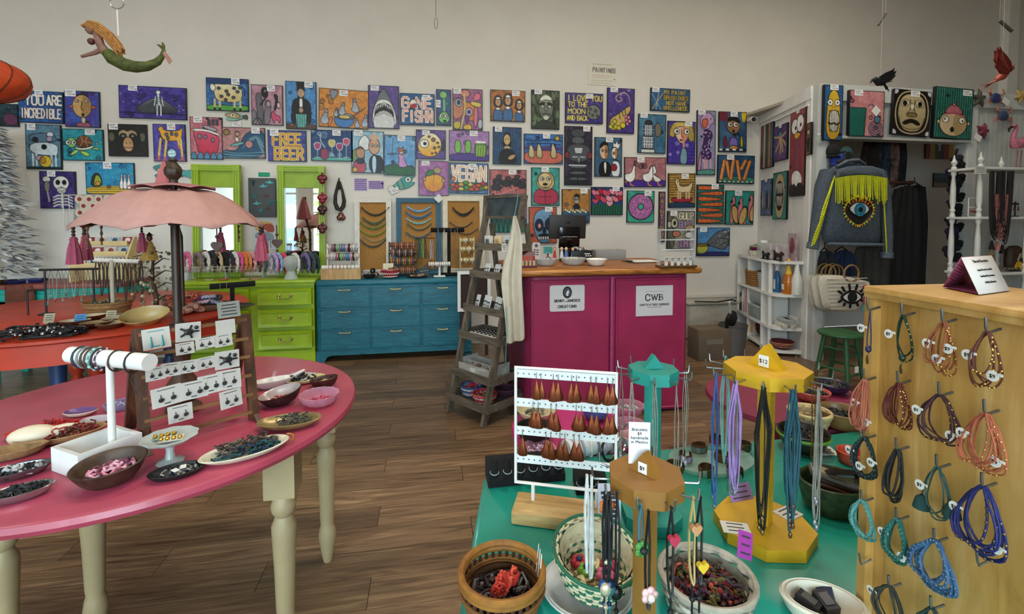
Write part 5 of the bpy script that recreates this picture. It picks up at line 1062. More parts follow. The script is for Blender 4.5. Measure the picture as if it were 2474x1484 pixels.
def heap(name,label,cat,loc,rx,ry,cols,n,h=.02,r=.002,rz=0,seg=6,curl=.5,beads=0,mats=None,loops=False):
 q=MB();ms=mats or[m(c,.6,0,.25,40)for c in cols]
 for i in RG(n):
  a=U(0,6.28);d=math.sqrt(U(0,1));x,y=rx*d*cos(a),ry*d*sin(a);z=U(0.2,1)*h*(1-.6*d*d)+r;th=U(0,6.28);P=[]
  L=U(.5,1)*min(rx,ry)*.9
  q.mat(i%len(ms))
  if loops:P=[(x+L*.55*cos(th+k*2*PI/9)*.95,y+L*.55*sin(th+k*2*PI/9),z+.004*sin(k*2+i))for k in RG(9)];q.tb(P,r,5,T1)
  else:
   for k in RG(seg):
    P.append((x,y,max(z,r)));th+=U(-curl,curl)*1.6;x+=L/seg*2*cos(th);y+=L/seg*2*sin(th);z+=U(-.004,.004)
    e=math.hypot(x/rx,y/ry)
    if e>1:x/=e;y/=e
   q.tb(P,r,5)
 for i in RG(beads):
  a=U(0,6.28);d=math.sqrt(U(0,1));q.mat(i%len(ms)).sph((rx*d*cos(a),ry*d*sin(a),h*(1-.6*d*d)*U(.6,1.1)+r),r*1.9,6,4)
 o=q.ob(name,ms);o.location=loc;o.rotation_euler=(0,0,rz);return tag(o,label,cat,kind='stuff')
def loop(name,label,cat,c,axis,R,r,cols,group=None,n=20,elong=1.25,sag=.0,bead=False,up=(0,0,1)):
 t=TG(name,label,cat,c,0,group);x,y,z=frame(axis,up);q=MB();P=[x*(R*cos(2*PI*k/n))+y*(R*elong*sin(2*PI*k/n)-R*(elong-1))for k in RG(n)]
 P=[p+z*(.15*r*sin(k*3.))for k,p in EN(P)]
 q.tb(P,r,6,T1);q.ob('cord',m(cols[0],.6,0,.3,60,.2),t)
 if bead and len(cols)>1:
  q=MB()
  for k in RG(0,n,bead):q.sph(P[k],r*1.7,7,4)
  q.ob('beads',m(cols[1],.35,0,.2,60),t)
 return t
# ---------------------------------------------------------------- pink table: white T-bar in its tray
PT=TZ+.001
A0=on(190,1162);A1=on(345,1098);A2=on(85,1150);vx=(A1-A0);vy=(A2-A0);rz=math.atan2(vx.y,vx.x);L1=vx.length;L2_=.115;vx.normalize();vy=Vc((-vx.y,vx.x,0));cc=A0+vx*L1/2+vy*L2_/2;TH=.058
WP=m('e6e4e0',.45,0,.03,20)
t=TG('bracelet_stand','white wooden T-bar stand rising from an open white tray on the pink table','bracelet stand',(cc.x,cc.y,PT),rz);TB=t
q=MB();w_=.010
q.box((0,L2_/2-w_/2,TH/2),(L1,w_,TH));q.box((0,-L2_/2+w_/2,TH/2),(L1,w_,TH));q.box((L1/2-w_/2,0,TH/2),(w_,L2_-2*w_,TH));q.box((-L1/2+w_/2,0,TH/2),(w_,L2_-2*w_,TH));q.box((0,0,.004),(L1-w_,L2_-w_,.008));q.ob('tray',WP,t)
def loc_of(t,p):
 M=Matrix.Rotation(-t.rotation_euler.z,3,'Z');return M@(Vc(p)-t.location)
Zb=dep(cc);ba,bb_=atD(172,857,Zb+.03),atD(362,876,Zb-.035);bm_=(ba+bb_)/2
q=MB();pz=loc_of(t,bm_);q.cyl((pz.x,pz.y,.004),(pz.x,pz.y,pz.z),.0085,.0085,14);q.ob('post',WP,t)
MB().cyl(loc_of(t,ba),loc_of(t,bb_),.0205,.0205,28).ob('bar',WP,t)
ax=(bb_-ba)
for i,(u,c,b)in EN([(.14,'2a3a40',0),(.20,'8a8f90',0),(.25,'4a3a30',0),(.30,'5a3a34',0),(.345,'6aa49c',1),(.385,'2c2422',0),(.43,'4a2c3c',1),(.60,'4a3020',0),(.80,'2a2018',0)]):
 loop('cord_bracelet','%s cord bracelet on the white T-bar, %s'%(['slate','grey','brown','rust brown','mint beaded','near black','plum','single umber','single dark'][i],(ORD+['ninth from the left'])[i]),'bracelet',ba+ax*u,ax,.0225,.0022+.0006*(i<6),[c,'9fd0c8' if i==4 else 'b8a0b0'],'bracelets on the white T-bar',bead=2 if b else False,elong=1.15)
q=MB();
for k in(0,1):P=[bm_+ax*.3+Vc((0,0,-.025)),bm_+ax*(.29-.03*k)+Vc((0,0,-.05)),bm_+ax*(.3+.03*k)+Vc((0,0,-.085))];q.tb(P,.0015,5)
tag(q.ob('loose_cord',m('2a2018',.7)),'loose cord ends dangling from the white T-bar','cord')
AA=on(352,1088);AB=on(614,1012);ux2=(AB-AA);WE=ux2.length;ux2.normalize();uy2=Vc((-ux2.y,ux2.x,0));er=math.atan2(ux2.y,ux2.x);EH=.315;LEA=.055
EW=wood(['2c190e','4a2c1a','6a4428'],(30,30,5),.5,.2);EWx=wood(['3c2414','7a5434','9a7048'],(5,30,30),.5,.2)
t=TG('earring_rack','dark wooden A-frame rack hung with earring cards on the pink table','earring rack',AA,er)
for s,x in((0,0),(1,WE)):
 MB().bar((x,0,0),(x,LEA,EH),.026,.018,(0,1,0)).ob('front_upright',EW,t);MB().bar((x,.20,0),(x,LEA+.016,EH-.03),.026,.018,(0,1,0)).ob('back_upright',EW,t)
 MB().pr([(-.035,0),(-.006,.02),(0,.06),(.006,.02),(.035,0),(.012,0),(0,.012),(-.012,0)],.014,(x,-.012,.0),(0,1,0),(0,0,1)).ob('foot',EW,t)
RZ=[.95,.77,.60,.42,.24,.08]
for z in RZ:
 MB().bar((0,LEA*z-.008,EH*z),(WE,LEA*z-.008,EH*z),.006,.009).ob('rail',EWx,t)
for z in(.8,.5,.2):MB().bar((0,.20+(LEA+.016-.20)*z,EH*z),(WE,.20+(LEA+.016-.20)*z,EH*z),.006,.009).ob('rail',EWx,t)
pn=uy2*EH+Vc((0,0,-LEA));pn.normalize();pp=AA-uy2*.018
CARDS=[(378,818,52,50,'t'),(455,802,50,44,'k'),(545,790,40,34,'s'),(553,748,46,38,'n'),(447,842,36,28,'d'),(496,829,38,26,'d'),(540,822,36,30,'d'),(376,903,38,32,'d'),(413,893,38,32,'d'),(455,886,38,30,'d'),(498,877,36,28,'d'),(549,869,50,42,'h'),(403,957,58,46,'d'),(468,942,56,42,'d'),(509,928,50,44,'d'),(553,917,50,46,'d'),(436,998,48,40,'d'),(558,963,46,42,'d')]
rowname={0:'top',1:'second',2:'third',3:'fourth',4:'fifth',5:'bottom'}
for i,(px,py,w_,h_,k)in EN(CARDS):
 c=onP(px,py,pp,pn);kk=dep(c)/FPX;t=TG('earring_card',{'t':'white card with long turquoise drop earrings at the upper left of the wooden rack','k':'card with a large dark openwork turtle earring on the wooden rack','h':'card with a dark bird shaped earring at the right of the wooden rack','n':'grey card with handwriting clipped on top of the wooden rack','s':'blank pale card behind the top right of the wooden rack'}.get(k,'white card of small dark earrings, wooden rack, %s'%['','','','','in the upper row on the left','in the upper row in the middle','in the upper row on the right','first of the middle row','second of the middle row','third of the middle row','fourth of the middle row','','first of the lower row','second of the lower row','third of the lower row','fourth of the lower row','alone at the bottom left','alone at the bottom right'][i]),'earring card',c,er,'earring cards on the wooden rack',rot=(-.17+U(-.05,.05),U(-.05,.05),er+U(-.08,.08)))
 W_,H_=w_*kk*1.06,h_*kk;MB().box((0,0,0),(W_,.0012,H_)).ob('card',m('bdb8b0' if k!='n' else '86867f',.8,0,.05),t);q=MB()
 if k=='n':
  for j in RG(4):q.box((0,-.001,H_*(.3-.2*j)),(W_*U(.5,.8),.0006,H_*.05))
 elif k=='k' or k=='h':
  q.sph((0,-.004,0),(W_*.2,.003,H_*.18),10,6)
  for a in RG(5):q.tb([(0,-.004,0),(W_*.4*cos(a*1.26),-.004,H_*.36*sin(a*1.26))],W_*.045,5)
  q.sph((W_*.3,-.004,H_*.2),W_*.09,7,5)
 elif k!='s':
  for s in(-1,1):
   x=s*W_*.2;q.tb([(x,-.003,H_*.12),(x,-.004,-H_*.08)],.0012,4)
   if k=='t':q.la([(0,-H_*.42),(W_*.06,-H_*.38),(W_*.02,0),(0,.0)],(x,-.004,0),7)
   else:q.tb([(x+W_*.08*cos(a*PI/4),-.004,-H_*.14+H_*.09*sin(a*PI/4))for a in RG(8)],.0016,5,T1);q.sph((x,-.004,-H_*.14),(.004,.002,.004),6,4)
  q.box((0,-.001,-H_*.36),(W_*.2,.0004,H_*.05));q.box((0,-.001,H_*.36),(W_*.6,.0004,H_*.03))
 if q.v:q.ob('earrings' if k!='n' else 'print',m('2f8a8c' if k=='t' else '2a2a2c',.4,.3),t)
p=on(455,1000);t=TG('pedestal','dark turned wooden pedestal behind the earring rack','pedestal',p+uy2*.05);MB().la([(.05,0),(.05,.012),(.03,.03),(.045,.055),(.05,.08),(.03,.11),(.022,.16),(.026,.2),(.04,.22),(0,.225)],n=20).ob('body',EW,t)
t=TG('cake_stand','small silvery pedestal dish with fluted rim on the pink table','dish',on(412,1118));MB().la([(.028,0),(.03,.004),(.012,.012),(.009,.03),(.01,.042),(.026,.05),(.056,.062),(.061,.068),(.055,.069),(.026,.058),(0,.055)],n=36,wav=.035,wn=10).ob('plate',m('c4ccc8',.35,.3,.1),t)
for n,(dx,dy,rz_,c,lab)in EN(((-.014,.008,.4,'9db8a4','pale green folded card lying on the pedestal dish'),(.010,-.012,.2,'e0d8c4','cream card with gold studs on the pedestal dish'))):
 p=on(412,1118)+Vc((dx,dy,.064));t=TG('earring_card',lab,'earring card',p,rz_,rot=(.15,0,rz_));MB().box((0,0,.003),(.05,.024,.0015)).ob('card',m(c,.7),t);q=MB()
 for j in RG(4):q.sph((-.02+.013*j,-.006,.008),.0055,7,5)
 q.ob('studs',GOLD,t)
def plc(px,py,wpx,z=TZ):p=on(px,py,z);return p,wpx*dep(p)/FPX/2
p,r=plc(270,1165,150);dish('coconut_bowl','dark coconut shell bowl of pink bracelets at the front of the pink table','bowl',p,r,.05,COCO,0,.86,.35,.005,tilt=(.10,-.06,.35),shape=.45,inner=m('4a3524',.55,0,.4,40))
heap('bracelet_heap','pink and plum beaded bracelets in the coconut shell bowl','bracelets',p+Vc((0,.005,.018)),r*.55,r*.45,['d8809c','e0a8bc','6a3850','7a3c4c'],26,.022,.0035,.4,loops=T1)
p,r=plc(428,1148,118);dish('oval_dish','black oval dish of dark pieces on the pink table','dish',p,r,.014,BLK,.35,.62,.7,.003)
for n,(dx,dy)in EN(((.012,.004),(.002,-.012))):t=TG('price_card','tiny white price tag in the black oval dish, %s'%['the upper one','the lower one'][n],'price tag',p+Vc((dx,dy,.018)),.4+.5*n);MB().box((0,0,0),(.012,.018,.001)).ob('card',PAPW,t)
heap('ring_heap','dark rings lying in the black oval dish','rings',p+Vc((0,0,.005)),r*.75,r*.42,['16161a','8a8478','3a3a3e'],22,.008,.0022,.35,loops=T1)
p,r=plc(594,1098,196);LPT=dish('leaf_platter','long cream leaf shaped platter with gilt handle on the pink table','platter',p,r,.016,m('cfc8b0',.35,0,.12,20),.52,.5,.6,.004)
heap('ribbon_heap','brown cord bracelets piled on the cream leaf platter','bracelets',p+Vc((-.004,.014,.008)),r*.72,r*.26,['3a2c24','5a4638','4a3a34','2c2420','6a5a4c'],70,.022,.0026,.52,7,.7)
heap('ribbon_heap','dark teal cord bracelets along the front of the cream leaf platter','bracelets',p+Vc((.008,-.014,.008)),r*.74,r*.2,['0f3a3c','16484a','1c2a44','0c2c30'],60,.018,.0026,.52,7,.7)
q=MB();d=Vc((cos(.52),sin(.52),0));q.tb(arc(p+d*r*.98+Vc((0,0,.014)),.014,-1.6,1.6,8,d,Vc((-d.y,d.x,.3))),.003,6);o=q.ob('platter_handle',m('a8783c',.4,.4),None);o.name='handle';o.parent=LPT;o.matrix_parent_inverse=(Matrix.LocRotScale(p,Matrix.Rotation(.52,3,'Z'),None)).inverted()
p,r=plc(700,1030,146);dish('leaf_dish','bronze leaf shaped dish of grey cords on the pink table','dish',p,r,.02,m('a08a5c',.35,.5,.2,20),.12,.55,.55,.003)
heap('cord_heap','dark grey green thin cord bracelets in the bronze leaf dish','bracelets',p+Vc((.012,0,.008)),r*.55,r*.32,['3a3c34','4c4a40','2c3030','5a5444'],60,.026,.0014,.1,8,.9)
p,r=plc(684,975,98);dish('coconut_bowl','dark coconut bowl of red beads on the far side of the pink table','bowl',p,r,.042,m('2c1a18',.35,0,.3,40),0,.8,.4,.004,tilt=(.05,-.22,.2),inner=m('b8a8a4',.3,.2,.2))
heap('bead_heap','red and pale beads lying in the dark coconut bowl','beads',p+Vc((-.006,0,.012)),r*.5,r*.4,['a8242c','c84048','d8c8b8'],14,.012,.002,.2,beads=26)
p,r=plc(772,975,92);dish('glass_bowl','cut glass bowl of pink beads at the edge of the pink table','bowl',p,r,.034,PGL,0,1,.6,.003,wav=.04,wn=12)
heap('bead_heap','crimson beads in the cut glass bowl','beads',p+Vc((0,0,.006)),r*.6,r*.5,['b83048','d86078'],10,.01,.002,0,beads=30)
p,r=plc(785,935,66);dish('coconut_bowl','small dark wooden bowl with a shell inside behind the glass bowl','bowl',p,r,.032,m('3c2018',.4,0,.3,30),0,.85,.5,.004,tilt=(-.05,-.12,0))
t=TG('shell','yellow shell in the small dark wooden bowl','shell',p+Vc((0,0,.014)),.4);MB().la([(0,0),(.012,.003),(.014,.009),(.006,.014),(0,.016)],n=14,sy=.7,wav=.12,wn=7).ob('valve',m('b8a050',.5),t)
p,r=plc(735,922,96);dish('oval_dish','yellow and white oval plate of black jewellery at the back of the pink table','plate',p,r,.014,m('d0c490',.35,0,.15),.3,.6,.65,.003)
heap('necklace_heap','black and silver necklaces on the yellow oval plate','necklaces',p+Vc((0,0,.006)),r*.66,r*.36,['0c0d14','1a2038','c4c4c0','16161a'],34,.022,.003,.3)
p=on(660,935);t=TG('serving_dish','white boat shaped dish pointing right at the back of the pink table','dish',p,.5);MB().la([(0,0),(.04,0),(.07,.02),(.075,.028),(.068,.027),(.038,.006),(0,.005)],n=28,sy=.42).ob('shell',m('dcdad6',.3),t);MB().tb([(.07,0,.026),(.095,0,.036),(.11,.004,.04)],[.008,.006,.004],8).ob('handle',m('dcdad6',.3),t)
for n,(px,py,c,lab)in EN(((48,1205,'a8a4a6','silver oval dish of black necklaces at the near left of the pink table'),(42,1152,'7a7a7e','pewter oval dish of black and silver pieces behind the near dish'))):
 p,r=plc(px,py,126);dish('metal_dish',lab,'dish',p,r,.02,m(c,.22,.9,.1),.5,.55,.6,.003);heap('necklace_heap',['black tube necklaces in the near silver dish','black and silver pieces in the pewter dish'][n],'necklaces',p+Vc((0,0,.006)),r*.7,r*.36,[['0c1414','101a1c','16161a'],['101012','b8b8b8','2a2a2c']][n],34,.014,.0035,.5,loops=n==1)
p,r=plc(150,1062,170);dish('fan_basket','flat straw basket of dark red beads at the left of the pink table','basket',p,r,.02,m('a07c54',.8,0,.25,50,.3),.4,.5,.6,.004)
heap('bead_heap','dark red bead necklaces in the flat straw basket','necklaces',p+Vc((.02,.008,.008)),r*.6,r*.3,['6a1a1c','8a2c24','4a2018'],40,.024,.0022,.4,beads=30)
p,r=plc(70,1075,110);dish('fan_basket','red and white patterned straw plate at the left of the pink table','basket',p+Vc((-.03,.06,0)),r,.016,m('b83a30',.8,0,.6,55),.3,.6,.6,.004)
t=TG('seashell','large cream seashell lying on the pink table at the left','seashell',on(80,1072),.35);MB().sph((0,0,.024),(.052,.026,.026),18,10).la([(.02,0),(.012,.03),(0,.05)],(.045,0,.02),12,axis=(1,.2,.3)).ob('shell',m('d8c8ae',.45,0,.08,12),t)
p,r=plc(30,1105,130);dish('fan_basket','pleated tan straw tray at the left edge of the pink table','basket',p,r,.022,m('8a6a44',.8,0,.3,60,.4),.45,.5,.6,.004,wav=.03,wn=20)
heap('bead_heap','bright red bead strands behind the seashell','necklaces',on(135,1036),.06,.03,['b81c24','d03038','8a1018'],36,.02,.0024,.3,beads=24)
for n,(px,py,c,lab)in EN(((195,1002,'d8ccb4','pale dish with a purple rim at the back left of the pink table'),(235,1022,'cfc4cc','small glassy dish beside the back upright of the earring rack'))):
 p,r=plc(px,py,70);dish('plate',lab,'dish',p,r,.012,m(c,.3,0,.1),0,.7,.6,.003,inner=m(['6a4a7c','b8b0b8'][n],.3))
p,r=plc(300,985,80);dish('glass_tray','lilac glass tray behind the white T-bar','tray',p,r,.02,glass('a89ac0',.35,.08),.6,.7,.8,.003)
heap('bead_heap','lavender and grey beads in the lilac glass tray','beads',p+Vc((0,0,.005)),r*.7,r*.45,['8a7ca0','b8b0c4','6a5a80'],12,.012,.0022,.6,beads=24)
# ---------------------------------------------------------------- red table goods
def rt(px,py):return on(px,py)
for n,(px,py,wd,c)in EN(((163,806,72,'b8a88a'),(182,786,62,'c4b898'),(234,790,66,'a88c64'),(222,773,58,'cbbfa0'),(282,778,66,'c8bc9a'),(270,792,74,'b49a74'))):
 p,r=plc(px,py,wd);dish('shell_bowl','coconut shell dish with pale lining on the red table, %s'%['nearest of the group','left one of the back pair','middle of the front row','middle of the back row','right one of the back row','right end of the front row'][n],'bowl',p,r,.028,m('5a2c1c',.45,0,.3),.3*n,.75,.5,.004,inner=m(c,.3,0,.12),group='coconut shell dishes on the red table')
p,r=plc(352,782,100);t=dish('leaf_bowl','large carved wooden leaf bowl on the red table','bowl',p,r,.07,wood(['6a4420','a8763c','c89a5c'],(20,20,6),.35,.15),.5,.62,.3,.005,tilt=(.5,-.1,.6),inner=m('c4a468',.35,0,.15,12))
heap('necklace_heap','black necklaces with silver beads piled at the front of the red table','necklaces',rt(85,815),.22,.11,['0a0a0c','141416','1c1c20'],110,.05,.006,.1,6,.6)
q=MB()
for i in RG(46):a=U(0,6.28);d=math.sqrt(U(0,1));q.sph((.2*d*cos(a),.1*d*sin(a)-.02,.035*(1-.5*d*d)+.012),.0085,8,5)
tag(q.ob('silver_beads',SIL,None,loc=rt(85,815)),'round silver beads strung on the black necklaces','beads',kind='stuff')
for n,(px,py,c,lab,w_)in EN(((191,775,'4a8cc0','blue handwritten card standing on the red table',.055),(266,765,'b8a888','tan card standing on the red table',.05),(116,773,'a8a488','pale green card lying among black necklaces',.05))):
 p=rt(px,py+10);t=TG('price_card',lab,'price card',p,.1,rot=(-.4,0,.15));MB().box((0,0,.032),(w_,.0015,.06)).ob('card',m(c,.8),t);q=MB();[q.box((0,-.0012,.05-.013*i),(w_*.7,.0005,.003))for i in RG(3)];q.ob('print',m('30343c',.8),t)
p,r=plc(262,757,92);basket('round_basket','round tan coiled basket behind the shell dishes','basket',p,r*.85,r,.075,['8a6238','a87c4c','9a7044'],6,weave=False)
heap('bead_heap','assorted beads filling the round tan basket','beads',p+Vc((0,0,.055)),r*.8,r*.7,['4a5a50','7a6a5a','a09488','3a3a38'],30,.02,.003,0,beads=30)
a=rt(112,760);t=TG('necklace_stand','black metal bar stand draped with chains on the red table','necklace stand',a);k=dep(a)/FPX;wS=98*k;hS=108*k
MB().cyl((0,0,0),(0,0,hS),.006,.006,8).cyl((wS,.02,0),(wS,.02,hS),.006,.006,8).cyl((-.03,0,hS),(wS+.03,.02,hS),.007,.007,8).cyl((-.1,.0,hS*.55),(wS*.0,.0,hS*.55),.006,.006,8).cyl((-.1,0,0),(-.1,0,hS*.55),.005,.005,8).la([(.04,0),(.04,.006),(0,.008)],n=14).la([(.04,0),(.04,.006),(0,.008)],(wS,.02,0),14).ob('frame',BLK,t)
def strand(name,label,cat,top,wd,ln,r,c,group=None,pend=None,twist=0,n=12,lean=(0,0)):
 t=TG(name,label,cat,top,0,group);q=MB();P=[]
 for k in RG(n+1):
  u=k/n;s=u*2-1;P.append((wd/2*s*(1-.25*abs(s)**3)*(1.1-.1*abs(s))+lean[0]*abs(cos(s*PI/2)),lean[1]*cos(s*PI/2)+.003*sin(u*9+twist),-ln*(1-abs(s)**2.2)))
 P2=[(0,0,.003)]+[(p[0]*(.35+.65*min(1,-p[2]/(ln*.25))),p[1],p[2])for p in P[1:-1]]+[(0,0.002,.003)]
 q.tb(P2,r,5);q.ob('strand',c if not isinstance(c,str)else m(c,.6,0,.25,40),t)
 if pend:pend(t,-ln)
 return t
for i in RG(13):
 u=(i+.5)/13;top=a+Vc((wS*u,.02*u,hS-.001));c=['7c8078','5a5c58','9a9a92','3a3c3a','8a7c60'][i%5]
 def pd(t,z,i=i):MB().sph((0,0,z-.008),(.006,.004,.012),8,5).ob('pendant',m(['4a7a78','8a8a84','6a4a3a'][i%3],.35,.3),t)
 strand('chain_necklace','thin %s chain on the black bar stand, %s'%({'7c8078':'grey','5a5c58':'dark','9a9a92':'silver','3a3c3a':'blackened','8a7c60':'brassy'}[c],'chain %s from the left'%['first','second','third','fourth','fifth','sixth','seventh','eighth','ninth','tenth','eleventh','twelfth','last'][i]if i<12 else 'at the right end'),'necklace',top,U(.02,.035),U(.14,.22),.0016,c,'chains on the black bar stand',pd)
a=rt(274,760);k=dep(a)/FPX;t=TG('necklace_stand','pale wooden post with a white crossbar draped with necklaces behind the tassels','necklace stand',a);hS=(760-628)*k
MB().la([(.05,0),(.05,.008),(.012,.02),(.012,hS)],n=14).ob('post',m('b0a890',.6),t);MB().cyl((-.13,.06,hS-.003),(.21,-.06,hS-.008),.014,.014,14).ob('bar',m('dcd8d0',.5),t)
for i in RG(12):
 u=(i+.5)/12;top=a+Vc((-.13+.34*u,.06-.12*u,hS+.01));c=['1c1816','2c2420','3a2c20','14161a','4a3c2c'][i%5]
 strand('bead_necklace','%s bead necklace on the white crossbar, %s'%({'1c1816':'black','2c2420':'charcoal brown','3a2c20':'umber','14161a':'blue black','4a3c2c':'tan brown'}[c],['first','second','third','fourth','fifth','sixth','seventh','eighth','ninth','tenth','eleventh','twelfth'][i]+' from the left'),'necklace',top,U(.02,.03),U(.16,.28),.0035,c,'necklaces on the white crossbar')
a=rt(375,768);t=TG('bead_tree','branching driftwood stand hung with beads and seed pods beside the umbrella pole','ornament',a);q=MB();q.tb([(0,0,0),(.01,0,.12),(-.01,0,.25),(0,0,.38)],[.02,.014,.012,.006],8)
for i in RG(12):z=.1+.025*i;an=i*2.2;q.tb([(0,0,z),(.06*cos(an),.05*sin(an),z+.04),(.11*cos(an),.07*sin(an),z+.03)],[.006,.004,.002],5)
q.ob('branches',m('4a3424',.8,0,.3),t);q=MB()
for i in RG(90):an=U(0,6.28);d=U(.03,.12);z=U(.03,.42);q.mat(i%3).sph((d*cos(an),d*.6*sin(an),z),U(.006,.013),6,4)
tag(q.ob('pods',[m('a8a080',.7,0,.2),m('5a4630',.7,0,.2),m('8a7858',.7)],t),kind='stuff')
t=TG('straw_figure','small straw doll in a tan dress on top of the driftwood stand','figurine',a+Vc((.0,-.035,.36)));MB().la([(.045,0),(.04,.03),(.018,.1),(.012,.115)],n=14,wav=.08,wn=9).ob('dress',m('a8823c',.8,0,.25,60,.3),t);MB().sph((0,0,.135),(.016,.016,.02),10,7).ob('head',m('5a3420',.6),t);MB().la([(.024,.15),(.012,.158),(0,.172)],n=10).ob('hat',m('3a2416',.7),t);MB().tb([(-.03,0,.07),(0,0,.105),(.03,0,.07)],.005,5).ob('arms',m('5a3420',.6),t)
p,r=plc(505,748,120);dish('wooden_bowl','low wicker bowl holding folded scrunchies on the red table','bowl',p,r,.04,m('6a4a34',.8,0,.3,50,.3),.2,.6,.7,.004)
for n,(dx,dy,dz,c,lab)in EN(((-.06,.0,.05,'4a4c58','grey'),(-.02,-.02,.055,'d0a8b8','pale pink'),(.02,.0,.06,'2c3040','charcoal blue'),(.06,-.015,.05,'8a8c98','light grey'),(-.04,.03,.07,'6a2c4c','plum'),(.03,.03,.07,'3c3c40','dark grey'),(0,.0,.085,'a4a0b0','silver grey'))):
 t=TG('scrunchie','%s fabric scrunchie in the wicker bowl'%lab,'scrunchie',p+Vc((dx,dy,dz)),U(0,3),'scrunchies in the wicker bowl',rot=(U(-.5,.5),U(-.4,.4),U(0,3)));MB().tb([(.032*cos(2*PI*k/26),.032*sin(2*PI*k/26),.003*sin(k*2.5))for k in RG(26)],[.011+.003*sin(k*2.9)for k in RG(26)],7,T1).ob('cloth',m(c,.85,0,.3,30),t)
heap('bead_heap','orange and red bead strands heaped behind the scrunchies','necklaces',rt(440,725),.13,.08,['b84a34','8a3a2c','c8806a','5a4a3c'],60,.05,.004,0,beads=30)
heap('fabric_heap','peach and brown cloth goods heaped at the back of the red table','fabric',rt(450,760),.10,.06,['b88470','a06a58','c89a88'],16,.05,.016,.3)
p=rt(562,742);k=dep(p)/FPX;dish('plate','black plate with white stripes under the velvet T-bar','plate',p,50*k,.012,m('17171a',.35,0,.8,70),0,.7,.6,.003)
t=TG('bracelet_stand','black velvet T-bar with a few chains at the right end of the red table','bracelet stand',p+Vc((0,0,.008)));hS=50*k;MB().cyl((0,0,0),(0,0,hS),.014,.014,14).la([(.035,0),(.035,.008),(.014,.012)],n=16).ob('post',VEL,t);MB().cyl((-46*k,-.02,hS-.004),(46*k,.05,hS+.004),.0195,.0195,20).ob('bar',VEL,t)
for i in RG(3):loop('chain_bracelet','thin gilt chain over the velvet T-bar, %s'%['nearest its left end','second from its left end','third from its left end'][i],'bracelet',p+Vc((-.07+.035*i,-.012+.016*i,.008+hS)),(1,.3,.0),.0215,.0012,['a89468'],'chains on the velvet T-bar')
# ---------------------------------------------------------------- far left: tinsel tree, teal cabinet, lantern
TX=-3.66;TYY=4.7
t=TG('tinsel_tree','shaggy white artificial tree on the teal cabinet at the far left','tree',(TX,TYY,.835))
MB().cyl((0,0,0),(0,0,1.2),.03,.02,8).ob('trunk',m('8a8a88',.8),t)
q=MB();rr_=random.Random(4);ms=[m('a6a8a8',.7,0,.1),m('7c7e80',.7,0,.1),m('cccece',.7,0,.05)]
for i in RG(1150):
 z=rr_.uniform(.03,1.3);R=.27*(1-z/1.5)+.05;a=rr_.uniform(0,6.28);r0=R*rr_.uniform(.55,1);p=Vc((r0*cos(a),r0*sin(a),z));d=Vc((cos(a),sin(a),rr_.uniform(-.5,.1))).normalized();x=frame(d)[0];L=rr_.uniform(.07,.13);w_=rr_.uniform(.010,.02)
 e=p+d*L;q.mat(i%3).add([p-x*w_*.4,p+d*L*.5-x*w_,e,p+d*L*.5+x*w_,p+x*w_*.4,p+d*L*.5+Vc((0,0,.015))],[(0,1,5),(1,2,5),(2,3,5),(3,4,5)])
tag(q.ob('tinsel_needles',ms,t),kind='stuff')
TC_=m('1fa394',.35,0,.08,5);TRM=m('8a4a44',.5,0,.15,12)
ca=onY(-60,690,4.5).x;cb_=onY(300,690,4.5).x;zt=onY(120,687,4.5).z
t=TG('teal_cabinet','low teal cabinet with a dull red top along the left wall','cabinet',((ca+cb_)/2,4.72,0));W_=cb_-ca
MB().box((0,0,zt/2+.1),(W_-.04,.40,zt-.26)).ob('carcass',TC_,t);[MB().box((s*(W_/2-.06),u*.16,.12),(.05,.05,.24)).ob('leg',TC_,t)for s in(-1,1)for u in(-1,1)];MB().bbox((0,-.01,zt-.018),(W_,.46,.036),.006).ob('top',TRM,t)
n=4
for i in RG(n):
 x=-W_/2+.04+(W_-.08)*(i+.5)/n;q=MB();ringframe(q,x-(W_-.08)/n/2+.012,x+(W_-.08)/n/2-.012,.27,zt-.08,-.20,[(0,0),(.003,-.012),(.05,-.012),(.055,-.002),(.06,-.002)]);q.box((x,-.196,zt/2+.1),((W_-.08)/n-.12,.008,zt-.45));d=q.ob('door',TC_,t);MB().sph((x+.1,-.22,zt*.6),.012,8,5).ob('knob',BRASS,d)
t=TG('cloth','brown cloth hanging over the front of the teal cabinet at the left','cloth',(onY(48,720,4.48).x,4.48,zt));g=[]
for i in RG(8):g.append([Vc((-.09+.18*j/9*(1+.1*sin(i*.7)),-.006-.012*sin(j*1.9+i*.2)-.004,.002-.05*i))for j in RG(10)])
q=MB();q.sheet(g);o=q.ob('cloth_drape',m('6a3a2a',.9,0,.2,20),t);s=o.modifiers.new('s','SOLIDIFY');s.thickness=.004
CZ=zt
for n,(px,c,lab)in EN(((40,'1c2250','dark blue flat bowl on the teal cabinet, nearest the left edge'),(90,'20265c','navy dish on the teal cabinet beside the striped one'),(20,'2a2018','black dish on the teal cabinet at the very left'),(72,'7a8aa0','white and blue striped dish on the teal cabinet'))):
 p=Vc((onY(px,683,4.58+.06*(n%2)).x,4.58+.06*(n%2),CZ+.001));dish('shallow_bowl',lab,'bowl',p,.075,.03,m(c,.3,0,.1),0,.9,.6,.004)
dA=onY(186,645,4.7);dB=onY(318,645,4.7);t=TG('tiered_display','cream wooden three step display of small dog picture cards under the umbrella','display',((dA.x+dB.x)/2,4.7,CZ));W_=dB.x-dA.x
zs=[onY(250,y,4.7).z-CZ for y in(640,614,590)]
q=MB();
for i,z in EN(zs):q.box((0,-.06+.06*i,z-.008),(W_*(1-.1*i),.07,.014));q.box((0,-.095+.06*i,z+.01),(W_*(1-.1*i),.008,.03))
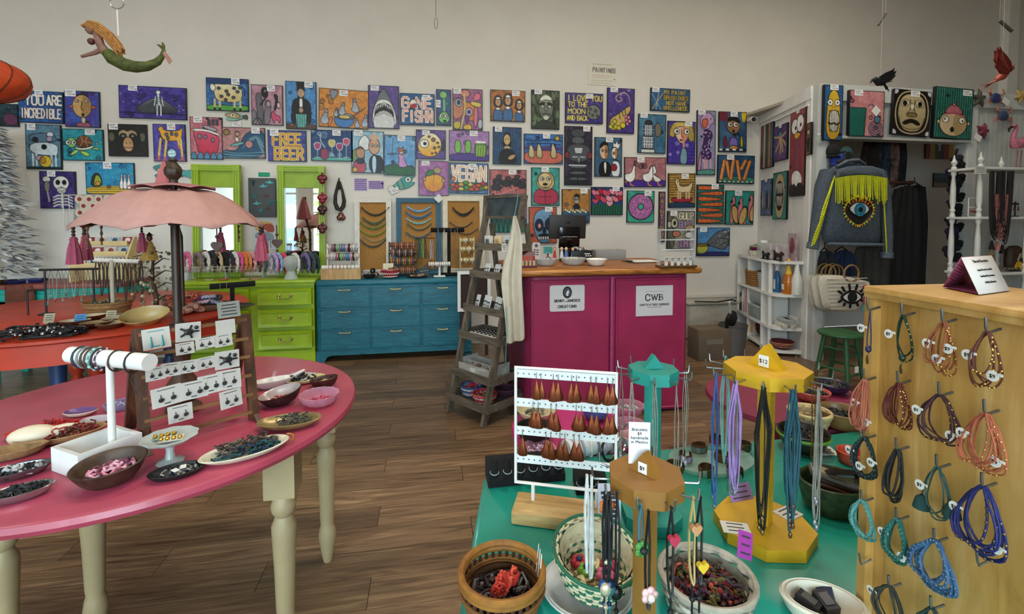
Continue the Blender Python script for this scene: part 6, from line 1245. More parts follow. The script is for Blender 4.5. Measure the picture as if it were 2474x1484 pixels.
q.box((0,.06,zs[0]/2),(W_*.9,.012,zs[0]))
for s in(-1,1):q.pr([(-.1,0),(.1,0),(.1,zs[2]+.06),(.06,zs[2]+.06),(-.1,zs[0])],.012,(s*W_*.48,0,0),(0,1,0),(0,0,1))
q.ob('steps',m('d8c088',.6,0,.1,9),t)
for i in RG(3):
 for j in RG(4):
  x=-W_*.36+W_*.24*j;p=Vc(((dA.x+dB.x)/2+x,4.7-.06+.06*i,CZ+zs[i]+.001));tt=TG('picture_card','small %s card on the cream tiered display, %s step, %s from the left'%(['red and blue','grey portrait','dark'][(i+j)%3],['lowest','middle','top'][i],['first','second','third','fourth'][j]),'card',p,rot=(-.2,0,0));MB().box((0,0,.03),(.085,.003,.058)).ob('card',m(['c8b8b0','a8b4c0','8a3038'][(i+j)%3],.7,0,.3,40),tt);MB().sph((.0,-.003,.032),(.022,.002,.02),8,5).ob('print',m(['7a4030','3a4858','d8d0c8'][(i+j)%3],.7,0,.3,60),tt)
c=onY(228,500,WY-.06);k=dep(c)/FPX;t=TG('tote_bag','patterned cream and blue cloth bag hanging on the wall behind the umbrella','bag',c);q=MB();g=[]
for i in RG(8):g.append([Vc(((-36+78*j/8)*k*(1+.12*i/7),-.012-.008*sin(j*1.3),(26-9*i)*k))for j in RG(9)])
q.sheet(g);o=q.ob('bag',m('b8b4a8',.85,0,.6,26),t);s=o.modifiers.new('s','SOLIDIFY');s.thickness=.01
q=MB();
for i in RG(5):
 for j in RG(4):q.la([(.0,0),(11*k,.001),(0,.002)],((-26+20*i+8*(j%2))*k,-.028,(18-16*j)*k),9,axis=(0,-1,0));
o=q.ob('flower_print',m('d8c8b4',.8,0,.1),t);q=MB()
for i in RG(5):
 for j in RG(4):q.la([(.0,0),(5*k,.001),(0,.002)],((-26+20*i+8*(j%2))*k,-.031,(18-16*j)*k),7,axis=(0,-1,0))
q.ob('flower_centre',m('9a3a38',.8),t)['kind']='stuff'
MB().cyl((-64*k,-.01,28*k),(70*k,-.01,28*k),.006,.006,8).cyl((-64*k,-.01,28*k),(-64*k,-.01,-60*k),.004,.004,6).cyl((-52*k,-.01,28*k),(-50*k,-.01,-50*k),.003,.003,6).ob('rod',m('c8c4b8',.4,.3),t)
c=atD(-34,194,3.0);k=3.0/FPX;t=TG('paper_lantern','orange ribbed round paper lantern hanging at the left edge','lantern',c);R=80*k;h=52*k;MB().la([(R*.25,h)]+[(R*cos(a)*(1+.012*(i%2)),h*sin(a))for i,a in EN([PI/2*.84-PI*.84*j/22 for j in RG(23)])]+[(R*.25,-h)],n=40).ob('shade',m('c8481c',.7,0,.2,20),t)
q=MB()
for i in RG(9):
 a0=2*PI*i/9+.3;q.tb([(R*1.012*cos(b)*cos(a0+.25*b),R*1.012*cos(b)*sin(a0+.25*b),h*1.012*sin(b))for b in[-1.3+.2*j for j in RG(14)]],.004,5)
q.ob('ribs',m('5a2410',.7),t);MB().cyl((0,0,h),(0,0,ZC-c.z-.02),.003,.003,5).ob('cord',m('d8d4cc',.7),t)
# ---------------------------------------------------------------- things on the lime dresser
LZ=gh+.001
def headband(px,py,Y,R,c,n_,lab,grp,tilt=0):
 p=onY(px,py,Y);t=TG('headband','%s'%lab,'headband',p,0,grp,rot=(0,0,tilt));q=MB();N=22;P=[]
 for k in RG(N+1):a=-.9+(PI+1.8)*k/N;P.append((.004*sin(k*2.1),R*.8*cos(a),R*sin(a)*1.05))
 q.tb(P,[.019*(.45+.55*sin(PI*k/N))*(1+.18*sin(k*2.3))for k in RG(N+1)],7);q.ob('band',m(c,.85,0,.45,40,.2),t);return t
BANDS=[(452,'d86a94','pink'),(478,'8a7078','mauve grey'),(497,'d8d4d0','white patterned'),(512,'26263a','navy'),(527,'c4b090','tan floral'),(541,'17171c','black'),(554,'30303a','charcoal'),(566,'e6e6e2','plain white'),(577,'e05a9c','hot pink'),(587,'e47a3c','orange'),(597,'dc8c54','apricot'),(608,'d8a0a4','rose'),(621,'7a3040','maroon'),(634,'4a5850','grey green'),(648,'c8c0b4','cream')]
HY=gy+.2
for i,(px,c,lab)in EN(BANDS):headband(px,637,HY,.092,c,i,'%s headband in the row on the lime dresser under the first mirror'%lab,'headbands on the lime dresser',.75)
q=MB();a,b=onY(440,650,HY),onY(655,650,HY);t=TG('headband_holder','clear plastic cradle holding the row of headbands on the lime dresser','holder',((a.x+b.x)/2,HY,LZ));W_=b.x-a.x;hh=onY(550,650,HY).z-LZ
q.cyl((-W_/2,0,hh),(W_/2,0,hh),.03,.03,14)
for s in(-1,0,1):q.box((s*W_*.42,0,hh/2),(.012,.09,hh))
q.ob('cradle',glass('dfe6e8',.25,.08),t)
B2=[(660,'b8a0d0','lilac'),(672,'98b0dc','pale blue'),(684,'d84a6c','coral dotted'),(697,'1c2a24','dark green dotted'),(712,'e0dcd0','pearl white'),(737,'7a6a9c','violet'),(750,'3c4a58','slate'),(760,'2c4438','forest green beaded')]
HY2=gy+.13
for i,(px,c,lab)in EN(B2):headband(px,640,HY2+.02*(i%2),.094,c,i,'%s headband beside the frosted head form on the lime dresser'%lab,'headbands by the frosted head form',.75)
p=onY(702,672,gy+.06);t=TG('head_form','frosted glass head form bust wearing headbands on the lime dresser','display head',(p.x,gy+.08,LZ));MB().la([(0,0),(.062,0),(.06,.01),(.04,.05),(.034,.075),(.046,.095),(.066,.125),(.07,.16),(.06,.195),(.035,.215),(0,.222)],n=24).ob('bust',glass('cfd8d4',.62,.35),t)
for n,(px,c,lab)in EN(((505,'c8c4a0','cream dish'),(540,'c0583c','terracotta dish'),(590,'c8b878','mustard dish'),(618,'d8a0a4','pink leaf dish'))):
 p=onY(px,668,gy+.07);dish('trinket_dish','small %s at the front of the lime dresser'%lab,'dish',(p.x,gy+.07,LZ),.04,.012,m(c,.35,0,.2),.2,.7,.6,.003)
 heap('trinket_heap','small trinkets lying in the %s'%lab,'trinkets',(p.x,gy+.07,LZ+.005),.026,.018,['8a7a60','b8685c','a0a8a0'],6,.008,.002,0,beads=8)
p=Vc((onY(520,665,gy+.03).x,gy+.05,LZ));t=TG('wire_rack','low brass wire jewellery rack on the lime dresser','jewellery rack',p);q=MB();W_=onY(610,665,gy+.03).x-onY(440,665,gy+.03).x
for z in(.10,.13):q.tb([(-W_/2,-.02,z),(W_/2,-.02,z)],.0022,5)
for i in RG(5):x=-W_/2+W_*i/4;q.tb([(x,-.02,0),(x,-.02,.13),(x,.05,.13),(x,.05,0)],.0022,5)
q.ob('wire',m('b49a68',.3,.8),t)
t=TG('bead_string','cream bead string hanging down the right side of the second mirror','bead string',(onY(781,430,MY-.045).x,MY-.03,onY(781,412,MY-.045).z));L_=onY(781,412,MY-.045).z-onY(781,640,MY-.045).z;q=MB()
for i in RG(46):q.sph((0,0,-L_*i/46),(.006,.006,.008),6,4)
q.ob('beads',m('c8c09a',.6,0,.15,40),t)
for n,(py,c,c2)in EN(((431,'6a1c24','a8405c'),(478,'8a2030','c06070'),(506,'3c1a1c','7a3a40'),(551,'5a2426','8a4a4c'))):
 c_=onY(778,py,MY-.07);tt=TG('shell_flower','%s three petalled shell flower on the bead string, %s'%(['dark red','bright crimson','blackish','brownish red'][n],['topmost','second from the top','third from the top','lowest'][n]),'ornament',(c_.x,MY-.052,c_.z));q=MB()
 for k in RG(3):a=.5+2.1*k;q.sph((.022*cos(a),-.010,.022*sin(a)-.006),(.028,.018,.031),10,6,Matrix.Rotation(-a,3,'Y'))
 q.sph((0,0,.04),(.014,.012,.02),8,5);q.ob('petals',m(c,.25,0,.4,40),tt);MB().sph((.004,-.028,-.004),.011,7,5).ob('centre',m(c2,.3),tt)
c_=onY(820,478,WY-.02);t=TG('gourd_loop','dark braided hanging loop on the wall right of the second mirror','wall hanging',(c_.x,WY-.012,c_.z));k=dep(c_)/FPX;MB().tb([(0,0,48*k),(-4*k,-.01,30*k),(-9*k,-.012,5*k),(-10*k,-.012,-12*k),(-5*k,-.012,-26*k),(2*k,-.012,-30*k),(9*k,-.012,-20*k),(11*k,-.012,-8*k),(7*k,-.01,18*k),(1*k,0,40*k)],[.006,.012,.016,.019,.022,.022,.022,.019,.013,.008],9).ob('braid',m('2c2416',.6,0,.4,60,.5),t);MB().tb([(0,0,36*k),(0,-.01,20*k)],[.02,.012],8).ob('knot',m('1c1810',.7),t)
c_=onY(824,523,WY-.02);t=TG('shell_ornament','small glossy brown shell flower on the wall below the braided loop','ornament',(c_.x,WY-.016,c_.z));q=MB()
for k_ in RG(3):a=1.57+2.1*k_;q.sph((.022*cos(a),-.008,.022*sin(a)-.005),(.024,.016,.03),10,6,Matrix.Rotation(-a,3,'Y'))
q.ob('petals',m('6a3a2a',.25,0,.3,40),t);MB().sph((0,-.022,0),.010,7,5).ob('centre',m('d8c8b8',.4),t)
a=onY(600,430,WY-.03);b=onY(668,525,WY-.03);t=TG('magnet_board','dark grey board of teal and rust metal birds and hearts between the mirrors','board',((a.x+b.x)/2,WY-.035,(a.z+b.z)/2));W_=b.x-a.x;H_=a.z-b.z
MB().bbox((0,0,0),(W_,.02,H_),.006).ob('panel',m('4c5052',.6,0,.1),t)
def bird(q,x,z,s,fl=1):q.pr([(x+p[0]*s*fl,z+p[1]*s)for p in[(-1,0),(-.4,.15),(.1,.7),(.2,.2),(.7,.3),(1,.1),(.6,0),(.2,-.25),(-.3,-.15)]][::fl],.004,(0,-.012,0))
for i,(x,z,s,c,fl,kd)in EN(((-.3,.34,.06,'2c4a48',1,'f'),(.05,.28,.09,'4a9c98',1,'b'),(.3,.38,.09,'4a9c98',-1,'b'),(-.28,.02,.05,'2c6058',1,'h'),(.15,.04,.08,'5a2c28',1,'b'),(-.2,-.16,.09,'4a9c98',1,'b'),(.3,-.12,.07,'3a9c98',1,'r'),(-.05,-.33,.05,'2c6868',1,'h'),(.25,-.3,.08,'4a2a26',-1,'b'))):
 q=MB();X,Z_=x*W_,z*H_
 if kd=='b':bird(q,X,Z_,s*W_*1.9,fl)
 elif kd=='h':q.pr([(X+a_[0],Z_+a_[1])for a_ in hpoly(s*W_*1.8)],.004,(0,-.012,0))
 elif kd=='f':
  for k in RG(5):q.tb([(X,-.012,Z_-.02),(X+.03*cos(1+.3*k),-.012,Z_+.03*sin(1+.3*k)+.01)],.003,5)
 else:q.tb([(X+.016*cos(k*.7),-.012,Z_+.016*sin(k*.7))for k in RG(9)],.004,5,T1);q.tb([(X+.045+.016*cos(k*.7),-.012,Z_+.016*sin(k*.7))for k in RG(9)],.004,5,T1)
 q.ob({'b':'metal_bird','h':'metal_heart','f':'metal_plant','r':'metal_rings'}[kd],m(c,.45,.4,.2),t)
def f(A):
 A.im[:]=hx('cfd0d0');A.p([(8,4),(90,6),(86,36),(50,30),(12,40)],'c8b070',0);A.p([(40,14),(90,14),(94,44),(56,40)],'b05848',0,1);A.p([(10,44),(50,36),(92,50),(88,70),(14,66)],'8c9ca8',0)
 for i in RG(6):A.l([(24+i*10,66),(22+i*11,92)],1.4,'3c4a58',0)
sheetart('poster_card',(610,531,667,604),f,'faded printed card of ochre and red below the grey magnet board','card',th=.006)
# ---------------------------------------------------------------- things on the blue dresser
BZ=bh+.001;BY=gy+.12
def frame3(x0,x1,y0,lab,c,lean,wl):
 Y=WY-.10;a=onY(x0,560,Y).x;b=onY(x1,560,Y).x;top=onY((x0+x1)/2,y0,Y).z;t=TG('framed_board',lab,'display frame',((a+b)/2,Y,BZ),rot=(-.06,0,0));W_=b-a;H_=top-BZ;mm_=m(c,.55,0,.12,14);s=.052
 for sx in(-1,1):MB().box((sx*(W_/2-s/2),0,H_/2),(s,.024,H_)).box((sx*(W_/2-s*.8),-.014,H_/2),(.014,.012,H_-.07)).ob('side_moulding',mm_,t)
 for zz in(s/2,H_-s/2):MB().box((0,0,zz),(W_-2*s,.024,s)).box((0,-.014,zz+(.016 if zz<.1 else-.016)),(W_-2*s,.012,.014)).ob('rail_moulding',mm_,t)
 MB().box((0,.004,H_/2),(W_-2*s+.01,.008,H_-2*s+.01)).ob('cork_panel',m('a8783c',.9,0,.14,60,.2),t);return t,W_,H_,Y
FR=[frame3(856,945,477,'white frame with cork panel of green and black necklaces on the blue dresser','ded8cc',0,0),frame3(957,1066,478,'blue frame with cork panel of blue necklaces on the blue dresser','2a5a72',0,0),frame3(1070,1171,474,'white frame with cork panel behind the ladder shelf and black T-bar','ddd3bc',0,0)]
def collar(fi,px0,px1,py,sag,c,lab,fringe,r=.0055):
 t0,W_,H_,Y=FR[fi];a=onY(px0,py,Y-.03);b=onY(px1,py,Y-.03);s=onY((px0+px1)/2,py+sag,Y-.03);mid=(a+b)/2;t=TG('collar_necklace',lab,'necklace',(mid.x,Y-.0,mid.z),0,'necklaces pinned to the cork panels');w2=(b.x-a.x)/2;dz=mid.z-s.z
 yy=lambda z:-.012+(mid.z+z-BZ)*.06
 P=[(w2*u,yy(-dz*(1-u*u)),-dz*(1-u*u))for u in[i/8-1 for i in RG(17)]];MB().tb(P,r,6).tb([P[0],(P[0][0]-.008,yy(-.05),-.06)],.0012,4).tb([P[-1],(P[-1][0]+.008,yy(-.05),-.06)],.0012,4).ob('cord',m(c,.6,0,.3,50),t)
 if fringe:
  q=MB()
  for i in RG(1,16):
   p=P[i];l=fringe*1.7*(.6+.4*sin(PI*i/16));q.la([(0,0),(.006,-.003),(.008,-l),(0,-l-.005)],(p[0],p[1]-.003,p[2]),6)
  q.ob('fringe',m(c,.5,0,.4,60),t)
for a in[(0,871,939,500,19,'2a2a22','dark fringed necklace at the top of the left white frame',.008),(0,874,930,524,15,'4a5a34','moss green necklace, second in the left white frame',.012),(0,868,935,536,16,'5a7a2c','leaf green fringed necklace, third in the left white frame',.008),(0,866,935,552,17,'7a8a24','olive yellow necklace, fourth in the left white frame',.006),(0,876,934,568,16,'9a9468','pale braided necklace low in the left white frame',0),(0,868,932,578,18,'3c4a48','grey green necklace lowest in the left white frame',.006),(1,982,1042,498,11,'7ab0dc','sky blue necklace at the top of the blue frame',.009),(1,979,1042,511,14,'3a6a9c','deep blue necklace, second in the blue frame',.010),(1,981,1042,527,12,'8ab8b4','aqua necklace, third in the blue frame',.008),(1,984,1042,540,16,'3c5a54','teal grey necklace, fourth in the blue frame',.003),(1,980,1040,560,14,'4a5c68','slate fringed necklace, fifth in the blue frame',.010),(2,1094,1146,500,17,'20201c','black lace necklace at the top of the right white frame',.014),(2,1087,1142,536,14,'3c4444','dark cord necklace in the middle of the right white frame',0),(2,1100,1155,552,14,'5a6268','grey cord necklace lower in the right white frame',0)]:collar(*a)
t0,W_,H_,Y=FR[2];c_=onY(1060,479,Y-.05);t=TG('price_card','blank white diamond card at the corner between the blue and white frames','price card',(c_.x,Y-.006,c_.z),rot=(0,.78,0));MB().box((0,0,0),(.07,.0015,.07)).ob('card',PAPW,t)
def bracerack(px0,px1,rows,base_py,Y,barmat,frmat,lab,name='bracelet_rack'):
 a=onY(px0,base_py,Y).x;b=onY(px1,base_py,Y).x;t=TG(name,lab,'bracelet rack',((a+b)/2,Y,BZ));W_=b-a
 for s in(-1,1):MB().box((s*W_/2*.98,.03,onY(px0,rows[0][0]-8,Y).z/2-BZ/2),(.014,.03,(onY(px0,rows[0][0]-8,Y).z-BZ))).box((s*W_/2*.98,.0,.008),(.016,.12,.016)).ob('upright',frmat,t)
 out=[]
 for py,off in rows:z=onY(px0,py,Y).z-BZ;MB().cyl((-W_/2,off,z),(W_/2,off,z),.021,.021,16).ob('bar',barmat,t);out.append((z,off))
 return t,W_,out
def bangles(t,W_,rows,pal,lab,grp,R=.026,r=.0078,per=12,u0=.06,u1=.94):
 nm=['top','middle','bottom','lowest']
 for ri,(z,off)in EN(rows):
  for i in RG(per):
   c,cn=pal[(i*3+ri*5)%len(pal)];x=-W_/2+W_*(u0+(u1-u0)*(i+.5)/per);loop('bracelet','%s bracelet on the %s bar of %s, %s from the left'%(cn,nm[ri],lab,['first','second','third','fourth','fifth','sixth','seventh','eighth','ninth','tenth','eleventh','twelfth'][i]),'bracelet',(t.location.x+x,t.location.y+off,t.location.z+z),(1,0,0),R,r*(1+.2*((i*7)%3-1)),[c],grp,n=16,elong=1.3)
PALB=[('b8bcc4','pale grey'),('8a8478','stone'),('2c2c30','black'),('c84a50','red'),('5a7ca8','blue'),('d8b0a4','blush'),('3c4858','slate'),('4a78b0','cobalt'),('e0dcd4','white'),('7ab870','green'),('d898a8','pink')]
PALC=[('7a4a54','plum'),('a8b040','lime'),('3a3a34','black'),('8a6a4c','tan'),('b8585c','red'),('5a6a4c','olive'),('c87a4c','orange'),('4a4a5c','slate'),('c08a98','pink')]
bt,bw,brr=bracerack(790,868,[(598,.03),(619,-.01)],660,BY,m('d0ccc4',.5),WHITE,'white two bar rack of woven bracelets on the left of the blue dresser');bangles(bt,bw,brr,PALB,'the white rack','bracelets on the white rack')
p=Vc((onY(825,668,gy+.07).x,gy+.075,BZ));W_=onY(874,660,gy+.07).x-onY(776,660,gy+.07).x;t=TG('wooden_tray','oblong pale bamboo tray at the left end of the blue dresser','tray',p);hT=onY(825,651,gy+.02).z-BZ;q=MB();P=[(W_/2*c_,s_*.05)for c_,s_ in[(-1,-.6),(-.96,-1),(.96,-1),(1,-.6),(1,.6),(.96,1),(-.96,1),(-1,.6)]];q.pr(ck(P,1,T1),hT,(0,0,hT/2),(1,0,0),(0,1,0));q.ob('box',wood(['9a7440','c09860','d4b07c'],(30,4,4),.5,.2),t)
q=MB();z=hT+.016;q.cyl((-W_*.48,0,z),(W_*.46,0,z),.020,.020,18);q.ob('roll',m('e0dcd6',.6),t)
for i in RG(8):loop('bracelet','%s bracelet on the white roll above the bamboo tray, %s from the left'%(['gold','black','coral','brown','tan','dark red','grey','mint'][i],['first','second','third','fourth','fifth','sixth','seventh','eighth'][i]),'bracelet',(p.x-W_*.3+W_*.09*i,p.y,BZ+z),(1,0,0),.0225,.003,[['b08a3c','1c1c1c','c86a5c','5a3a2c','b09068','7a2428','8a8a8c','7ab0a0'][i]],'bracelets on the white roll',n=14,elong=1.1)
for i in RG(5):
 px=[874,893,908,868,900][i];pp_=Vc((onY(px,660,gy+.08+.05*(i>2)).x,gy+.09+.06*(i>2),BZ+.06));t=TG('cuff','dark %s cuff standing upright beside the bamboo tray, %s'%(['brown leather','black','copper edged','umber','black and tan'][i],['leftmost of the front three','middle of the front three','rightmost of the front three','left of the back pair','right of the back pair'][i]),'cuff',(pp_.x,pp_.y,BZ+.03+.035*(i>2)),.2*i);MB().la([(.024,-.014),(.027,0),(.024,.014),(.0225,.014),(.0255,0),(.0225,-.014),(.024,-.014)],axis=(0.2,-1,0.1),n=24).ob('band',m(['2c1e18','141416','4a2c20','3a2418','2a2420'][i],.4,0,.3,40),t)
p=Vc((onY(892,672,gy+.07).x,gy+.08,BZ));dish('dark_bowl','squat dark bowl under the cuffs on the blue dresser','bowl',p,.06,.035,m('1e1614',.35,0,.3),0,.8,.6,.005)
p=Vc((onY(943,672,gy+.08).x,gy+.085,BZ));t=dish('patterned_bowl','red and white zigzag bowl on the blue dresser','bowl',p,.092,.075,m('a8303c',.4),0,1,.45,.005,shape=.6,inner=m('c05060',.4))
q=MB();
q.tb([((.080+(.003 if k%2 else 0))*cos(2*PI*k/48),(.080+(.003 if k%2 else 0))*sin(2*PI*k/48),.046+(.007 if k%2 else-.007))for k in RG(48)],.0045,5,T1);q.ob('white_zigzag',m('e0d4c8',.5),t)
MB().tb([(.066*cos(2*PI*k/36),.066*sin(2*PI*k/36),.016)for k in RG(36)],.006,5,T1).ob('white_band',m('d8ccc0',.5),t)
heap('bead_heap','red and tan bracelets filling the zigzag bowl','bracelets',p+Vc((0,0,.05)),.07,.06,['a03a40','b87a5c','6a3a34','c8a890'],26,.022,.004,0,loops=T1)
p2=Vc((onY(938,645,gy+.16).x,gy+.16,BZ+.07));t=TG('price_card','cream price card standing behind the zigzag bowl','price card',(p2.x,p2.y,BZ));MB().box((0,0,.10),(.1,.002,.07)).box((0,.01,.035),(.012,.012,.07)).ob('card',m('e0d8bc',.8),t)
bt,bw,brr=bracerack(940,1006,[(593,.05),(610,.01),(630,-.03),(651,-.07)],668,gy+.22,wood(['4a2c18','7a4c2c'],(4,30,30)),EW,'dark wooden four bar rack of bracelets on the blue dresser');bangles(bt,bw,brr,PALC,'the dark wooden rack','bracelets on the dark wooden rack',.025,.0065,12)
for i,(px,c,lab)in EN(((1011,'1c4a3c','dark green'),(1017,'2c6a50','bottle green'),(1022,'8a9a44','yellow green'),(1027,'3c3a34','black'),(1040,'b8a4a0','pale pink'),(1045,'a89490','dusty'))):
 top=onY(px,576 if i<4 else 580,gy+.27);top.y=gy+.27;strand('bead_strand','%s bead strand hanging in front of the blue frame'%lab,'necklace',top,.022,.20,.005,c,'bead strands in front of the blue frame')
q=MB();a=onY(1005,576,gy+.27);b=onY(1052,578,gy+.27);t=TG('hanging_bar','thin rod carrying bead strands in front of the blue frame','rod',(a.x,gy+.27,BZ));q.cyl((0,0,0),(0,0,a.z-BZ),.005,.005,8);q.cyl((0,0,a.z-BZ),(b.x-a.x,0,a.z-BZ),.004,.004,8);q.la([(.04,0),(.04,.006),(0,.01)],n=14);q.ob('rod',m('3a2a1c',.6),t)
p=Vc((onY(1062,672,gy+.07).x,gy+.08,BZ));t=TG('bracelet_stand','small white T-bar of red and tan bracelets on the blue dresser','bracelet stand',p);hS=onY(1062,638,gy+.08).z-BZ;MB().bbox((0,0,.007),(.115,.07,.014),.005).cyl((0,0,.01),(0,0,hS),.012,.011,12).ob('base',m('e0dcd2',.5),t);MB().cyl((-.105,0,hS),(.105,0,hS),.021,.021,18).ob('bar',m('e6e2da',.5),t)
for i in RG(9):loop('bracelet','%s bracelet on the small white T-bar, %s from the left'%(['crimson','pale rose','dark red','blush','brown','rust','tan','grey blue','steel'][i],['first','second','third','fourth','fifth','sixth','seventh','eighth','ninth'][i]),'bracelet',(p.x-.09+.0215*i,p.y,BZ+hS),(1,.05,0),.0235,.0028,[['a82c3c','d8a0a0','6a2024','d8b4a4','4a3428','8a4a34','b09878','8a98a8','6a6c70'][i]],'bracelets on the small white T-bar',n=14)
p=Vc((onY(1085,668,gy+.18).x,gy+.18,BZ));t=TG('bracelet_stand','tall black velvet T-bar standing before the right white frame','bracelet stand',p);hS=onY(1080,556,gy+.18).z-BZ;MB().bbox((0,0,.012),(.19,.11,.024),.006).cyl((0,0,.02),(0,0,hS),.017,.017,12).ob('post',VEL,t);MB().cyl((-.18,0,hS),(.155,0,hS),.023,.023,18).ob('bar',VEL,t)
for i in RG(4):loop('chain_bracelet','thin silver chain on the tall black T-bar, %s from the left'%['first','second','third','fourth'][i],'bracelet',(p.x-.11+.065*i,p.y,BZ+hS),(1,0,0),.025,.0013,['b8b8b8'],'chains on the tall black T-bar')
for i,(dx,c,lab)in EN(((-.105,'4a6a80','blue grey'),(-.05,'b0a894','cream speckled'),(.06,'7a6a60','taupe'))):
 strand('bead_strand','long %s fine bead strand hanging from the tall black T-bar'%lab,'necklace',(p.x+dx,p.y-.024,BZ+hS),.03,.36,.003,c,'long strands on the tall black T-bar')
bt,bw,brr=bracerack(1112,1146,[(581,.03),(602,0),(628,-.03)],668,gy+.2,m('d8cca8',.5),m('c8b88c',.6),'cream three bar rack of pale bangles at the right end of the blue dresser');bangles(bt,bw,brr,[('a88a58','tan'),('c4b088','sand'),('8a6a40','bronze'),('d8ccb0','ivory')],'the cream rack','bangles on the cream rack',.025,.007,4)
p=Vc((onY(1008,664,gy+.06).x,gy+.075,BZ));dish('plate','dark oblong plate of wooden pieces on the blue dresser','plate',p,.105,.012,m('2a1a16',.4,0,.2),0,.6,.7,.004);heap('wooden_pieces','small carved wooden pieces on the dark oblong plate','pieces',p+Vc((0,0,.006)),.07,.035,['a87a54','8a8a80','c09a78','6a4a3c'],18,.016,.006,0,3)
t=TG('wedge_stand','grey wedge bracelet stand between the wooden rack and the small T-bar','display',(onY(1022,668,gy+.16).x,gy+.165,BZ),.0);MB().pr([(-.06,0),(.06,0),(.05,.11),(.02,.11)],.06,(0,0,0)).ob('wedge',m('4a4c4e',.7),t);MB().tb([(-.03,-.034,.05),(.055,-.034,.06),(.055,.034,.06),(-.03,.034,.05)],.004,6,T1).ob('bracelet',m('8a9a8c',.5),t)
# ---------------------------------------------------------------- on the counter top
def cp(px,py):return onZ(px,py,CTZ+.001)
p=cp(1390,612);k=dep(p)/FPX;Yc=p.y
t=TG('till_screen','dark tablet till with its back to us and a small customer screen on the counter','till',(cp(1375,632).x,cp(1375,632).y,CTZ));X0=t.location.x;k=dep(t.location)/FPX
def kx(px):return(px-1375)*k
def kz(py):return onY(1375,py,t.location.y).z-CTZ
MB().bbox(((kx(1329)+kx(1423))/2,.06,(kz(519)+kz(578))/2),(94*k,.02,59*k),.008,Matrix.Rotation(.12,3,'X')).ob('tablet',m('2a2826',.5,0,.05),t)
q=MB();q.bbox(((kx(1349)+kx(1401))/2,-.005,(kz(548)+kz(600))/2),(52*k,.014,52*k),.006,Matrix.Rotation(.14,3,'X'));cs=q.ob('customer_screen',m('08080a',.12),t)
MB().box(((kx(1375)),.03,kz(600)/2),(40*k,.05,kz(600))).ob('stand',m('151516',.4),t)
MB().bbox((kx(1375),.047,kz(534)),(12*k,.004,12*k),.001).ob('emblem_square',m('0c0c0c',.4),t)
def text(txt,size,loc,parent,name='lettering',mat_=None,rot=(PI/2,0,0),al='CENTER',sp=1.0):
 c=bpy.data.curves.new(name,'FONT');c.body=txt;c.size=size;c.align_x=al;c.extrude=.0002;c.space_line=sp;c.resolution_u=2;o=bpy.data.objects.new(name,c);COL.objects.link(o);me=bpy.data.meshes.new_from_object(o.evaluated_get(bpy.context.evaluated_depsgraph_get()));n=bpy.data.objects.new(name,me);COL.objects.link(n);n.parent=parent;n.location=loc;n.rotation_euler=rot;me.materials.append(mat_ or DK);bpy.data.objects.remove(o);return n
LET=m('d8dcdc',.5,emit=.0);text('Crafts Without Borders',.0125,(kx(1375),-.0135,kz(573)),t,'lettering',LET,(PI/2+.14,0,0));text('Welcome to',.0085,(kx(1375),-.0135,kz(564)),t,'lettering',LET,(PI/2+.14,0,0))
bx=cp(1408,634);t=TG('black_box','black cardboard box with white print beside the till screen','box',(bx.x,bx.y+.07,CTZ));MB().bbox((0,0,.045),(.16,.12,.09),.003).ob('box',m('101012',.5),t);q=MB();[q.box((.03+.018*i,-.061,.05),(.012,.001,.010))for i in RG(3)];q.box((.04,-.061,.066),(.045,.001,.008));q.ob('print',m('c8c8c8',.6),t)
heap('sweet_heap','small wrapped sweets in pinks and greens on top of the black box','sweets',(bx.x-.01,bx.y+.07,CTZ+.092),.06,.04,['a85068','7ab0a4','c8a8a0','6a4a54'],8,.02,.004,0,3,beads=26)
heap('pen_heap','assorted card shapes standing in front of the till','cards',(cp(1330,636).x,cp(1330,636).y+.04,CTZ),.05,.02,['c8a080','b03028','3a5a8a','e0d4c4'],14,.06,.006,0,3)
for n,(px,py,c,lab,w_,h_)in EN(((1328,597,'4a9a94','teal handwritten card leaning beside the till',.075,.055),(1296,600,'c8c4c0','white leaflet standing at the left of the till',.06,.15),(1400,628,'b8a0b8','pale violet slip under the black box',.06,.01))):
 p=cp(px,632);tt=TG('paper_card',lab,'card',(p.x,p.y+.03+.02*(n==0),CTZ+(.06 if n==0 else .0)),rot=(-.15,.08 if n==1 else 0,0));MB().box((0,0,h_/2),(w_,.002,h_)).ob('card',m(c,.8,0,.05),tt);q=MB();
 if n==0:q.box((0,.012,-.03),(.01,.01,.062));q.ob('holder',m('3a2a20',.6),tt);q=MB();[q.box((0,-.0014,.045-.012*i),(w_*.7,.0006,.003))for i in RG(3)];q.ob('print',m('2a5a5a',.8),tt)
 if n==1:
  q.la([(0,0),(.014,.0005),(0,.001)],(0,-.0015,.125),12,axis=(0,-1,0));[q.box((-.012+.024*(i%2),-.0016,.09-.018*(i//2)),(.018,.0006,.010))for i in RG(6)];q.ob('print',m('5a5060',.8),tt)
for n,(px,py,wd,lab)in EN(((1318,642,58,'left cut glass bowl on the counter holding sunglasses and trinkets'),(1386,640,60,'middle cut glass bowl on the counter below the till screen'))):
 p=cp(px,py);r=wd*dep(p)/FPX/2;dish('glass_bowl',lab,'bowl',p,r,.05,glass('d8dcdc',.35,.06),0,1,.5,.004,wav=.04,wn=12);heap('trinket_heap',['white and silver trinkets in the left cut glass bowl','cream flowers and tiny dolls in the middle cut glass bowl'][n],'trinkets',p+Vc((0,0,.02)),r*.7,r*.7,[['c8c8c8','3a3a3c','e0dcd8'],['d8c8a0','e8e4dc','b08a60']][n],10,.03,.004,0,3,beads=20)
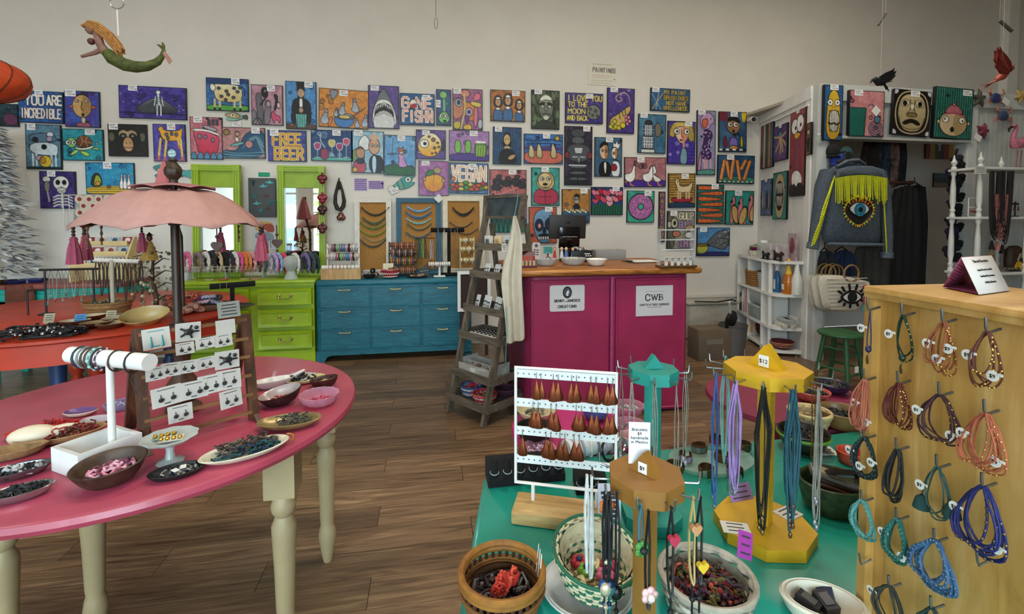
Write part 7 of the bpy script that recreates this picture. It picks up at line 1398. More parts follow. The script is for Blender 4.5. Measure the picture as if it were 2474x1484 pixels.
DOLL=[(1358,'e0d0b0','d8dce0','blond doll stick in a pale dress'),(1369,'e0c0a8','5a78b0','fair doll stick in a blue dress'),(1385,'b06a3c','a090b0','red haired doll stick with raised arms'),(1341,'8a4a2c','c04030','doll stick with dark red hair'),(1403,'5a5c60','c8c8cc','grey and white badge figure on a stick')]
for n,(px,hc,dc,lab)in EN(DOLL):
 p=cp(px,634);tt=TG('doll_stick',lab+' standing in front of the till','doll',(p.x,p.y+.012,CTZ+.02));MB().pr([(-.016,0),(.016,0),(.008,.06),(-.008,.06)],.004,(0,0,.01)).ob('dress',m(dc,.7),tt);MB().sph((0,0,.08),(.011,.006,.012),9,6).ob('face',m('d8b090' if n!=4 else 'b0b0b4',.7),tt);MB().sph((0,.003,.085),(.0135,.005,.013),9,6).ob('hair',m(hc,.8),tt)
 MB().tb([(0,0,-.018),(0,0,.012)],.002,5).ob('stick',m('c8b088',.7),tt)
p=cp(1441,642);r=52*dep(p)/FPX/2;dish('white_bowl','plain white flared bowl on the counter','bowl',p,r,.048,m('e6e4dc',.25,0,.02),0,1,.48,.004,shape=.65)
p=cp(1556,634);tt=TG('clipboard','clipboard with white paper lying on the counter','clipboard',(p.x,p.y+.05,CTZ),.06);MB().box((0,0,.003),(.25,.18,.004)).ob('board',m('3a3430',.6),tt);MB().box((.015,0,.007),(.21,.165,.004)).ob('paper',m('dcdad4',.8),tt);MB().box((-.1,0,.009),(.03,.06,.008)).ob('clip',m('2a2a2a',.3,.6),tt)
t=TG('grey_box','plain grey box behind the black box on the counter','box',(onY(1470,627,cy+.68).x,cy+.68,CTZ));MB().bbox((0,0,.04),(.26,.12,.08),.003).ob('carton',m('8a8a86',.8,0,.04),t);MB().box((0,0,.0805),(.26,.02,.001)).ob('tape',m('a8a89c',.4),t)
p=cp(1268,648);t=TG('tester_display','dark red tilted display of small balm bottles at the left end of the counter','display',(p.x+.0,p.y+.06,CTZ));MB().box((0,0,.008),(.17,.12,.016)).pr([(-.05,0),(.06,0),(.06,.09),(.02,.09)],.16,(0,0,.016),(0,1,0),(0,0,1)).ob('case',m('5a1c20',.4,0,.15),t)
for i in RG(6):
 tt=TG('balm_bottle','small bottle with %s cap in the dark red display, %s'%(['dark','scarlet','red','vermilion','orange red','crimson'][i],ORD[i]),'bottle',(p.x-.065+.026*i,p.y+.01,CTZ+.017),0,'balm bottles on the counter');MB().cyl((0,0,0),(0,0,.035),.009,.009,10).ob('glass',m('c8b088' if i else '6a2a2a',.3),tt);MB().cyl((0,0,.035),(0,0,.065),.0075,.0075,10).ob('cap',m(['2a1416','b8281c','c83424','d8442c','d05034','a8242c'][i],.35),tt)
t=TG('purple_cloth','crumpled purple cloth flowers on the left end of the counter','cloth flowers',(p.x+.0,p.y+.14,CTZ+.10));q=MB()
for i in RG(12):q.sph((U(-.07,.05),U(-.02,.02),U(.0,.05)),(U(.02,.03),.02,U(.015,.024)),8,5)
q.ob('petals',m('4a2a4c',.85,0,.35,40),t);MB().box((-.0,0,-.05),(.02,.02,.1)).ob('stem',m('3a2a20',.7),t)
p=cp(1637,646);k=dep(p)/FPX;tt=TG('acrylic_rack','clear acrylic tiered earring rack at the right end of the counter','earring rack',p);ACR=glass('e8eeee',.18,.05)
W_=88*k;hz=lambda py:onY(1637,py,p.y).z-CTZ
MB().bbox((0,.02,.007),(W_+.02,.09,.014),.004).ob('base',m('5a3c20',.5,0,.2),tt)
for s in(-1,1):MB().box((s*W_/2,.03,hz(553)/2),(.005,.05,hz(553))).ob('side',ACR,tt)
for py in(556,580,604,628):MB().box((0,.02,hz(py)),(W_,.03,.006)).ob('bar',m('cfd4d4',.25,0,.02),tt)
for i in RG(5):
 ti=TG('earring_holder','pale earring pair card slotted in the acrylic rack base, %s'%ORD[i],'earrings',(p.x-W_*.36+W_*.18*i,p.y-.01,CTZ+.0145),0,'earring cards in the acrylic rack');MB().box((0,0,.03),(.022,.003,.06)).ob('card',m('d8d8d0',.6),ti);q=MB();
 for s in(-1,1):q.sph((s*.005,-.004,.05),.004,6,4);q.tb([(s*.005,-.004,.05),(s*.005,-.004,.03)],.0015,4)
 q.ob('earrings',m('5a3a28',.4,.4),ti)
for i in RG(10):
 ti=TG('dangle_earring','small dark dangling earring on the lower bar of the acrylic rack, %s'%(ORD+['ninth from the left','tenth from the left'])[i],'earring',(p.x-W_*.44+W_*.098*i,p.y+.003,CTZ+hz(628)-.004),0,'dangling earrings on the acrylic rack');MB().tb([(0,0,0),(0,0,-.02)],.001,4).ob('wire',SIL,ti);MB().sph((0,0,-.026),(.005,.003,.008),7,5).ob('drop',m(['6a3a2a','3a3434','8a2c34','4a4438'][i%4],.4,.2),ti)
# ---------------------------------------------------------------- pictures on the boarded partition
prz=math.atan2(-(pb.y-pc.y),-(pb.x-pc.x));pdv=(Vc((pb.x,pb.y,0))-Vc((pc.x,pc.y,0))).normalized();pnv=Vc((-pdv.y,pdv.x,0));ppt=Vc((pc.x,pc.y,0))+pnv*.03
def wallpic(box,art,label,dot=None,px=None):
 x0,y0,x1,y1=box;a=onP(x0,(y0+y1)/2,ppt,pnv);b=onP(x1,(y0+y1)/2,ppt,pnv);c=onP((x0+x1)/2,(y0+y1)/2,ppt,pnv);zt=onP((x0+x1)/2,y0,ppt,pnv).z;zb=onP((x0+x1)/2,y1,ppt,pnv).z
 A=Art((x1-x0)*1.6,y1-y0,int(x0+y0));art(A);wd=(a-b).to_2d().length;o=artface('painting',A.done(.16,'0d0d12'),wd,zt-zb,PAINT,None,.02);o.location=c-pnv*.022;o.location.z=(zt+zb)/2;o.rotation_euler=(0,0,prz);tag(o,label,'painting','paintings on the partition side')
 if dot:price_tag(o,0,(zt-zb)/2-.01,.06,.035,-.0212,dot)
def f(A):
 A.bg('a8845c','6c8494',0,dt=0)
 for i in RG(5):A.p([(4+i*20,0),(20+i*20,0),(18+i*20,100),(6+i*20,100)],['7c2c34','c8b890','34424c','b88a50','4878a0'][i],1,0)
wallpic((1837,300,1866,406),f,'tall painting of coloured vertical stripes, farthest back on the boarded partition')
def f(A):
 A.bg('4c3c74','6c4c84',4);A.p([(36,20),(60,16),(66,40),(40,46)],'5c8cac')
 for p in[(10,30),(20,70),(50,80),(70,76),(90,60),(88,26)]:A.l([(50,36),((50+p[0])/2+6,(36+p[1])/2),p],5,'c0a070',1)
wallpic((1868,303,1900,388),f,'purple painting of a pale many legged creature on the boarded partition','c33')
def f(A):
 A.bg('a84c4c','8c4044',4,dt=6);A.p([(0,86),(50,80),(100,88),(100,100),(0,100)],'1c1a1e',0);A.l([(48,34),(50,50),(46,68)],9,'8c4c6c');A.e(32,18,22,9,'eceae6');A.e(66,16,22,10,'eceae6');A.e(38,20,5,2.2,'111',0);A.e(70,18,5,2.2,'111',0);A.p([(26,27),(50,25),(72,28),(54,33),(36,33)],'e8b83c');A.p([(34,34),(50,33),(46,36)],'d89c30');A.p([(14,74),(44,68),(80,74),(88,86),(60,84),(50,90),(34,84),(20,88)],'e8e6e2')
wallpic((1907,268,1943,474),f,'very tall red painting of a goggle eyed white bird on the boarded partition','c33')
def f(A):A.bg('6c4c34','a07850',0,dt=0);A.e(50,30,30,8,'d0a870');A.p([(20,50),(80,46),(70,90),(30,90)],'3c2c24')
wallpic((1947,297,1958,374),f,'very narrow brown painting nearest the partition corner')
def f(A):
 A.bg('6c84a8','4c6490',3,dt=10)
 for i in RG(4):A.p([(14+i*18,30+i*5),(28+i*18,26),(30+i*18,80),(16+i*18,84)],['c8ccd8','8ca0c0','3c4c70','a8a090'][i],1.4)
wallpic((1837,434,1863,521),f,'small pale blue painting low on the boarded partition','c33')
def f(A):
 A.bg('3c9c90','2c8478',2,dt=4);A.p([(24,10),(50,2),(78,10),(90,50),(74,92),(50,98),(28,92),(12,50)],'c0a880');A.e(50,50,27,30,'16161a')
 for y,s in((36,1),(62,-1)):
  for i in RG(6):A.p([(30+i*7,y-12),(36+i*7,y-12),(35+i*7,y+10),(31+i*7,y+10)],'e4e2d8',.8,0)
 A.l([(24,50),(36,48),(50,51),(76,48)],3,'16161a',0)
wallpic((1866,416,1899,530),f,'teal painting of an open mouth of long teeth on the boarded partition')
PYf=PY-.024
def fp(box,art,label,tagc,dot='c33',tilt=0):painting(box,art,label,tg(*tagc)if tagc else None,dot,.03,tilt,group='paintings on the partition header',Y=PYf)
def f(A):
 A.bg('3c6c9c','2c5c8c',3,dt=2);A.p([(18,30),(30,14),(50,8),(72,14),(84,30),(90,98),(10,98)],'dcb83c/c89c2c');A.e(32,32,14,5.5,'f0eee6');A.e(70,32,14,5.5,'f0eee6');A.e(32,32,4,1.8,'111',0);A.e(70,32,4,1.8,'111',0);A.p([(24,46),(84,46),(78,80),(54,86),(30,80)],'e6e4da',1.4)
 for i in RG(6):A.l([(30+i*9,46),(34+i*7.4,84)],1.4,'333',0)
 A.l([(26,68),(40,71),(54,68),(68,72),(82,68)],3.4,'1a1614',1);A.e(46,40,2,1,'333',0);A.e(56,40,2,1,'333',0)
fp((1991,205,2036,339),f,'tall painting of a yellow pencil shaped figure with a huge toothy grin',(2014,211,20,13))
def f(A):
 A.bg('d09090','c07c80',6,dt=8);A.p([(0,38),(48,38),(44,100),(0,100)],'2f8c7c',1.6,0)
 for i in RG(11):A.l([(2+i*4.2,40),(3+i*3.8,100)],1.5,'123c38',0)
 for r in(19,14,9,4):A.e(76,82,r,r*.86,None,2,oc='22405c')
 A.e(80,62,9,8,'5c7c94',1.6);A.e(62,58,4,4,None,1.4);A.l([(52,34),(64,28),(72,38)],2,'2c4858')
fp((2052,219,2136,330),f,'pink painting with a teal striped block and dark spirals',(2073,225,20,14),'333')
c_=onY(2117,268,PYf-.04);t=TG('price_card','white diamond tag hung in front of the pink and teal painting','price tag',(c_.x,PYf-.038,c_.z),rot=(0,.7,0));MB().box((0,0,0),(.075,.0015,.075)).ob('card',PAPW,t)
def f(A):
 A.bg('16120f','1c1814',0,dt=0);A.p([(8,30),(20,8),(50,2),(80,8),(92,30),(94,60),(84,90),(50,98),(16,90),(6,60)],'16120f',3,oc='c8b890');A.p([(14,30),(26,12),(50,8),(74,12),(86,30),(88,62),(74,88),(50,93),(26,88),(12,62)],'c4b288/ac9a70');A.p([(18,30),(28,20),(42,24),(40,36),(24,38)],'e0d4b4');A.p([(82,30),(72,20),(58,24),(60,36),(76,38)],'e0d4b4');A.e(30,30,6,6,'1c1410',0);A.e(70,30,6,6,'1c1410',0);A.l([(44,22),(46,44),(36,54)],1.6,'3c2c1c');A.l([(56,22),(54,44),(64,54)],1.6,'3c2c1c');A.p([(34,54),(50,48),(66,54),(60,60),(50,58),(40,60)],'8c7848');A.p([(24,74),(40,64),(60,64),(76,74),(66,78),(50,70),(34,78)],'1c1410');A.l([(16,60),(22,82),(50,88),(78,82),(84,60)],1.6,'4c3c28');A.p([(44,30),(56,30),(54,44),(46,44)],'e0dccc',.8)
 for x,y in((3,4),(97,4),(3,96),(97,96)):A.e(x,y,9,8,'c8ccd0',1)
fp((2158,218,2248,327),f,'tan carved tiki style mask painting with a frown on black',(2208,226,22,14),'c33',.04)
def f(A):
 A.bg('2c7c6c','3c9080',3,dt=0)
 for i in RG(17):A.l([(2+i*6,0),(1+i*6.1,100)],1.8,'123430',0)
 A.e(50,70,36,25,'d0b890',1.6);A.p([(50,46),(50,95),(74,88),(86,70),(78,52)],'b09868',0);A.e(50,70,36,25,None,1.6);A.p([(28,52),(32,40),(48,32),(66,38),(76,52),(50,48)],'c06c78');A.l([(26,53),(50,49),(78,54)],4,'a85464',1);A.e(50,33,4,3,'c88');A.e(30,63,8,6,'ece8dc');A.e(72,63,8,6,'ece8dc');A.e(28,62,2,2,'111',0);A.e(74,64,2,2,'111',0);A.e(48,82,5,5,'1c1410',.5);A.e(12,68,4,4,'d0b890');A.e(90,68,4,4,'c0a878')
fp((2258,212,2350,335),f,'green striped painting of a round face in a pink woolly hat',(2334,222,22,14),'333',.03)
# ---------------------------------------------------------------- white corner shelf unit on the partition side
SH=Vc((pc.x,pc.y,0))+pnv*.022+pdv*.05;SL=.98;SD=.27;WS=m('e2e0da',.45,0,.03)
t=TG('corner_shelf','white wall shelf unit with rounded end shelves on the side of the partition','shelf',SH,prz)
def sp(a,b,z=0):return SH+pdv*a+pnv*b+Vc((0,0,z))
SZ=[.045,.27,.60,.925]
for z in SZ:
 q=MB();P=[(0,0),(0,-SD*.55),(-.03,-SD*.85),(-.12,-SD),(-SL,-SD),(-SL,0)];P=[P[0]]+ck(P[:4],2,False)[1:]+P[4:];q.pr(P[::-1],.028,(0,0,z),(1,0,0),(0,1,0));q.ob('shelf_board',WS,t)
for x in(-.30,-.66,-SL+.012):MB().box((x,-SD/2,.925/2),(.018,SD-.006,.92)).ob('divider',WS,t)
MB().la([(.018,.05),(.018,.26),(.018,.285),(.022,.3),(.022,.59),(.022,.91)],(-.15,-SD+.03,0),14).ob('post',WS,t)
def osf(i,a,b,name,lab,cat,rz=0,grp=None):t=TG(name,lab,cat,sp(a,b,SZ[i]+.0145),prz+rz,grp);t.scale=[(1.2,1.15,1.4,1.35)[i]]*3;return t
t=osf(2,.17,.17,'spray_bottle','blue spray bottle with white trigger on the corner shelf','bottle');MB().la([(.032,0),(.034,.01),(.034,.09),(.026,.13),(.014,.155)],sy=.65,n=16).ob('bottle',m('2a5c8c',.2,0,.1),t);MB().box((0,-.022,.06),(.045,.003,.07)).ob('label',PAPW,t);MB().cyl((0,0,.155),(0,0,.19),.012,.01,10).bar((-.02,0,.2),(.03,0,.2),.016,.02).bar((.02,0,.195),(.012,0,.16),.006,.008).ob('trigger',WHITE,t)
t=osf(2,.06,.11,'cleaner_bottle','orange bottle with yellow neck and purple cap ring on the corner shelf','bottle');MB().la([(.034,0),(.036,.01),(.036,.1),(.02,.15),(.012,.2),(.012,.215)],n=16).ob('bottle',m('b4661c',.2,0,.15),t);MB().la([(.0365,.085),(.0205,.151),(.0135,.2)],n=16).ob('sleeve',m('e0b030',.4),t);MB().cyl((0,0,.205),(0,0,.225),.0145,.0145,12).ob('cap_ring',m('3a2c6c',.4),t);MB().cyl((0,0,.225),(0,0,.25),.013,.010,12).ob('cap',m('e0a030',.4),t);MB().box((0,-.0365,.05),(.028,.003,.04)).ob('label',PAPW,t)
t=osf(2,.02,.05,'white_bottle','white bottle with narrow neck at the partition end of the corner shelf','bottle');MB().la([(.036,0),(.038,.01),(.038,.1),(.02,.15),(.012,.2)],n=16).ob('bottle',m('d8d6cc',.35),t);MB().cyl((0,0,.2),(0,0,.225),.013,.012,10).ob('cap',WHITE,t)
t=osf(2,.12,.07,'purple_pack','small purple packet behind the shelf post','packet');MB().bbox((0,0,.05),(.045,.03,.1),.005).ob('pack',m('4a3070',.4),t);MB().box((0,-.0155,.06),(.03,.001,.03)).ob('label',m('c8b8d8',.6),t)
t=osf(1,.08,.12,'egg_carton','white tray of six moulded cups under a clear lid on the lower corner shelf','carton');q=MB()
for i in RG(3):
 for j in RG(2):q.la([(.022,0),(.032,.03),(.029,.032),(.019,.004),(0,.004)],(-.065+.065*i,-.035+.065*j,0),12)
q.ob('cups',m('cfcabb',.7),t);MB().bbox((0,.02,.052),(.2,.11,.035),.01).ob('lid',glass('e0e4e4',.2,.08),t);MB().box((0,.01,.0705),(.09,.03,.001)).ob('label',m('2a2422',.6),t)
p=sp(.10,.04,SZ[1]+.0145);t=TG('box_sign','small white patterned sign standing behind the cup tray','sign',p,prz);MB().box((0,0,.05),(.17,.004,.1)).ob('card',PAPW,t);q=MB();[q.box((-.06+.026*i,-.0025,.065),(.016,.001,.03))for i in RG(6)];q.ob('letters',m('4a4a4c',.7),t)
p=sp(.10,.14,SZ[0]+.0145);SBW=dish('striped_bowl','dark red striped woven bowl on the bottom corner shelf','bowl',p,.11,.075,m('6a1c24',.7,0,.25,40),0,1,.5,.005)
q=MB()
for z,r_ in((.03,.088),(.05,.1),(.066,.107)):q.tb([(r_*cos(2*PI*k/36),r_*sin(2*PI*k/36),z)for k in RG(36)],.005,5,T1)
q.ob('stripes',m('c8906c',.7,0,.3,50),SBW)
t=osf(2,.66,.15,'wicker_basket','tan wicker basket with scroll stand on the corner shelf beside the wall','basket');q=MB()
for i in RG(7):q.tb([((.11+.002*i+.003*((k+i)%2))*cos(2*PI*k/32),(.08+.0015*i)*sin(2*PI*k/32),.012+.017*i)for k in RG(32)],.0095,5,T1)
q.ob('weave',m('9a6c38',.8,0,.25,50,.3),t);MB().la([(0,.004),(.105,.006),(.11,.11)],n=24,sy=.72).ob('lining',m('3a2a1c',.9),t)
heap('cloth_heap','black cloth bundled over the wicker basket','cloth',sp(.62,.13,SZ[2]+.13),.09,.07,['0f0f11','17171a'],16,.06,.016,prz)
for n,(a,b,c,lab)in EN(((.42,.2,'c4a0a0','pink tissue bundle in a clear cup beside the wicker basket'),(.36,.21,'b8bcc0','clear plastic cup near the shelf divider'))):
 t=osf(2,a,b,'plastic_cup',lab,'cup');MB().la([(.03,0),(.042,.12),(.04,.12),(.029,.004),(0,.003)],n=16).ob('cup',glass('dde2e4',.3,.08),t);q=MB();[q.sph((U(-.015,.015),U(-.015,.015),.05+.03*i),.018,7,5)for i in RG(3)];q.ob('filling',m(c,.8,0,.3,40),t)
for n,(a,z0,c,lab)in EN(((.46,0,'a0a8a4','upper clear lidded plastic bin on the corner shelf'),(.5,-1,'8a9290','lower clear plastic bin of oddments on the corner shelf'))):
 t=osf(1,a,.14,'plastic_bin',lab,'bin');t.location.z+=.17 if n==0 else 0;t.scale=(1.15,1.15,1);MB().bbox((0,0,.065),(.26,.22,.13),.012).ob('tub',glass('c8d0d0',.35,.12),t);MB().bbox((0,0,.135),(.275,.235,.014),.005).ob('lid',glass('d8dede',.45,.1),t);q=MB();[q.sph((U(-.09,.09),U(-.08,.08),U(.03,.09)),U(.02,.035),7,5)for i in RG(9)];tag(q.ob('oddments',m(c,.8,0,.5,30),t),kind='stuff')
for n,(a,c,lab,h)in EN(((.88,'20402c','green book',.2),(.85,'d8d4cc','white folder',.22),(.80,'c8a0a0','pink folder',.25),(.92,'2a2c2e','black binder',.18))):
 t=osf(1,a,.15,'folder',lab+' standing on the corner shelf near the back wall','folder');MB().bbox((0,0,h/2),(.024,.18,h),.003).ob('cover',m(c,.5,0,.1),t);MB().box((0,-.0905,h*.6),(.016,.001,h*.3)).ob('label',PAPW,t)
t=osf(0,.42,.13,'paper_bag','brown paper parcel on the bottom corner shelf','parcel');MB().bbox((0,0,.09),(.1,.12,.17),.01).ob('parcel_body',m('8a6a48',.9),t);MB().box((0,-.0605,.1),(.06,.001,.08)).ob('label',m('9ab8c8',.8),t)
t=osf(0,.55,.16,'red_bunch','bunch of dark red cloth with an orange tag on the bottom corner shelf','cloth');q=MB();[q.sph((U(-.04,.04),U(-.04,.04),.03+.02*i),.03,7,5)for i in RG(5)];q.ob('cloth',m('6a1c24',.9,0,.3,30),t);MB().box((.0,-.08,.09),(.04,.002,.09)).ob('tag',m('d89a30',.7),t)
p=sp(.72,.17,SZ[3]+.0145);dish('basin','pale woven bowl on the top corner shelf','bowl',p,.07,.06,m('c8c4b4',.8,0,.2,50,.2),0,1,.7,.005)
t=TG('lidded_bowl','magenta bowl with a green lid stacked on the pale woven bowl','bowl',p+Vc((0,0,.062)));MB().la([(.035,0),(.06,.03),(.062,.04)],n=24).ob('bowl',m('7a1c54',.35),t);MB().la([(.063,.04),(.05,.055),(.015,.06),(.012,.07),(0,.072)],n=24).ob('lid',m('8a9a6c',.5,0,.3),t)
t=osf(3,.84,.13,'black_mug','round black mug with white tag on the top corner shelf','mug');MB().la([(.03,0),(.042,.03),(.038,.07),(.035,.07),(.038,.03),(.0,.006)],n=20).ob('cup',BLK,t);MB().tb([(-.036,0,.06),(-.06,0,.05),(-.06,0,.025),(-.04,0,.015)],.005,6).ob('handle',BLK,t);MB().box((.0,-.05,.03),(.03,.0015,.045)).ob('tag',PAPW,t)
t=osf(3,.42,.2,'glass_jar','square clear glass jar on the top corner shelf','jar');MB().bbox((0,0,.06),(.08,.08,.12),.008).ob('jar',glass('e0e6e4',.2,.05),t);MB().cyl((0,0,.121),(0,0,.14),.03,.028,14).ob('lid',WHITE,t)
for n,(a,b,c,c2)in EN(((.33,.15,'a89088','e0d4d0'),(.26,.12,'c8b0a8','7a4a4c'),(.2,.17,'8a6a68','d8c8c8'),(.15,.12,'d0b8b8','a87078'),(.28,.2,'7a6a6c','e4dcd8'))):
 t=osf(3,a,b,'trinket_bag','cellophane bag of %s trinkets on the top corner shelf'%['grey pink','cream','plum','rosy','smoky'][n],'bag',U(-.4,.4),'cellophane bags on the top corner shelf');MB().bbox((0,0,.06),(.08,.04,.12),.012).ob('bag',glass('e8e0e0',.3,.06),t);q=MB();[q.mat(i%2).sph((U(-.028,.028),U(-.012,.012),U(.015,.1)),U(.008,.016),6,4)for i in RG(16)];tag(q.ob('trinkets',[m(c,.4,0,.3),m(c2,.4,0,.3)],t),kind='stuff')
def dogp(q,s):
 q.pr([(x*s,y*s)for x,y in[(-1,0),(-.8,0),(-.72,.4),(.4,.4),(.5,0),(.7,0),(.74,.6),(1.15,.72),(1.2,.9),(.95,1.05),(.72,1.1),(.55,.9),(-.7,.85),(-1.1,1.2),(-1.2,1.15),(-.98,.75)]],.012,(0,0,0))
for n,(a,b,c,lab)in EN(((.26,.245,'0f0d0d','black wooden dachshund cut-out at the front of the top corner shelf'),(.08,.2,'2a1210','dark brown wooden dachshund cut-out near the partition corner'))):
 t=osf(3,a,b,'dog_cutout',lab,'figurine');q=MB();dogp(q,.05 if n==0 else .062);q.ob('dog',m(c,.45),t);MB().box((0,.0,.0015),(.12,.03,.003)).ob('stand',m(c,.5),t)
t=osf(3,.1,.06,'pink_card','pink print in a clear sleeve at the back of the top corner shelf','card');MB().box((0,0,.1),(.13,.006,.2)).ob('sleeve',m('b8a0a4',.3,0,.35,18),t);MB().sph((-.0,-.004,.11),(.04,.002,.06),9,6).ob('print',m('8a4a54',.5,0,.4,40),t)
for n,(px,py,wd,ht,c,lab)in EN(((1712,858,.34,.30,'6a5a48','brown cardboard box on the floor behind the counter end'),(1712,850,.17,.28,'a09c90','white printed paper bag standing in front of the cardboard box'))):
 p=onZ(px,py+6,0);t=TG('storage_box',lab,'box' if n==0 else 'bag',(p.x,p.y-.12*n,0));MB().bbox((0,0,ht/2),(wd,.2 if n==0 else .06,ht),.006).ob('carton',m(c,.85,0,.12,8),t);MB().box((0,-.101 if n==0 else-.031,ht*.6),(wd*.5,.001,.05)).ob('print',m('7a7268',.8),t)
p=onZ(1770,862,0);t=TG('waste_bin','grey waste bin beside the corner shelf','bin',p);MB().la([(.10,0),(.13,.32),(.125,.32),(.096,.01),(0,.008)],n=20).ob('bin',m('5a5854',.6),t);MB().tb([(.13*cos(2*PI*k/24),.13*sin(2*PI*k/24),.32)for k in RG(24)],.006,6,T1).ob('rim',m('4a4844',.6),t)
t=TG('dustpan','black dustpan leaning on the grey waste bin','dustpan',p+Vc((-.03,-.02,.31)),.4,rot=(.2,-.5,.4));MB().pr(ck([(-.09,0),(.09,0),(.08,.14),(0,.17),(-.08,.14)],1,T1),.03,(0,0,0)).ob('pan',m('0c0c0d',.5),t);MB().cyl((0,0,.15),(.0,.0,.3),.011,.011,8).ob('handle',m('c8c8c4',.5),t)
t=TG('storage_tub','long pale storage tub along the wall behind the boxes','tub',(onY(1715,770,4.9).x,4.95,0));MB().bbox((0,0,.2),(.6,.26,.4),.03).ob('tub',m('aaa698',.6),t);MB().bbox((0,0,.41),(.63,.28,.025),.008).ob('lid',m('b4b0a2',.6),t);MB().tb([(-.25,-.15,.44),(.0,-.17,.43),(.2,-.16,.45),(.26,-.14,.43)],.008,6).ob('strap',BLK,t)
# ---------------------------------------------------------------- stool, straw bags, jacket
GRN=m('2c5a34',.5,0,.2,14,.15);sz=.445;sc=onZ(2030,801,sz);
t=TG('wooden_stool','small round green painted wooden stool below the straw bags','stool',(sc.x,sc.y,0))
R=48*dep(sc)/FPX;MB().la([(0,sz-.03),(R-.01,sz-.03),(R,sz-.018),(R-.003,sz-.006),(R-.02,sz),(0,sz-.002)],n=36).ob('seat',GRN,t)
ft=[]
for k in RG(4):a=PI/4+PI/2*k+.35;ft.append(Vc((cos(a),sin(a),0)));MB().cyl(ft[k]*(R*1.12),ft[k]*(R*.68)+Vc((0,0,sz-.03)),.014,.020,10).ob('leg',GRN,t)
for k in RG(4):
 for z in(.12+.04*(k%2),.27+.05*(k%2)):
  u=z/sz;r=R*(1.12-.44*u);MB().cyl(ft[k]*r+Vc((0,0,z)),ft[(k+1)%4]*r+Vc((0,0,z)),.009,.009,8).ob('rung',GRN,t)
t=TG('price_card','small white tag on a string under the green stool','price tag',(sc.x+.02,sc.y-.14,.29));MB().tb([(0,0,0),(0,0,-.09)],.001,4).ob('string',m('8a8a88',.7),t);MB().box((0,0,-.115),(.035,.001,.05)).ob('card',PAPW,t)
STR=m('c8bfae',.85,0,.12,70,.3);BY2=PY-.16
def pxY(x,y,Y):v=onY(x,y,Y);return v
def puff(q,poly,th,lv=((1,0),(.94,.55),(.8,.85),(.5,1),(.02,1.05)),back=T1):
 cx=sum(p[0]for p in poly)/len(poly);cz=sum(p[1]for p in poly)/len(poly);n=len(poly)
 for s in(-1,1)if back else(-1,):
  vs=[(cx+(p[0]-cx)*a,s*th*b,cz+(p[1]-cz)*a)for a,b in lv for p in poly];q.add(vs,[(k*n+i,k*n+(i+1)%n,(k+1)*n+(i+1)%n,(k+1)*n+i)for k in RG(len(lv)-1)for i in RG(n)])
 return q
def lp(pts,o,Y):return[((lambda v:(v.x-o.x,v.z-o.z))(onY(x,y,Y)))for x,y in pts]
for n,(dx,dy,dY,lab)in EN(((-27,-3,.16,'cream rope tote bag with ring handles, rearmost of the three nested bags'),(-17,0,.08,'cream rope tote bag with ring handles, middle one of the three nested bags'),(0,0,0,'cream rope tote bag with a big black eye hanging above the green stool'))):
 Y=BY2+dY-.1;o=onY(2040+dx,710+dy,Y);t=TG('rope_tote',lab,'bag',(o.x,Y,o.z),0,'nested rope tote bags');P=lp([(x+dx,y+dy)for x,y in[(1974,668),(2000,664),(2040,666),(2080,676),(2104,682),(2096,700),(2080,740),(2072,752),(2050,754),(1992,747),(1984,730)]],o,Y)
 q=MB();puff(q,ck(P,1,T1),.034);q.ob('bag',STR,t);k=dep(o)/FPX
 q=MB();
 for i in RG(9):y=672+9*i;a,b=1974+i*1.6,2102-i*3.6;q.tb([((x_+dx-2040-dx)*k,-.030-.010*sin((x_-a)/(b-a)*PI),(710-y)*k)for x_ in[a+8+(b-a-16)*j/6 for j in RG(7)]],.0035,4)
 tag(q.ob('rope_rows',m('d2c9b8',.85,0,.1,60),t),kind='stuff')
 if n==0:MB().tb([(0,.096,.0),(0,0,.04)],.006,6).ob('hook',STEEL,t)
 for s,hx2 in((-1,-26),(1,-4))if n<2 else((1,10),):MB().tb([((hx2+20*cos(2*PI*j/26))*k,-.03 if n==2 else 0,(710-660)*k+20*k*sin(2*PI*j/26))for j in RG(26)],.0075,7,T1).ob('ring_handle',m('8a6a3c',.6,0,.2,30),t)
 if n==2:
  yb=-.046;ex,ez=8*k,-6*k
  q=MB();L=[(ex+34*k*c_,ez+19*k*s_)for c_,s_ in[(-1,0),(-.5,.62),(0,.95),(.5,.66),(1,-.05),(.5,-.78),(0,-.95),(-.5,-.66)]];q.pr(ck(L,2,T1),.008,(0,yb,0));q.ob('eye_outline',BLK,t)
  q=MB();L=[(ex+27*k*c_,ez+13.5*k*s_)for c_,s_ in[(-1,0),(-.5,.62),(0,.95),(.5,.66),(1,-.05),(.5,-.78),(0,-.95),(-.5,-.66)]];q.pr(ck(L,2,T1),.008,(0,yb-.003,0));q.ob('eye_white',m('d4d2cc',.8),t)
  MB().cyl((ex,yb,ez),(ex,yb-.010,ez),13.2*k,13.2*k,24).ob('iris',m('101a1c',.6),t)
  for a,l in((100,15),(70,15),(128,15),(150,14),(205,10),(235,9),(265,10),(300,9),(40,14),(15,10),(332,9)):a=math.radians(a);q=MB();r0=Vc((30*k*cos(a),0,17*k*sin(a)));q.bar(Vc((ex,yb,ez))+r0,Vc((ex,yb,ez))+r0+Vc((cos(a),0,sin(a)))*l*k,.006,5*k);q.ob('lash',BLK,t)
  MB().sph((42*k,-.06,18*k),.02,8,5).sph((43*k,-.06,3*k),.017,8,5).la([(.006,0),(.02,-.05),(0,-.045)],(42*k,-.06,-6*k),10).mat(1).la([(.006,0),(.022,-.05),(0,-.045)],(40*k,-.065,-24*k),10).ob('pompom_charm',[m('a82c48',.9,0,.2,40),m('2f8a78',.9)],t)
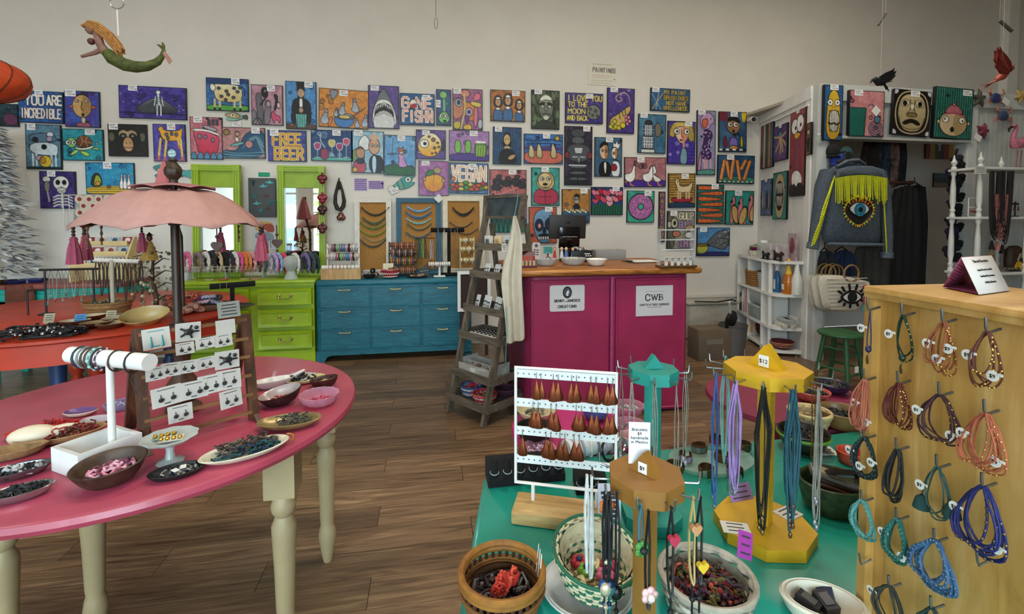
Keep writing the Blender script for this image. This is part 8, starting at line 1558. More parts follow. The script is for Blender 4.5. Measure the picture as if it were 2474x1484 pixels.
JY=PY-.22;DEN=m('454f5a',.85,0,.28,45,.25);DEN2=m('545f6a',.85,0,.22,45,.2);YEL=m('c8cc20',.7,0,.12,40);o=onY(2045,500,JY);k=dep(o)/FPX
t=TG('denim_jacket','blue denim jacket with yellow fringe and a sequin eye on the back, on a hanger','jacket',(o.x,JY,o.z));JK=t
def jp(x,y):v=onY(x,y,JY);return(v.x-o.x,v.z-o.z)
torso=[(2014,402),(2030,393),(2050,391),(2076,396),(2100,404),(2120,412),(2128,440),(2124,500),(2122,560),(2122,590),(2100,597),(2040,594),(1992,590),(1985,560),(1990,500),(1992,440),(2000,412)]
q=MB();puff(q,ck([jp(*p)for p in torso],1,T1),.07);q.ob('body',DEN,t)
MB().tb([(jp(1985,588)[0]*.96,-.062,jp(2040,588)[1]),(0,-.078,jp(2040,590)[1]),(jp(2122,592)[0]*.97,-.055,jp(2040,592)[1])],[.014,.016,.014],8).ob('waistband',DEN2,t)
for nm,P in(('left',[(2000,415),(1985,450),(1976,500),(1966,550),(1958,590)]),('right',[(2122,418),(2132,460),(2136,520),(2138,570),(2136,612)])):
 q=MB();q.tb([(jp(*p)[0],.0-.008*i,jp(*p)[1])for i,p in EN(P)],[.07,.066,.058,.05,.045],12,flat=.8);s=q.ob('sleeve',DEN,t);q=MB();e=jp(*P[-1]);e0=jp(*P[-2]);v=(Vc((e[0],-.03,e[1]))-Vc((e0[0],-.03,e0[1]))).normalized()*.04;q.tb([Vc((e[0],-.03,e[1]))-v*.3,Vc((e[0],-.03,e[1]))+v],.049,12);q.ob('cuff',DEN2,s)
MB().tb([(jp(2012,404)[0],-.04,jp(2012,404)[1]),(jp(2030,394)[0],-.06,jp(2030,392)[1]),(jp(2056,391)[0],-.062,jp(2056,389)[1]),(jp(2080,398)[0],-.04,jp(2080,399)[1])],[.018,.028,.028,.018],8,flat=.6).ob('collar',DEN2,t)
q=MB();P=[jp(*p)for p in[(2004,430),(2040,424),(2080,424),(2122,434),(2120,412),(2090,403),(2040,402),(2006,412)]];puff(q,P,.012,back=False);ob=q.ob('yoke',DEN2,t);ob.location=(0,-.066,0)
q=MB()
for i in RG(44):
 u=i/43;x=2000+122*u;y0=432-7*sin(u*PI);y1=486+5*sin(i*2.3)-(6 if .3<u<.8 else-4);a,b=jp(x,y0),jp(x+2*sin(i),y1);q.bar((a[0],-.082,a[1]),(b[0],-.084-.004*(i%3),b[1]),.006,.004)
for i in RG(40):
 u=i/39;x,y=2002-36*u,425+140*u;a=jp(x,y);l=.16*(1-.35*u);q.bar((a[0],-.06-.004*(i%2),a[1]),(a[0]-.07+.012*sin(i*3)-.02*u,-.085,a[1]-l),.012,.004)
for i in RG(16):
 u=i/15;x,y=2118+9*u,428+150*u;a=jp(x,y);q.bar((a[0],-.06,a[1]),(a[0]-.012,-.075,a[1]-.12),.006,.004)
tag(q.ob('fringe',YEL,t),kind='stuff')
yb=-.078;c0=jp(2056,507);MB().pr(ck([(c0[0]+x*k,c0[1]-(y-4)*k)for x,y in[(-46,-22),(-20,-34),(0,-28),(22,-36),(44,-24),(40,4),(20,28),(0,42),(-22,26),(-40,4)]],1,T1),.006,(0,yb,0)).ob('patch_ground',m('16140f',.7),t)
q=MB()
for i in RG(30):
 a=2*PI*i/30;rx,rz=41*k,(33 if sin(a)>0 else 36)*k;x,z=c0[0]+rx*cos(a)*(1-.35*max(0,-sin(a))**2),c0[1]+rz*sin(a)-2*k;r=5*k;q.mat(0 if i%3 else 1).pr([(x+r*cos(a),z+r*sin(a)),(x+r*.8*cos(a+2.1),z+r*.8*sin(a+2.1)),(x+r*.8*cos(a-2.1),z+r*.8*sin(a-2.1))],.004,(0,yb-.005,0))
for i in RG(9):a=PI*(.1+.1*i);q.mat(1).pr([(c0[0]+22*k*cos(a)-3*k,c0[1]+16*k*sin(a)),(c0[0]+22*k*cos(a)+3*k,c0[1]+16*k*sin(a)),(c0[0]+40*k*cos(a),c0[1]+34*k*sin(a))],.004,(0,yb-.005,0))
q.ob('sequin_border',[m('b8c028',.35,0,.2),m('c86a1c',.35,0,.2)],t)
EL=[(-29,2),(-14,14),(0,17),(14,13),(28,1),(14,-11),(0,-15),(-14,-11)]
for nm,s,dy,c in(('eye_rim',1.18,.005,'0c0c0c'),('eye_white',1.0,.009,'c8c8c8')):MB().pr(ck([(c0[0]+x*k*s,c0[1]+z*k*s)for x,z in EL],2,T1),.006,(0,yb-dy,0)).ob(nm,m(c,.6),t)
MB().cyl((c0[0],yb-.006,c0[1]),(c0[0],yb-.016,c0[1]),16*k,16*k,24).ob('sequin_iris',m('3a8aa8',.25,.4,.5,90,.6),t);MB().cyl((c0[0]+1*k,yb-.006,c0[1]),(c0[0]+1*k,yb-.018,c0[1]),6*k,6*k,16).ob('pupil',BLK,t)
q=MB();a=jp(2046,391);q.tb([(a[0]-.1,0,a[1]-.01),(a[0],0,a[1]+.03),(a[0]+.1,0,a[1]-.01)],.014,8);q.tb([(a[0],0,a[1]+.03),(a[0],0,a[1]+.07),(a[0]+.02,.03,a[1]+.1),(a[0]+.02,.1,a[1]+.09),(a[0]+.02,.2,a[1]+.09)],.006,6);q.box((a[0],-.014,a[1]+.055),(.05,.002,.06));q.ob('hanger',m('1a1818',.6),t)
# ---------------------------------------------------------------- clothes in the dressing room and hats beside it
def garment(px,py0,px1,py1,Y,c,lab,cat='garment',name='hanging_garment',bump=.03,pat=.2,sc=20,dark=None):
 a,b=onY(px,py0,Y),onY(px1,py1,Y);t=TG(name,lab,cat,((a.x+b.x)/2,Y,a.z));W_=b.x-a.x;H_=a.z-b.z;g=[]
 for i in RG(9):
  u=i/8;row=[]
  for j in RG(17):v=j/16-.5;row.append(Vc((v*W_*(.62+.38*min(1,u*3)),bump*sin(j*1.7+u*1.2)-.02,-H_*u-.10*W_*abs(v)*(1-u)*2)))
  g.append(row)
 q=MB();q.sheet(g);o=q.ob('cloth',m(c,.9,0,pat,sc,.2),t,80);s=o.modifiers.new('s','SOLIDIFY');s.thickness=.02
 MB().tb([(-W_*.3,.0,-.02),(0,0,.03),(W_*.3,0,-.02)],.007,6).tb([(0,0,.03),(0,0,.06),(.02,.02,.08)],.004,5).ob('hanger',m(dark or '2a2420',.6),t);return t
NYc=PY+.35
for a in((2078,338,2112,440,NYc+.1,'2c1a14','rust and black patterned scarf at the top left of the dressing room',.6,14),(2104,336,2142,470,NYc+.12,'2a3844','blue black floral cloth hanging in the dressing room',.9,18),(2140,336,2162,452,NYc+.14,'7a5a54','dusty pink printed cloth hanging in the dressing room',.7,16),(2156,336,2180,446,NYc+.16,'1c1c24','black cloth with white rosettes hanging in the dressing room',.9,22)):garment(*a[:7],name='hanging_scarf',cat='scarf',pat=a[7],sc=a[8],bump=.02)
for i,a in EN(((2060,560,2142,706,PY-.05,'34342f','long charcoal skirt hanging below the denim jacket',.2),(1974,606,2008,660,PY-.04,'23252c','dark fringed scarf hanging behind the straw bags',.4),(2004,604,2060,668,PY-.03,'1a2848','dark blue cloth hanging behind the jacket hem',.3),(2140,448,2216,716,NYc-.12,'0b0b0e','long black robe with a pale patterned band in the dressing room',.15),(2122,470,2160,600,NYc-.02,'3a3836','grey and black patterned sleeve behind the denim jacket',.8),(2180,446,2230,700,NYc+.02,'101014','black coat at the right of the hanging clothes',.2))):garment(*a[:7],pat=a[7],bump=.02)
a=onY(2130,440,NYc);b=onY(2208,441,NYc);t=TG('clothes_rail','brown wooden clothes rail across the dressing room','rail',(a.x-.6,NYc,a.z));MB().cyl((0,0,0),(b.x-a.x+.6,0,0),.014,.014,10).ob('rail_pole',wood(['4a2c1c','7a5034'],(4,30,30)),t);MB().box((b.x-a.x+.58,.45,.0),(.03,.9,.04)).ob('bracket',m('4a2c1c',.6),t)
for n,(px,py,c,lab)in EN(((2012,366,'131216','black round knitted cap on the wall behind the jacket collar'),(2022,385,'2c3ca0','bright blue patterned cap below the black cap'),(2044,372,'22484c','dark teal folded cap beside the hanger hook'))):
 v=onY(px,py,PY-.05);t=TG('cap',lab,'cap',(v.x,PY-.03,v.z));MB().sph((0,-.02,0),(.065,.04,.07),14,9).ob('crown',m(c,.9,0,.5,24),t);MB().tb([(.06*cos(2*PI*j/20),-.03+.03*sin(2*PI*j/20),-.05)for j in RG(20)],.012,6,T1).ob('band',m(c,.9,0,.2),t)
for n,(px,py,w_,h_,cs,lab)in EN(((2270,358,80,52,['8a2430','c8a030','4a5a48','4a2858','a83028','d8b020'],'striped red, yellow and purple canvas on the dressing room wall'),(2292,436,86,34,['3c6c84','2c4c5c','8a7c60'],'small teal seascape canvas on the dressing room wall'))):
 v=onY(px,py,NY-.04);kk=dep(v)/FPX
 def f(A,cs=cs,n=n):
  A.im[:]=hx(cs[0]);
  for i,c in EN(cs):(A.p([(i*100/len(cs),0),((i+1)*100/len(cs),0),((i+1)*100/len(cs),100),(i*100/len(cs),100)],c,0,0)if n==0 else A.p([(0,i*33),(100,i*33+4),(100,100),(0,100)],c,0,0))
  if n==0:A.l([(50,20),(50,60)],5,'d8d4cc',0);A.l([(44,34),(58,30)],4,'d8d4cc',0)
 A=Art(w_,h_,9+n);f(A);ob=artface('painting',A.done(.2),w_*kk,h_*kk,PAINT,None,.03);ob.location=(v.x,NY-.012,v.z);tag(ob,lab,'painting')
v=onY(2310,380,PY-.1);t=TG('flower_garland','long dark purple and black felt flower garland on the right post of the opening','garland',(v.x,PY-.09,v.z));k=dep(v)/FPX;MB().tb([(6*k,0,20*k),(0,0,0),(-4*k,0,-100*k),(4*k,0,-240*k)],.012,6).ob('cord',BLK,t)
for i in RG(17):
 x,z=(-6+12*sin(i*2.4))*k,-(10+14.5*i)*k;q=MB();r=U(.045,.075);[q.sph((x+r*.5*cos(j*1.26),-.03-.02*(j%2),z+r*.5*sin(j*1.26)),(r*.55,.03,r*.5),8,5)for j in RG(5)];q.ob('felt_flower',m(['19142c','0c0c10','241a3c','101014','0e1c18'][i%5],.95,0,.3),t)
# ---------------------------------------------------------------- white spindle shelves at the far right
SY=PY-.32;x0,x1=onY(2322,600,SY).x,onY(2474,600,SY).x+.35;ZS=[onY(2400,y,SY).z for y in(655,524,408)]
t=TG('spindle_shelf','white wooden shelves with turned posts and finials at the far right','shelf',((x0+x1)/2,SY,0));W_=x1-x0;SP=m('d6d6d0',.45,0,.03)
for z in ZS+[.35]:MB().bbox((0,0,z-.012),(W_,.28,.024),.005).ob('shelf_board',SP,t)
for sx,sy in((-1,-1),(-1,1),(.08,-1),(.08,1),(1,-1),(1,1)):
 q=MB();P=[(.02,0)]
 for a,b in zip([.02,.35]+ZS[:2],[.35]+ZS):h=b-a;P+=[(.022,a+.02),(.016,a+.04),(.024,a+.06),(.014,a+.08),(.024,a+h*.3),(.022,a+h*.6),(.013,b-.07),(.022,b-.045),(.022,b)]
 z=ZS[2];P+=[(.024,z+.01),(.012,z+.03),(.022,z+.05),(.026,z+.065),(.014,z+.085),(.009,z+.1),(.004,z+.13),(0,z+.135)];q.la(P,(sx*(W_/2-.03),sy*.11,0),12);q.ob('turned_post',SP,t)
for n,(px,py,c,lab,i,ln)in EN(((2400,414,'141214','black cord necklaces looped over the front finial of the spindle shelf',2,.62),(2426,414,'1a1416','dark bead necklaces looped over the front finial, right hand bunch',2,.66),(2412,470,'8a5450','rust pink tassel necklaces on the spindle shelf post',1,.42))):
 v=onY(px,py,SY-.14);t=TG('necklace_bunch',lab,'necklaces',(v.x,SY-.15,v.z));q=MB()
 for i in RG(9):w_=.03+.012*i*.5;l=ln*(.75+.03*i);q.tb([(w_*s_*(1-.2*abs(s_)**3),-.01*(i%3),-l*(1-abs(s_)**2.2))for s_ in[j/5-1 for j in RG(11)]],.005,5)
 q.ob('strands',m(c,.7,0,.4,40),t);MB().la([(.008,-ln),(.022,-ln-.08),(0,-ln-.075)],n=10).ob('tassel',m('0e0c0e' if n<2 else 'a86058',.9),t)
for n,(px,py,zi,w_,h_,c,lab)in EN(((2300+95,645,0,.07,.2,'a88a5c','wooden figure card on the spindle shelf'),(2448,645,0,.16,.24,'3a2418','dark brown bag with a yellow motif on the spindle shelf'),(2352,516,1,.12,.17,'b8b4a8','white wire earring frame on the middle spindle shelf'),(2452,516,1,.07,.14,'15151a','black cross shaped earring stand on the middle spindle shelf'),(2360,645,0,.05,.12,'8a7a5c','small brass bracelet stand on the spindle shelf'))):
 X=onY(px,py,SY-.05).x;t=TG(['wooden_figure','beaded_bag','wire_rack','earring_stand','bracelet_stand'][n],lab,['figurine','bag','earring rack','earring rack','bracelet stand'][n],(X,SY-.05,ZS[zi]+.001));q=MB()
 if n==1:puff(q,ck([(-w_/2,0),(w_/2,0),(w_*.55,h_*.5),(w_*.45,h_),(-w_*.45,h_),(-w_*.55,h_*.5)],1,T1),.04);q.ob('bag',m(c,.6,0,.3,30),t);MB().pr(ck([(-.05,.02),(.04,.02),(.05,.07),(0,.10),(-.03,.09)],1,T1),.01,(0,-.042,0)).ob('motif',m('c89a2c',.6),t);MB().tb([(-.02,-.046,.1),(.0,-.048,.16),(.03,-.046,.17),(.02,-.046,.13)],.007,6).ob('motif_neck',m('8a8a6c',.6),t)
 elif n==2:
  q.tb([(-w_/2,0,0),(-w_/2,0,h_),(w_/2,0,h_),(w_/2,0,0)],.004,6,T1);q.tb([(-w_/2,0,h_*.5),(w_/2,0,h_*.5)],.004,6);q.ob('frame',WHITE,t);q=MB();[q.sph((-w_*.3+w_*.2*i,-.006,h_*.28),(.008,.005,.016),7,5)for i in RG(4)];q.ob('earrings',m('8a3030',.4,0,.5,30),t)
 else:q.cyl((0,0,0),(0,0,h_),.006,.006,8);q.box((0,0,h_*.85),(w_,.012,.018));q.la([(.03,0),(.03,.006),(0,.012)],n=12);q.ob('stand',m(c,.6),t);q=MB();[q.pr([(s*w_*.35-.012,h_*.4),(s*w_*.35+.012,h_*.4),(s*w_*.35,h_*.75)],.004,(0,-.008,0))for s in(-1,1)];q.ob('earrings',m('5a3a28' if n else '8a7a4c',.5),t)
for n,(px,py)in EN(((2344,405),(2400,530))):v=onY(px+25,py+6,SY-.145);t=TG('price_card',['white handwritten label on the top shelf edge of the spindle shelf','pale blue label on the middle shelf edge of the spindle shelf'][n],'price card',(v.x,SY-.144,v.z));MB().box((0,0,0),(.13,.0015,.07)).ob('card',m(['d8d6d0','a8b8c4'][n],.8),t);q=MB();[q.box((0,-.001,.018-.018*i),(.09,.0005,.004))for i in RG(3)];q.ob('print',m('5a5a5c',.8),t)
heap('trinket_heap','small patterned tiles and trinkets along the lower spindle shelf','trinkets',((x0+x1)/2+.1,SY-.06,ZS[0]+.001),.3,.05,['6a5a44','a89c84','2c2420','8a6a3c'],30,.05,.008,0,3,beads=20)
v=onY(2452,405,SY);t=TG('flamingo','pink flamingo figure standing on the top of the spindle shelf','figurine',(v.x,SY-.02,ZS[2]+.001));k=dep(v)/FPX;FL=m('b4687c',.8,0,.2,40,.3);MB().tb([(30*k,0,62*k),(8*k,0,62*k),(-8*k,0,60*k),(-18*k,0,70*k),(-14*k,0,86*k),(-8*k,0,96*k),(-14*k,0,104*k),(-22*k,0,100*k)],[.012,.05,.05,.022,.016,.014,.02,.012],10).ob('body',FL,t);MB().tb([(-22*k,0,100*k),(-30*k,0,95*k),(-30*k,0,87*k)],[.013,.01,.004],8).ob('beak',m('1c1414',.5),t);q=MB();[q.cyl((x*k,0,0),(x*k+.01,0,45*k),.005,.006,6)for x in(-4,8)];q.ob('legs',m('8a5a5c',.6),t)
def crab(px,py,c,lab,s=1):
 v=onY(px,py,PY-.05);k=dep(v)/FPX*s;t=TG('crab_ornament',lab,'wall ornament',(v.x,PY-.035,v.z));MB().sph((0,-.015,0),(15*k,.02,12*k),12,7).ob('shell',m(c,.5,0,.3,40),t);q=MB()
 for sx in(-1,1):
  for j in RG(3):q.tb([(sx*12*k,-.01,(-2-3*j)*k),(sx*22*k,-.025,(-3-5*j)*k),(sx*26*k,-.012,(-12-4*j)*k)],[.006,.005,.002],5)
  q.tb([(sx*12*k,-.01,6*k),(sx*22*k,-.025,12*k),(sx*18*k,-.02,22*k)],[.007,.01,.005],6)
 q.ob('legs',m('a8604c',.5,0,.3),t)
crab(2406,237,'2c3a6a','blue crab ornament with red claws at the top right of the partition');crab(2424,280,'34466a','blue crab ornament with tan legs below the upper crab')
for n,(px,py,c,lab,r)in EN(((2366,238,'4a4a3a','grey green starfish ornament beside the green striped painting',24),(2376,316,'7a2c40','dark red starfish ornament on the partition',20),(2466,232,'b89a5c','tan starfish ornament at the right edge',18))):
 v=onY(px,py,PY-.04);k=dep(v)/FPX;t=TG('starfish',lab,'wall ornament',(v.x,PY-.03,v.z),rot=(0,.3*n,0));q=MB();[q.tb([(0,0,0),(r*.55*k*cos(1.57+j*1.257),-.012,r*.55*k*sin(1.57+j*1.257)),(r*k*cos(1.57+j*1.257),0,r*k*sin(1.57+j*1.257))],[.028,.018,.004],7)for j in RG(5)];q.ob('arms',m(c,.8,0,.3,40,.4),t)
for n,(px,py)in EN(((2432,245),(2364,332))):v=onY(px,py,PY-.08);t=TG('price_card',['white tag beside the upper blue crab','white tag under the dark red starfish'][n],'price tag',(v.x,PY-.075,v.z),rot=(0,.5,0));MB().box((0,0,0),(.085,.0015,.06)).ob('card',PAPW,t);MB().tb([(0,0,.03),(.02,.03,.06)],.001,4).ob('string',m('888',.8),t)
v=onY(1978,340,PY-.02);t=TG('glass_disc','round hanging glass ornament on a white hook at the partition corner','wall ornament',(v.x,PY-.03,v.z));MB().la([(.035,0),(.035,.006),(0,.006)],n=18,axis=(0,-1,0)).ob('disc',glass('c8d0c8',.4,.1),t);MB().box((.0,.006,.06),(.03,.006,.02)).tb([(0,0,.06),(0,0,.033)],.0015,4).ob('hook',WHITE,t)
# ---------------------------------------------------------------- hanging from the ceiling: birds, mermaid, wires
def wires(t,x,z,top):MB().tb([(x,0,z),(x,0,top)],.0008,4).ob('hanging_thread',m('b8b8b4',.6),t)
v=atD(2412,180,3.3);k=3.3/FPX;t=TG('bird_ornament','red long tailed parrot ornament flying under the ceiling at the right','ornament',v);RB=m('a84a38',.6,0,.2,30);DR=m('6a1c10',.7,0,.3,40)
MB().tb([(44*k,0,18*k),(36*k,0,20*k),(26*k,0,10*k),(10*k,0,-4*k),(-6*k,0,-14*k)],[.006,.022,.02,.028,.012],10).ob('body',RB,t);MB().tb([(42*k,0,19*k),(48*k,0,15*k)],[.009,.001],7).ob('beak',m('5a2a20',.5),t);q=MB()
for j in RG(4):q.tb([(-4*k,0,-13*k),(-28*k,.004*j,(-24-2*j)*k),((-62+10*j)*k,.008*j,(-28-3*j)*k)],[.010,.006,.001],6,flat=.4)
q.ob('tail',RB,t)
q=MB();WP_=[(12,-2),(26,8),(20,28),(6,42),(-8,52),(-14,62),(-15,50),(-22,60),(-22,46),(-30,52),(-28,36),(-30,30),(-24,22),(-26,14),(-18,8),(-10,-2)];q.pr([(x*k,z*k)for x,z in WP_],.008,(0,-.03,0));q.ob('wing',DR,t);q=MB()
for j in RG(7):q.tb([((14-3*j)*k,-.036,(6+2*j)*k),((-2-4*j)*k,-.037,(26+3*j)*k),((-10-2.6*j)*k,-.036,(50-4*j)*k)],[.006,.008,.003],5,flat=.5)
q.ob('feathers',m('7a2414',.7,0,.3,40),t);wires(t,10*k,10*k,ZC-v.z-.01)
v=atD(2132,200,3.3);t=TG('bird_ornament','black crow ornament with raised wings hanging above the partition','ornament',v);MB().tb([(-30*k,0,6*k),(-22*k,0,8*k),(-10*k,0,0),(6*k,0,-2*k)],[.004,.018,.024,.012],10).ob('body',m('141416',.6),t);MB().tb([(-28*k,0,5*k),(-36*k,0,-4*k)],[.010,.001],7).ob('beak',m('2a2422',.5),t);MB().pr([(x*k,z*k)for x,z in[(-14,0),(-16,12),(0,22),(20,30),(24,34),(22,24),(30,28),(24,16),(30,18),(16,4),(4,-2)]],.01,(0,-.02,0)).ob('wing',m('0e0e10',.7),t);q=MB();[q.tb([(4*k,0,-2*k),(14*k,.004*j,(-10-2*j)*k),((18+2*j)*k,0,(-22+3*j)*k)],[.006,.004,.001],5)for j in RG(3)];q.ob('tail',m('141416',.6),t);MB().tb([(6*k,-.01,0),(16*k,-.012,2*k),(24*k,-.01,4*k)],.003,5).ob('foot',m('5a2a20',.6),t);wires(t,-6*k,6*k,ZC-v.z-.01)
v=atD(300,130,2.9);k=2.9/FPX;t=TG('mermaid_ornament','carved wooden mermaid with straw hair and green tail hanging by a cord','ornament',v);SK=m('8a6456',.7,0,.2,30)
def mp(x,y):return((x-300)*k,0,(130-y)*k)
MB().tb([mp(*p)for p in[(262,128),(275,142),(300,156),(325,160),(350,157),(372,145),(383,130),(387,115)]],[.028,.040,.038,.034,.028,.022,.015,.010],14).ob('tail',m('4a521c',.7,0,.5,45,.4),t);MB().tb([mp(387,118),mp(378,106),mp(372,104)],[.010,.018,.005],8,flat=.4).tb([mp(387,118),mp(386,104),mp(384,97)],[.010,.016,.005],8,flat=.4).ob('fluke',m('5a602c',.7,0,.3),t)
MB().tb([mp(240,84),mp(246,96),mp(250,112),mp(258,126),mp(268,134)],[.014,.022,.022,.026,.028],10).ob('torso',SK,t);MB().tb([mp(254,122),mp(236,132),mp(209,142)],[.016,.013,.009],8).ob('arm',SK,t);MB().sph(mp(231,76),(.030,.024,.032),12,8).tb([mp(226,78),mp(219,79)],[.009,.004],6).ob('head',SK,t);MB().sph(mp(231,105),.020,10,7).ob('shell_top',m('5a2c24',.6),t)
q=MB()
for i in RG(16):o2=(i%4-1.5)*.010;z2=(i//4)*.007;P=[mp(222,72),mp(230,61),mp(248,64),mp(272,84),mp(290,108),mp(298+3*sin(i),124+4*cos(i*2))];q.tb([(p[0]-z2*.8,o2,p[2]-z2*1.4*min(j,2)*.6)for j,p in EN(P)],[.007,.010,.011,.011,.010,.004],6)
q.ob('hair',m('a87438',.8,0,.35,50,.3),t);MB().tb([mp(289,88),mp(288,28)],.005,6).ob('cord',WHITE,t);MB().tb([((288-300+15*cos(a))*k,0,(130-10+14*sin(a))*k)for a in[2*PI*j/24 for j in RG(24)]],.003,5,T1).tb([mp(288,28),mp(287,24)],.005,5).ob('ring_hook',STEEL,t);MB().tb([mp(288,-5),(mp(288,-5)[0],0,ZC-v.z-.01)],.002,4).ob('hanging_thread',m('b8b8b4',.6),t);MB().pr([(mp(390,118)[0],mp(0,118)[2]),(mp(407,148)[0],mp(0,142)[2]),(mp(400,154)[0],mp(0,152)[2]),(mp(386,122)[0],mp(0,126)[2])],.002,(0,-.012,0)).ob('tag',m('a87868',.8),t)
v=atD(1053,40,3.2);k=3.2/FPX;t=TG('wire_loop','thin dark wire with a loop hanging from the ceiling near the middle','wire',v);MB().tb([(0,0,0),(0,0,ZC-v.z-.005)],.0016,5).tb([(4*k*cos(a),0,-16*k+14*k*sin(a))for a in[2*PI*j/18 for j in RG(18)]],.0014,5,T1).ob('wire_loop_body',m('3a3a38',.5,.5),t)
for n,(x0_,y0_,x1_,y1_,lab)in EN(((2140,33,2122,61,'thin dark rod hanging near the ceiling left of the pilaster'),(2415,50,2445,76,'thick dark rod hanging near the ceiling in front of the pilaster'))):
 a,b=atD(x0_,y0_,3.4),atD(x1_,y1_,3.4);t=TG('hanging_rod',lab,'rod',a);MB().cyl((0,0,0),b-a,.007+.004*n,.007+.004*n,8).ob('rod_bar',m('4a4840',.5),t);wires(t,0,0,ZC-a.z-.005)
# ---------------------------------------------------------------- octagonal necklace stands on the teal table
def octa(q,c,R,z0,z1,rot):q.pr([(R*cos(rot+PI/4*i),R*sin(rot+PI/4*i))for i in RG(8)],z1-z0,(c[0],c[1],(z0+z1)/2),(1,0,0),(0,1,0))
def oct_stand(label,p,zt,R,Rb,pw,mt,rot,hook,nh,ba):
 t=TG('necklace_stand',label,'necklace stand',(p.x,p.y,TZ+.001));h=zt-TZ
 q=MB();octa(q,(0,0),Rb,0,.022,rot);q.ob('base',mt,t);MB().box((0,0,(h-.02)/2),(pw,pw,h-.02),rot+.39).ob('post',mt,t);q=MB();octa(q,(0,0),R,h-.024,h,rot);q.ob('top',mt,t)
 v=Vc((cos(ba),sin(ba),0));MB().pr([(-R*.42,0),(R*.42,0),(0,R*.56)],R*.3,(0,0,h),v).ob('triangle_block',mt,t);T=[]
 for i in RG(nh):
  a=rot+2*PI*(i+.5)/nh;d=Vc((cos(a),sin(a),0));o=d*(R*.9)+Vc((0,0,h-.012));e=o+d*(hook+R*.1);MB().tb([o,e,e+Vc((0,0,.004))+d*.002,e+Vc((0,0,.016))+d*.003],.0016,6).ob('hook',STEEL,t);T.append(t.location+e-d*.004)
 return t,T
def card(name,lab,p,w_,h_,c,rz=0,rot=None,ln=3,cat='price card',txt=None,sz=.012):
 t=TG(name,lab,cat,p,rz,rot=rot);MB().box((0,0,h_/2),(w_,.0012,h_)).ob('card',m(c,.8,0,.03),t)
 if txt:o=text(txt,sz,(0,-.0012,h_*.8),t,'lettering',DK)
 else:q=MB();[q.box((0,-.001,h_*(.8-.6*i/max(ln-1,1))),(w_*U(.55,.8),.0005,h_*.06))for i in RG(ln)];q.ob('print',m('38383c',.8),t)
 return t
FLAT=lambda rz:(-PI/2,0,rz)
yp=on(1845,1262,TZ+.02);YT,YH=oct_stand('yellow octagonal necklace stand with a triangular block on top',yp,1.066,.077,.09,.024,m('c89a10',.55,0,.14,16,.15),.18,.03,14,-1.2)
tz=.95;tp=atD(1578,890,tz);TT,TH_=oct_stand('teal octagonal necklace stand of thin silver chains behind the tan stand',tp,tp.z,.049,.06,.024,m('1c8578',.55,0,.14,16,.15),.2,.022,10,-.05)
bz_=.645;bp=atD(1560,1143,bz_);BT,BH=oct_stand('tan octagonal bracelet stand with a $9 sticker in the foreground',bp,bp.z,.051,.03,.0225,m('8f6224',.55,0,.12,16,.15),.05,.018,10,-1.0)
def tip(H,px,py):return min(H,key=lambda p:(CX+FPX*(p-CAMP).dot(_R)/(p-CAMP).dot(_F)-px)**2+(CY-FPX*(p-CAMP).dot(_U)/(p-CAMP).dot(_F)-py)**2)
def bunch(H,px,py,n,c,ln,wd,lab,grp,r=.0013,pend=None,end=None):
 p=tip(H,px,py)+(_R*.0006*(px-1457)if H is BH else Vc())
 for i in RG(n):
  def pd(t,z,i=i):
   q=MB();q.sph((0,0,z-.004),(.0035,.003,.006),7,5)if not pend else pend(q,z);q.ob('pendant',m(end or 'a8a8aa',.35,.5,.3),t)
  strand('necklace',lab,'necklace',p+Vc((U(-.003,.003),U(-.004,.004),.001)),wd*U(.6,1.2),ln*U(.8,1.05),r,m(c,.6,.0 if r>.001 else .8,.2,60),grp,pd if end else None,U(0,6))
bunch(YH,1745,880,3,'7ab8b0',.22,.02,'pale mint cord necklace on the left hooks of the yellow stand','mint necklaces on the yellow stand')
bunch(YH,1755,905,3,'3a5a94',.25,.018,'blue cord necklace beside the mint ones on the yellow stand','blue necklaces on the yellow stand',end='8a8a90')
bunch(YH,1772,915,9,'9a7cb0',.21,.028,'lilac cord necklace in the bunch on the left front of the yellow stand','lilac necklaces on the yellow stand',end='8a8a90')
bunch(YH,1835,925,7,'14110c',.24,.032,'black beaded necklace hanging in front of the yellow post','black necklaces on the yellow stand',end='8a6a30')
bunch(YH,1905,925,10,'24505c',.235,.034,'teal blue cord necklace in the bunch right of the yellow post','teal blue necklaces on the yellow stand',end='6a4a30')
bunch(YH,1965,930,5,'9a968c',.23,.016,'silver chain necklace on the right hooks of the yellow stand','silver necklaces on the yellow stand',.0011,end='9a9aa0')
bunch(YH,1950,910,3,'8a7448',.2,.016,'thin brass chain at the right rear of the yellow stand','brass chains on the yellow stand',.0009)
bunch(YH,1790,900,1,'9a8a64',.2,.012,'single fine gold chain with a square stone pendant on the yellow stand',None,.0009,lambda q,z:q.box((0,0,z-.012),(.02,.004,.022)),'6a8a78')
for n,(x,y)in EN(((1490,880),(1530,910),(1600,920),(1632,910),(1655,890),(1560,920))):bunch(TH_,x,y,2,'a09c90',.21,.014,'thin silver chain on the teal stand, %s'%['far left hook','left front hook','right front hook','right hook','far right hook','front hook'][n],'silver chains on the teal stand hook %s'%'abcdef'[n],.0008,end='a8a8ac')
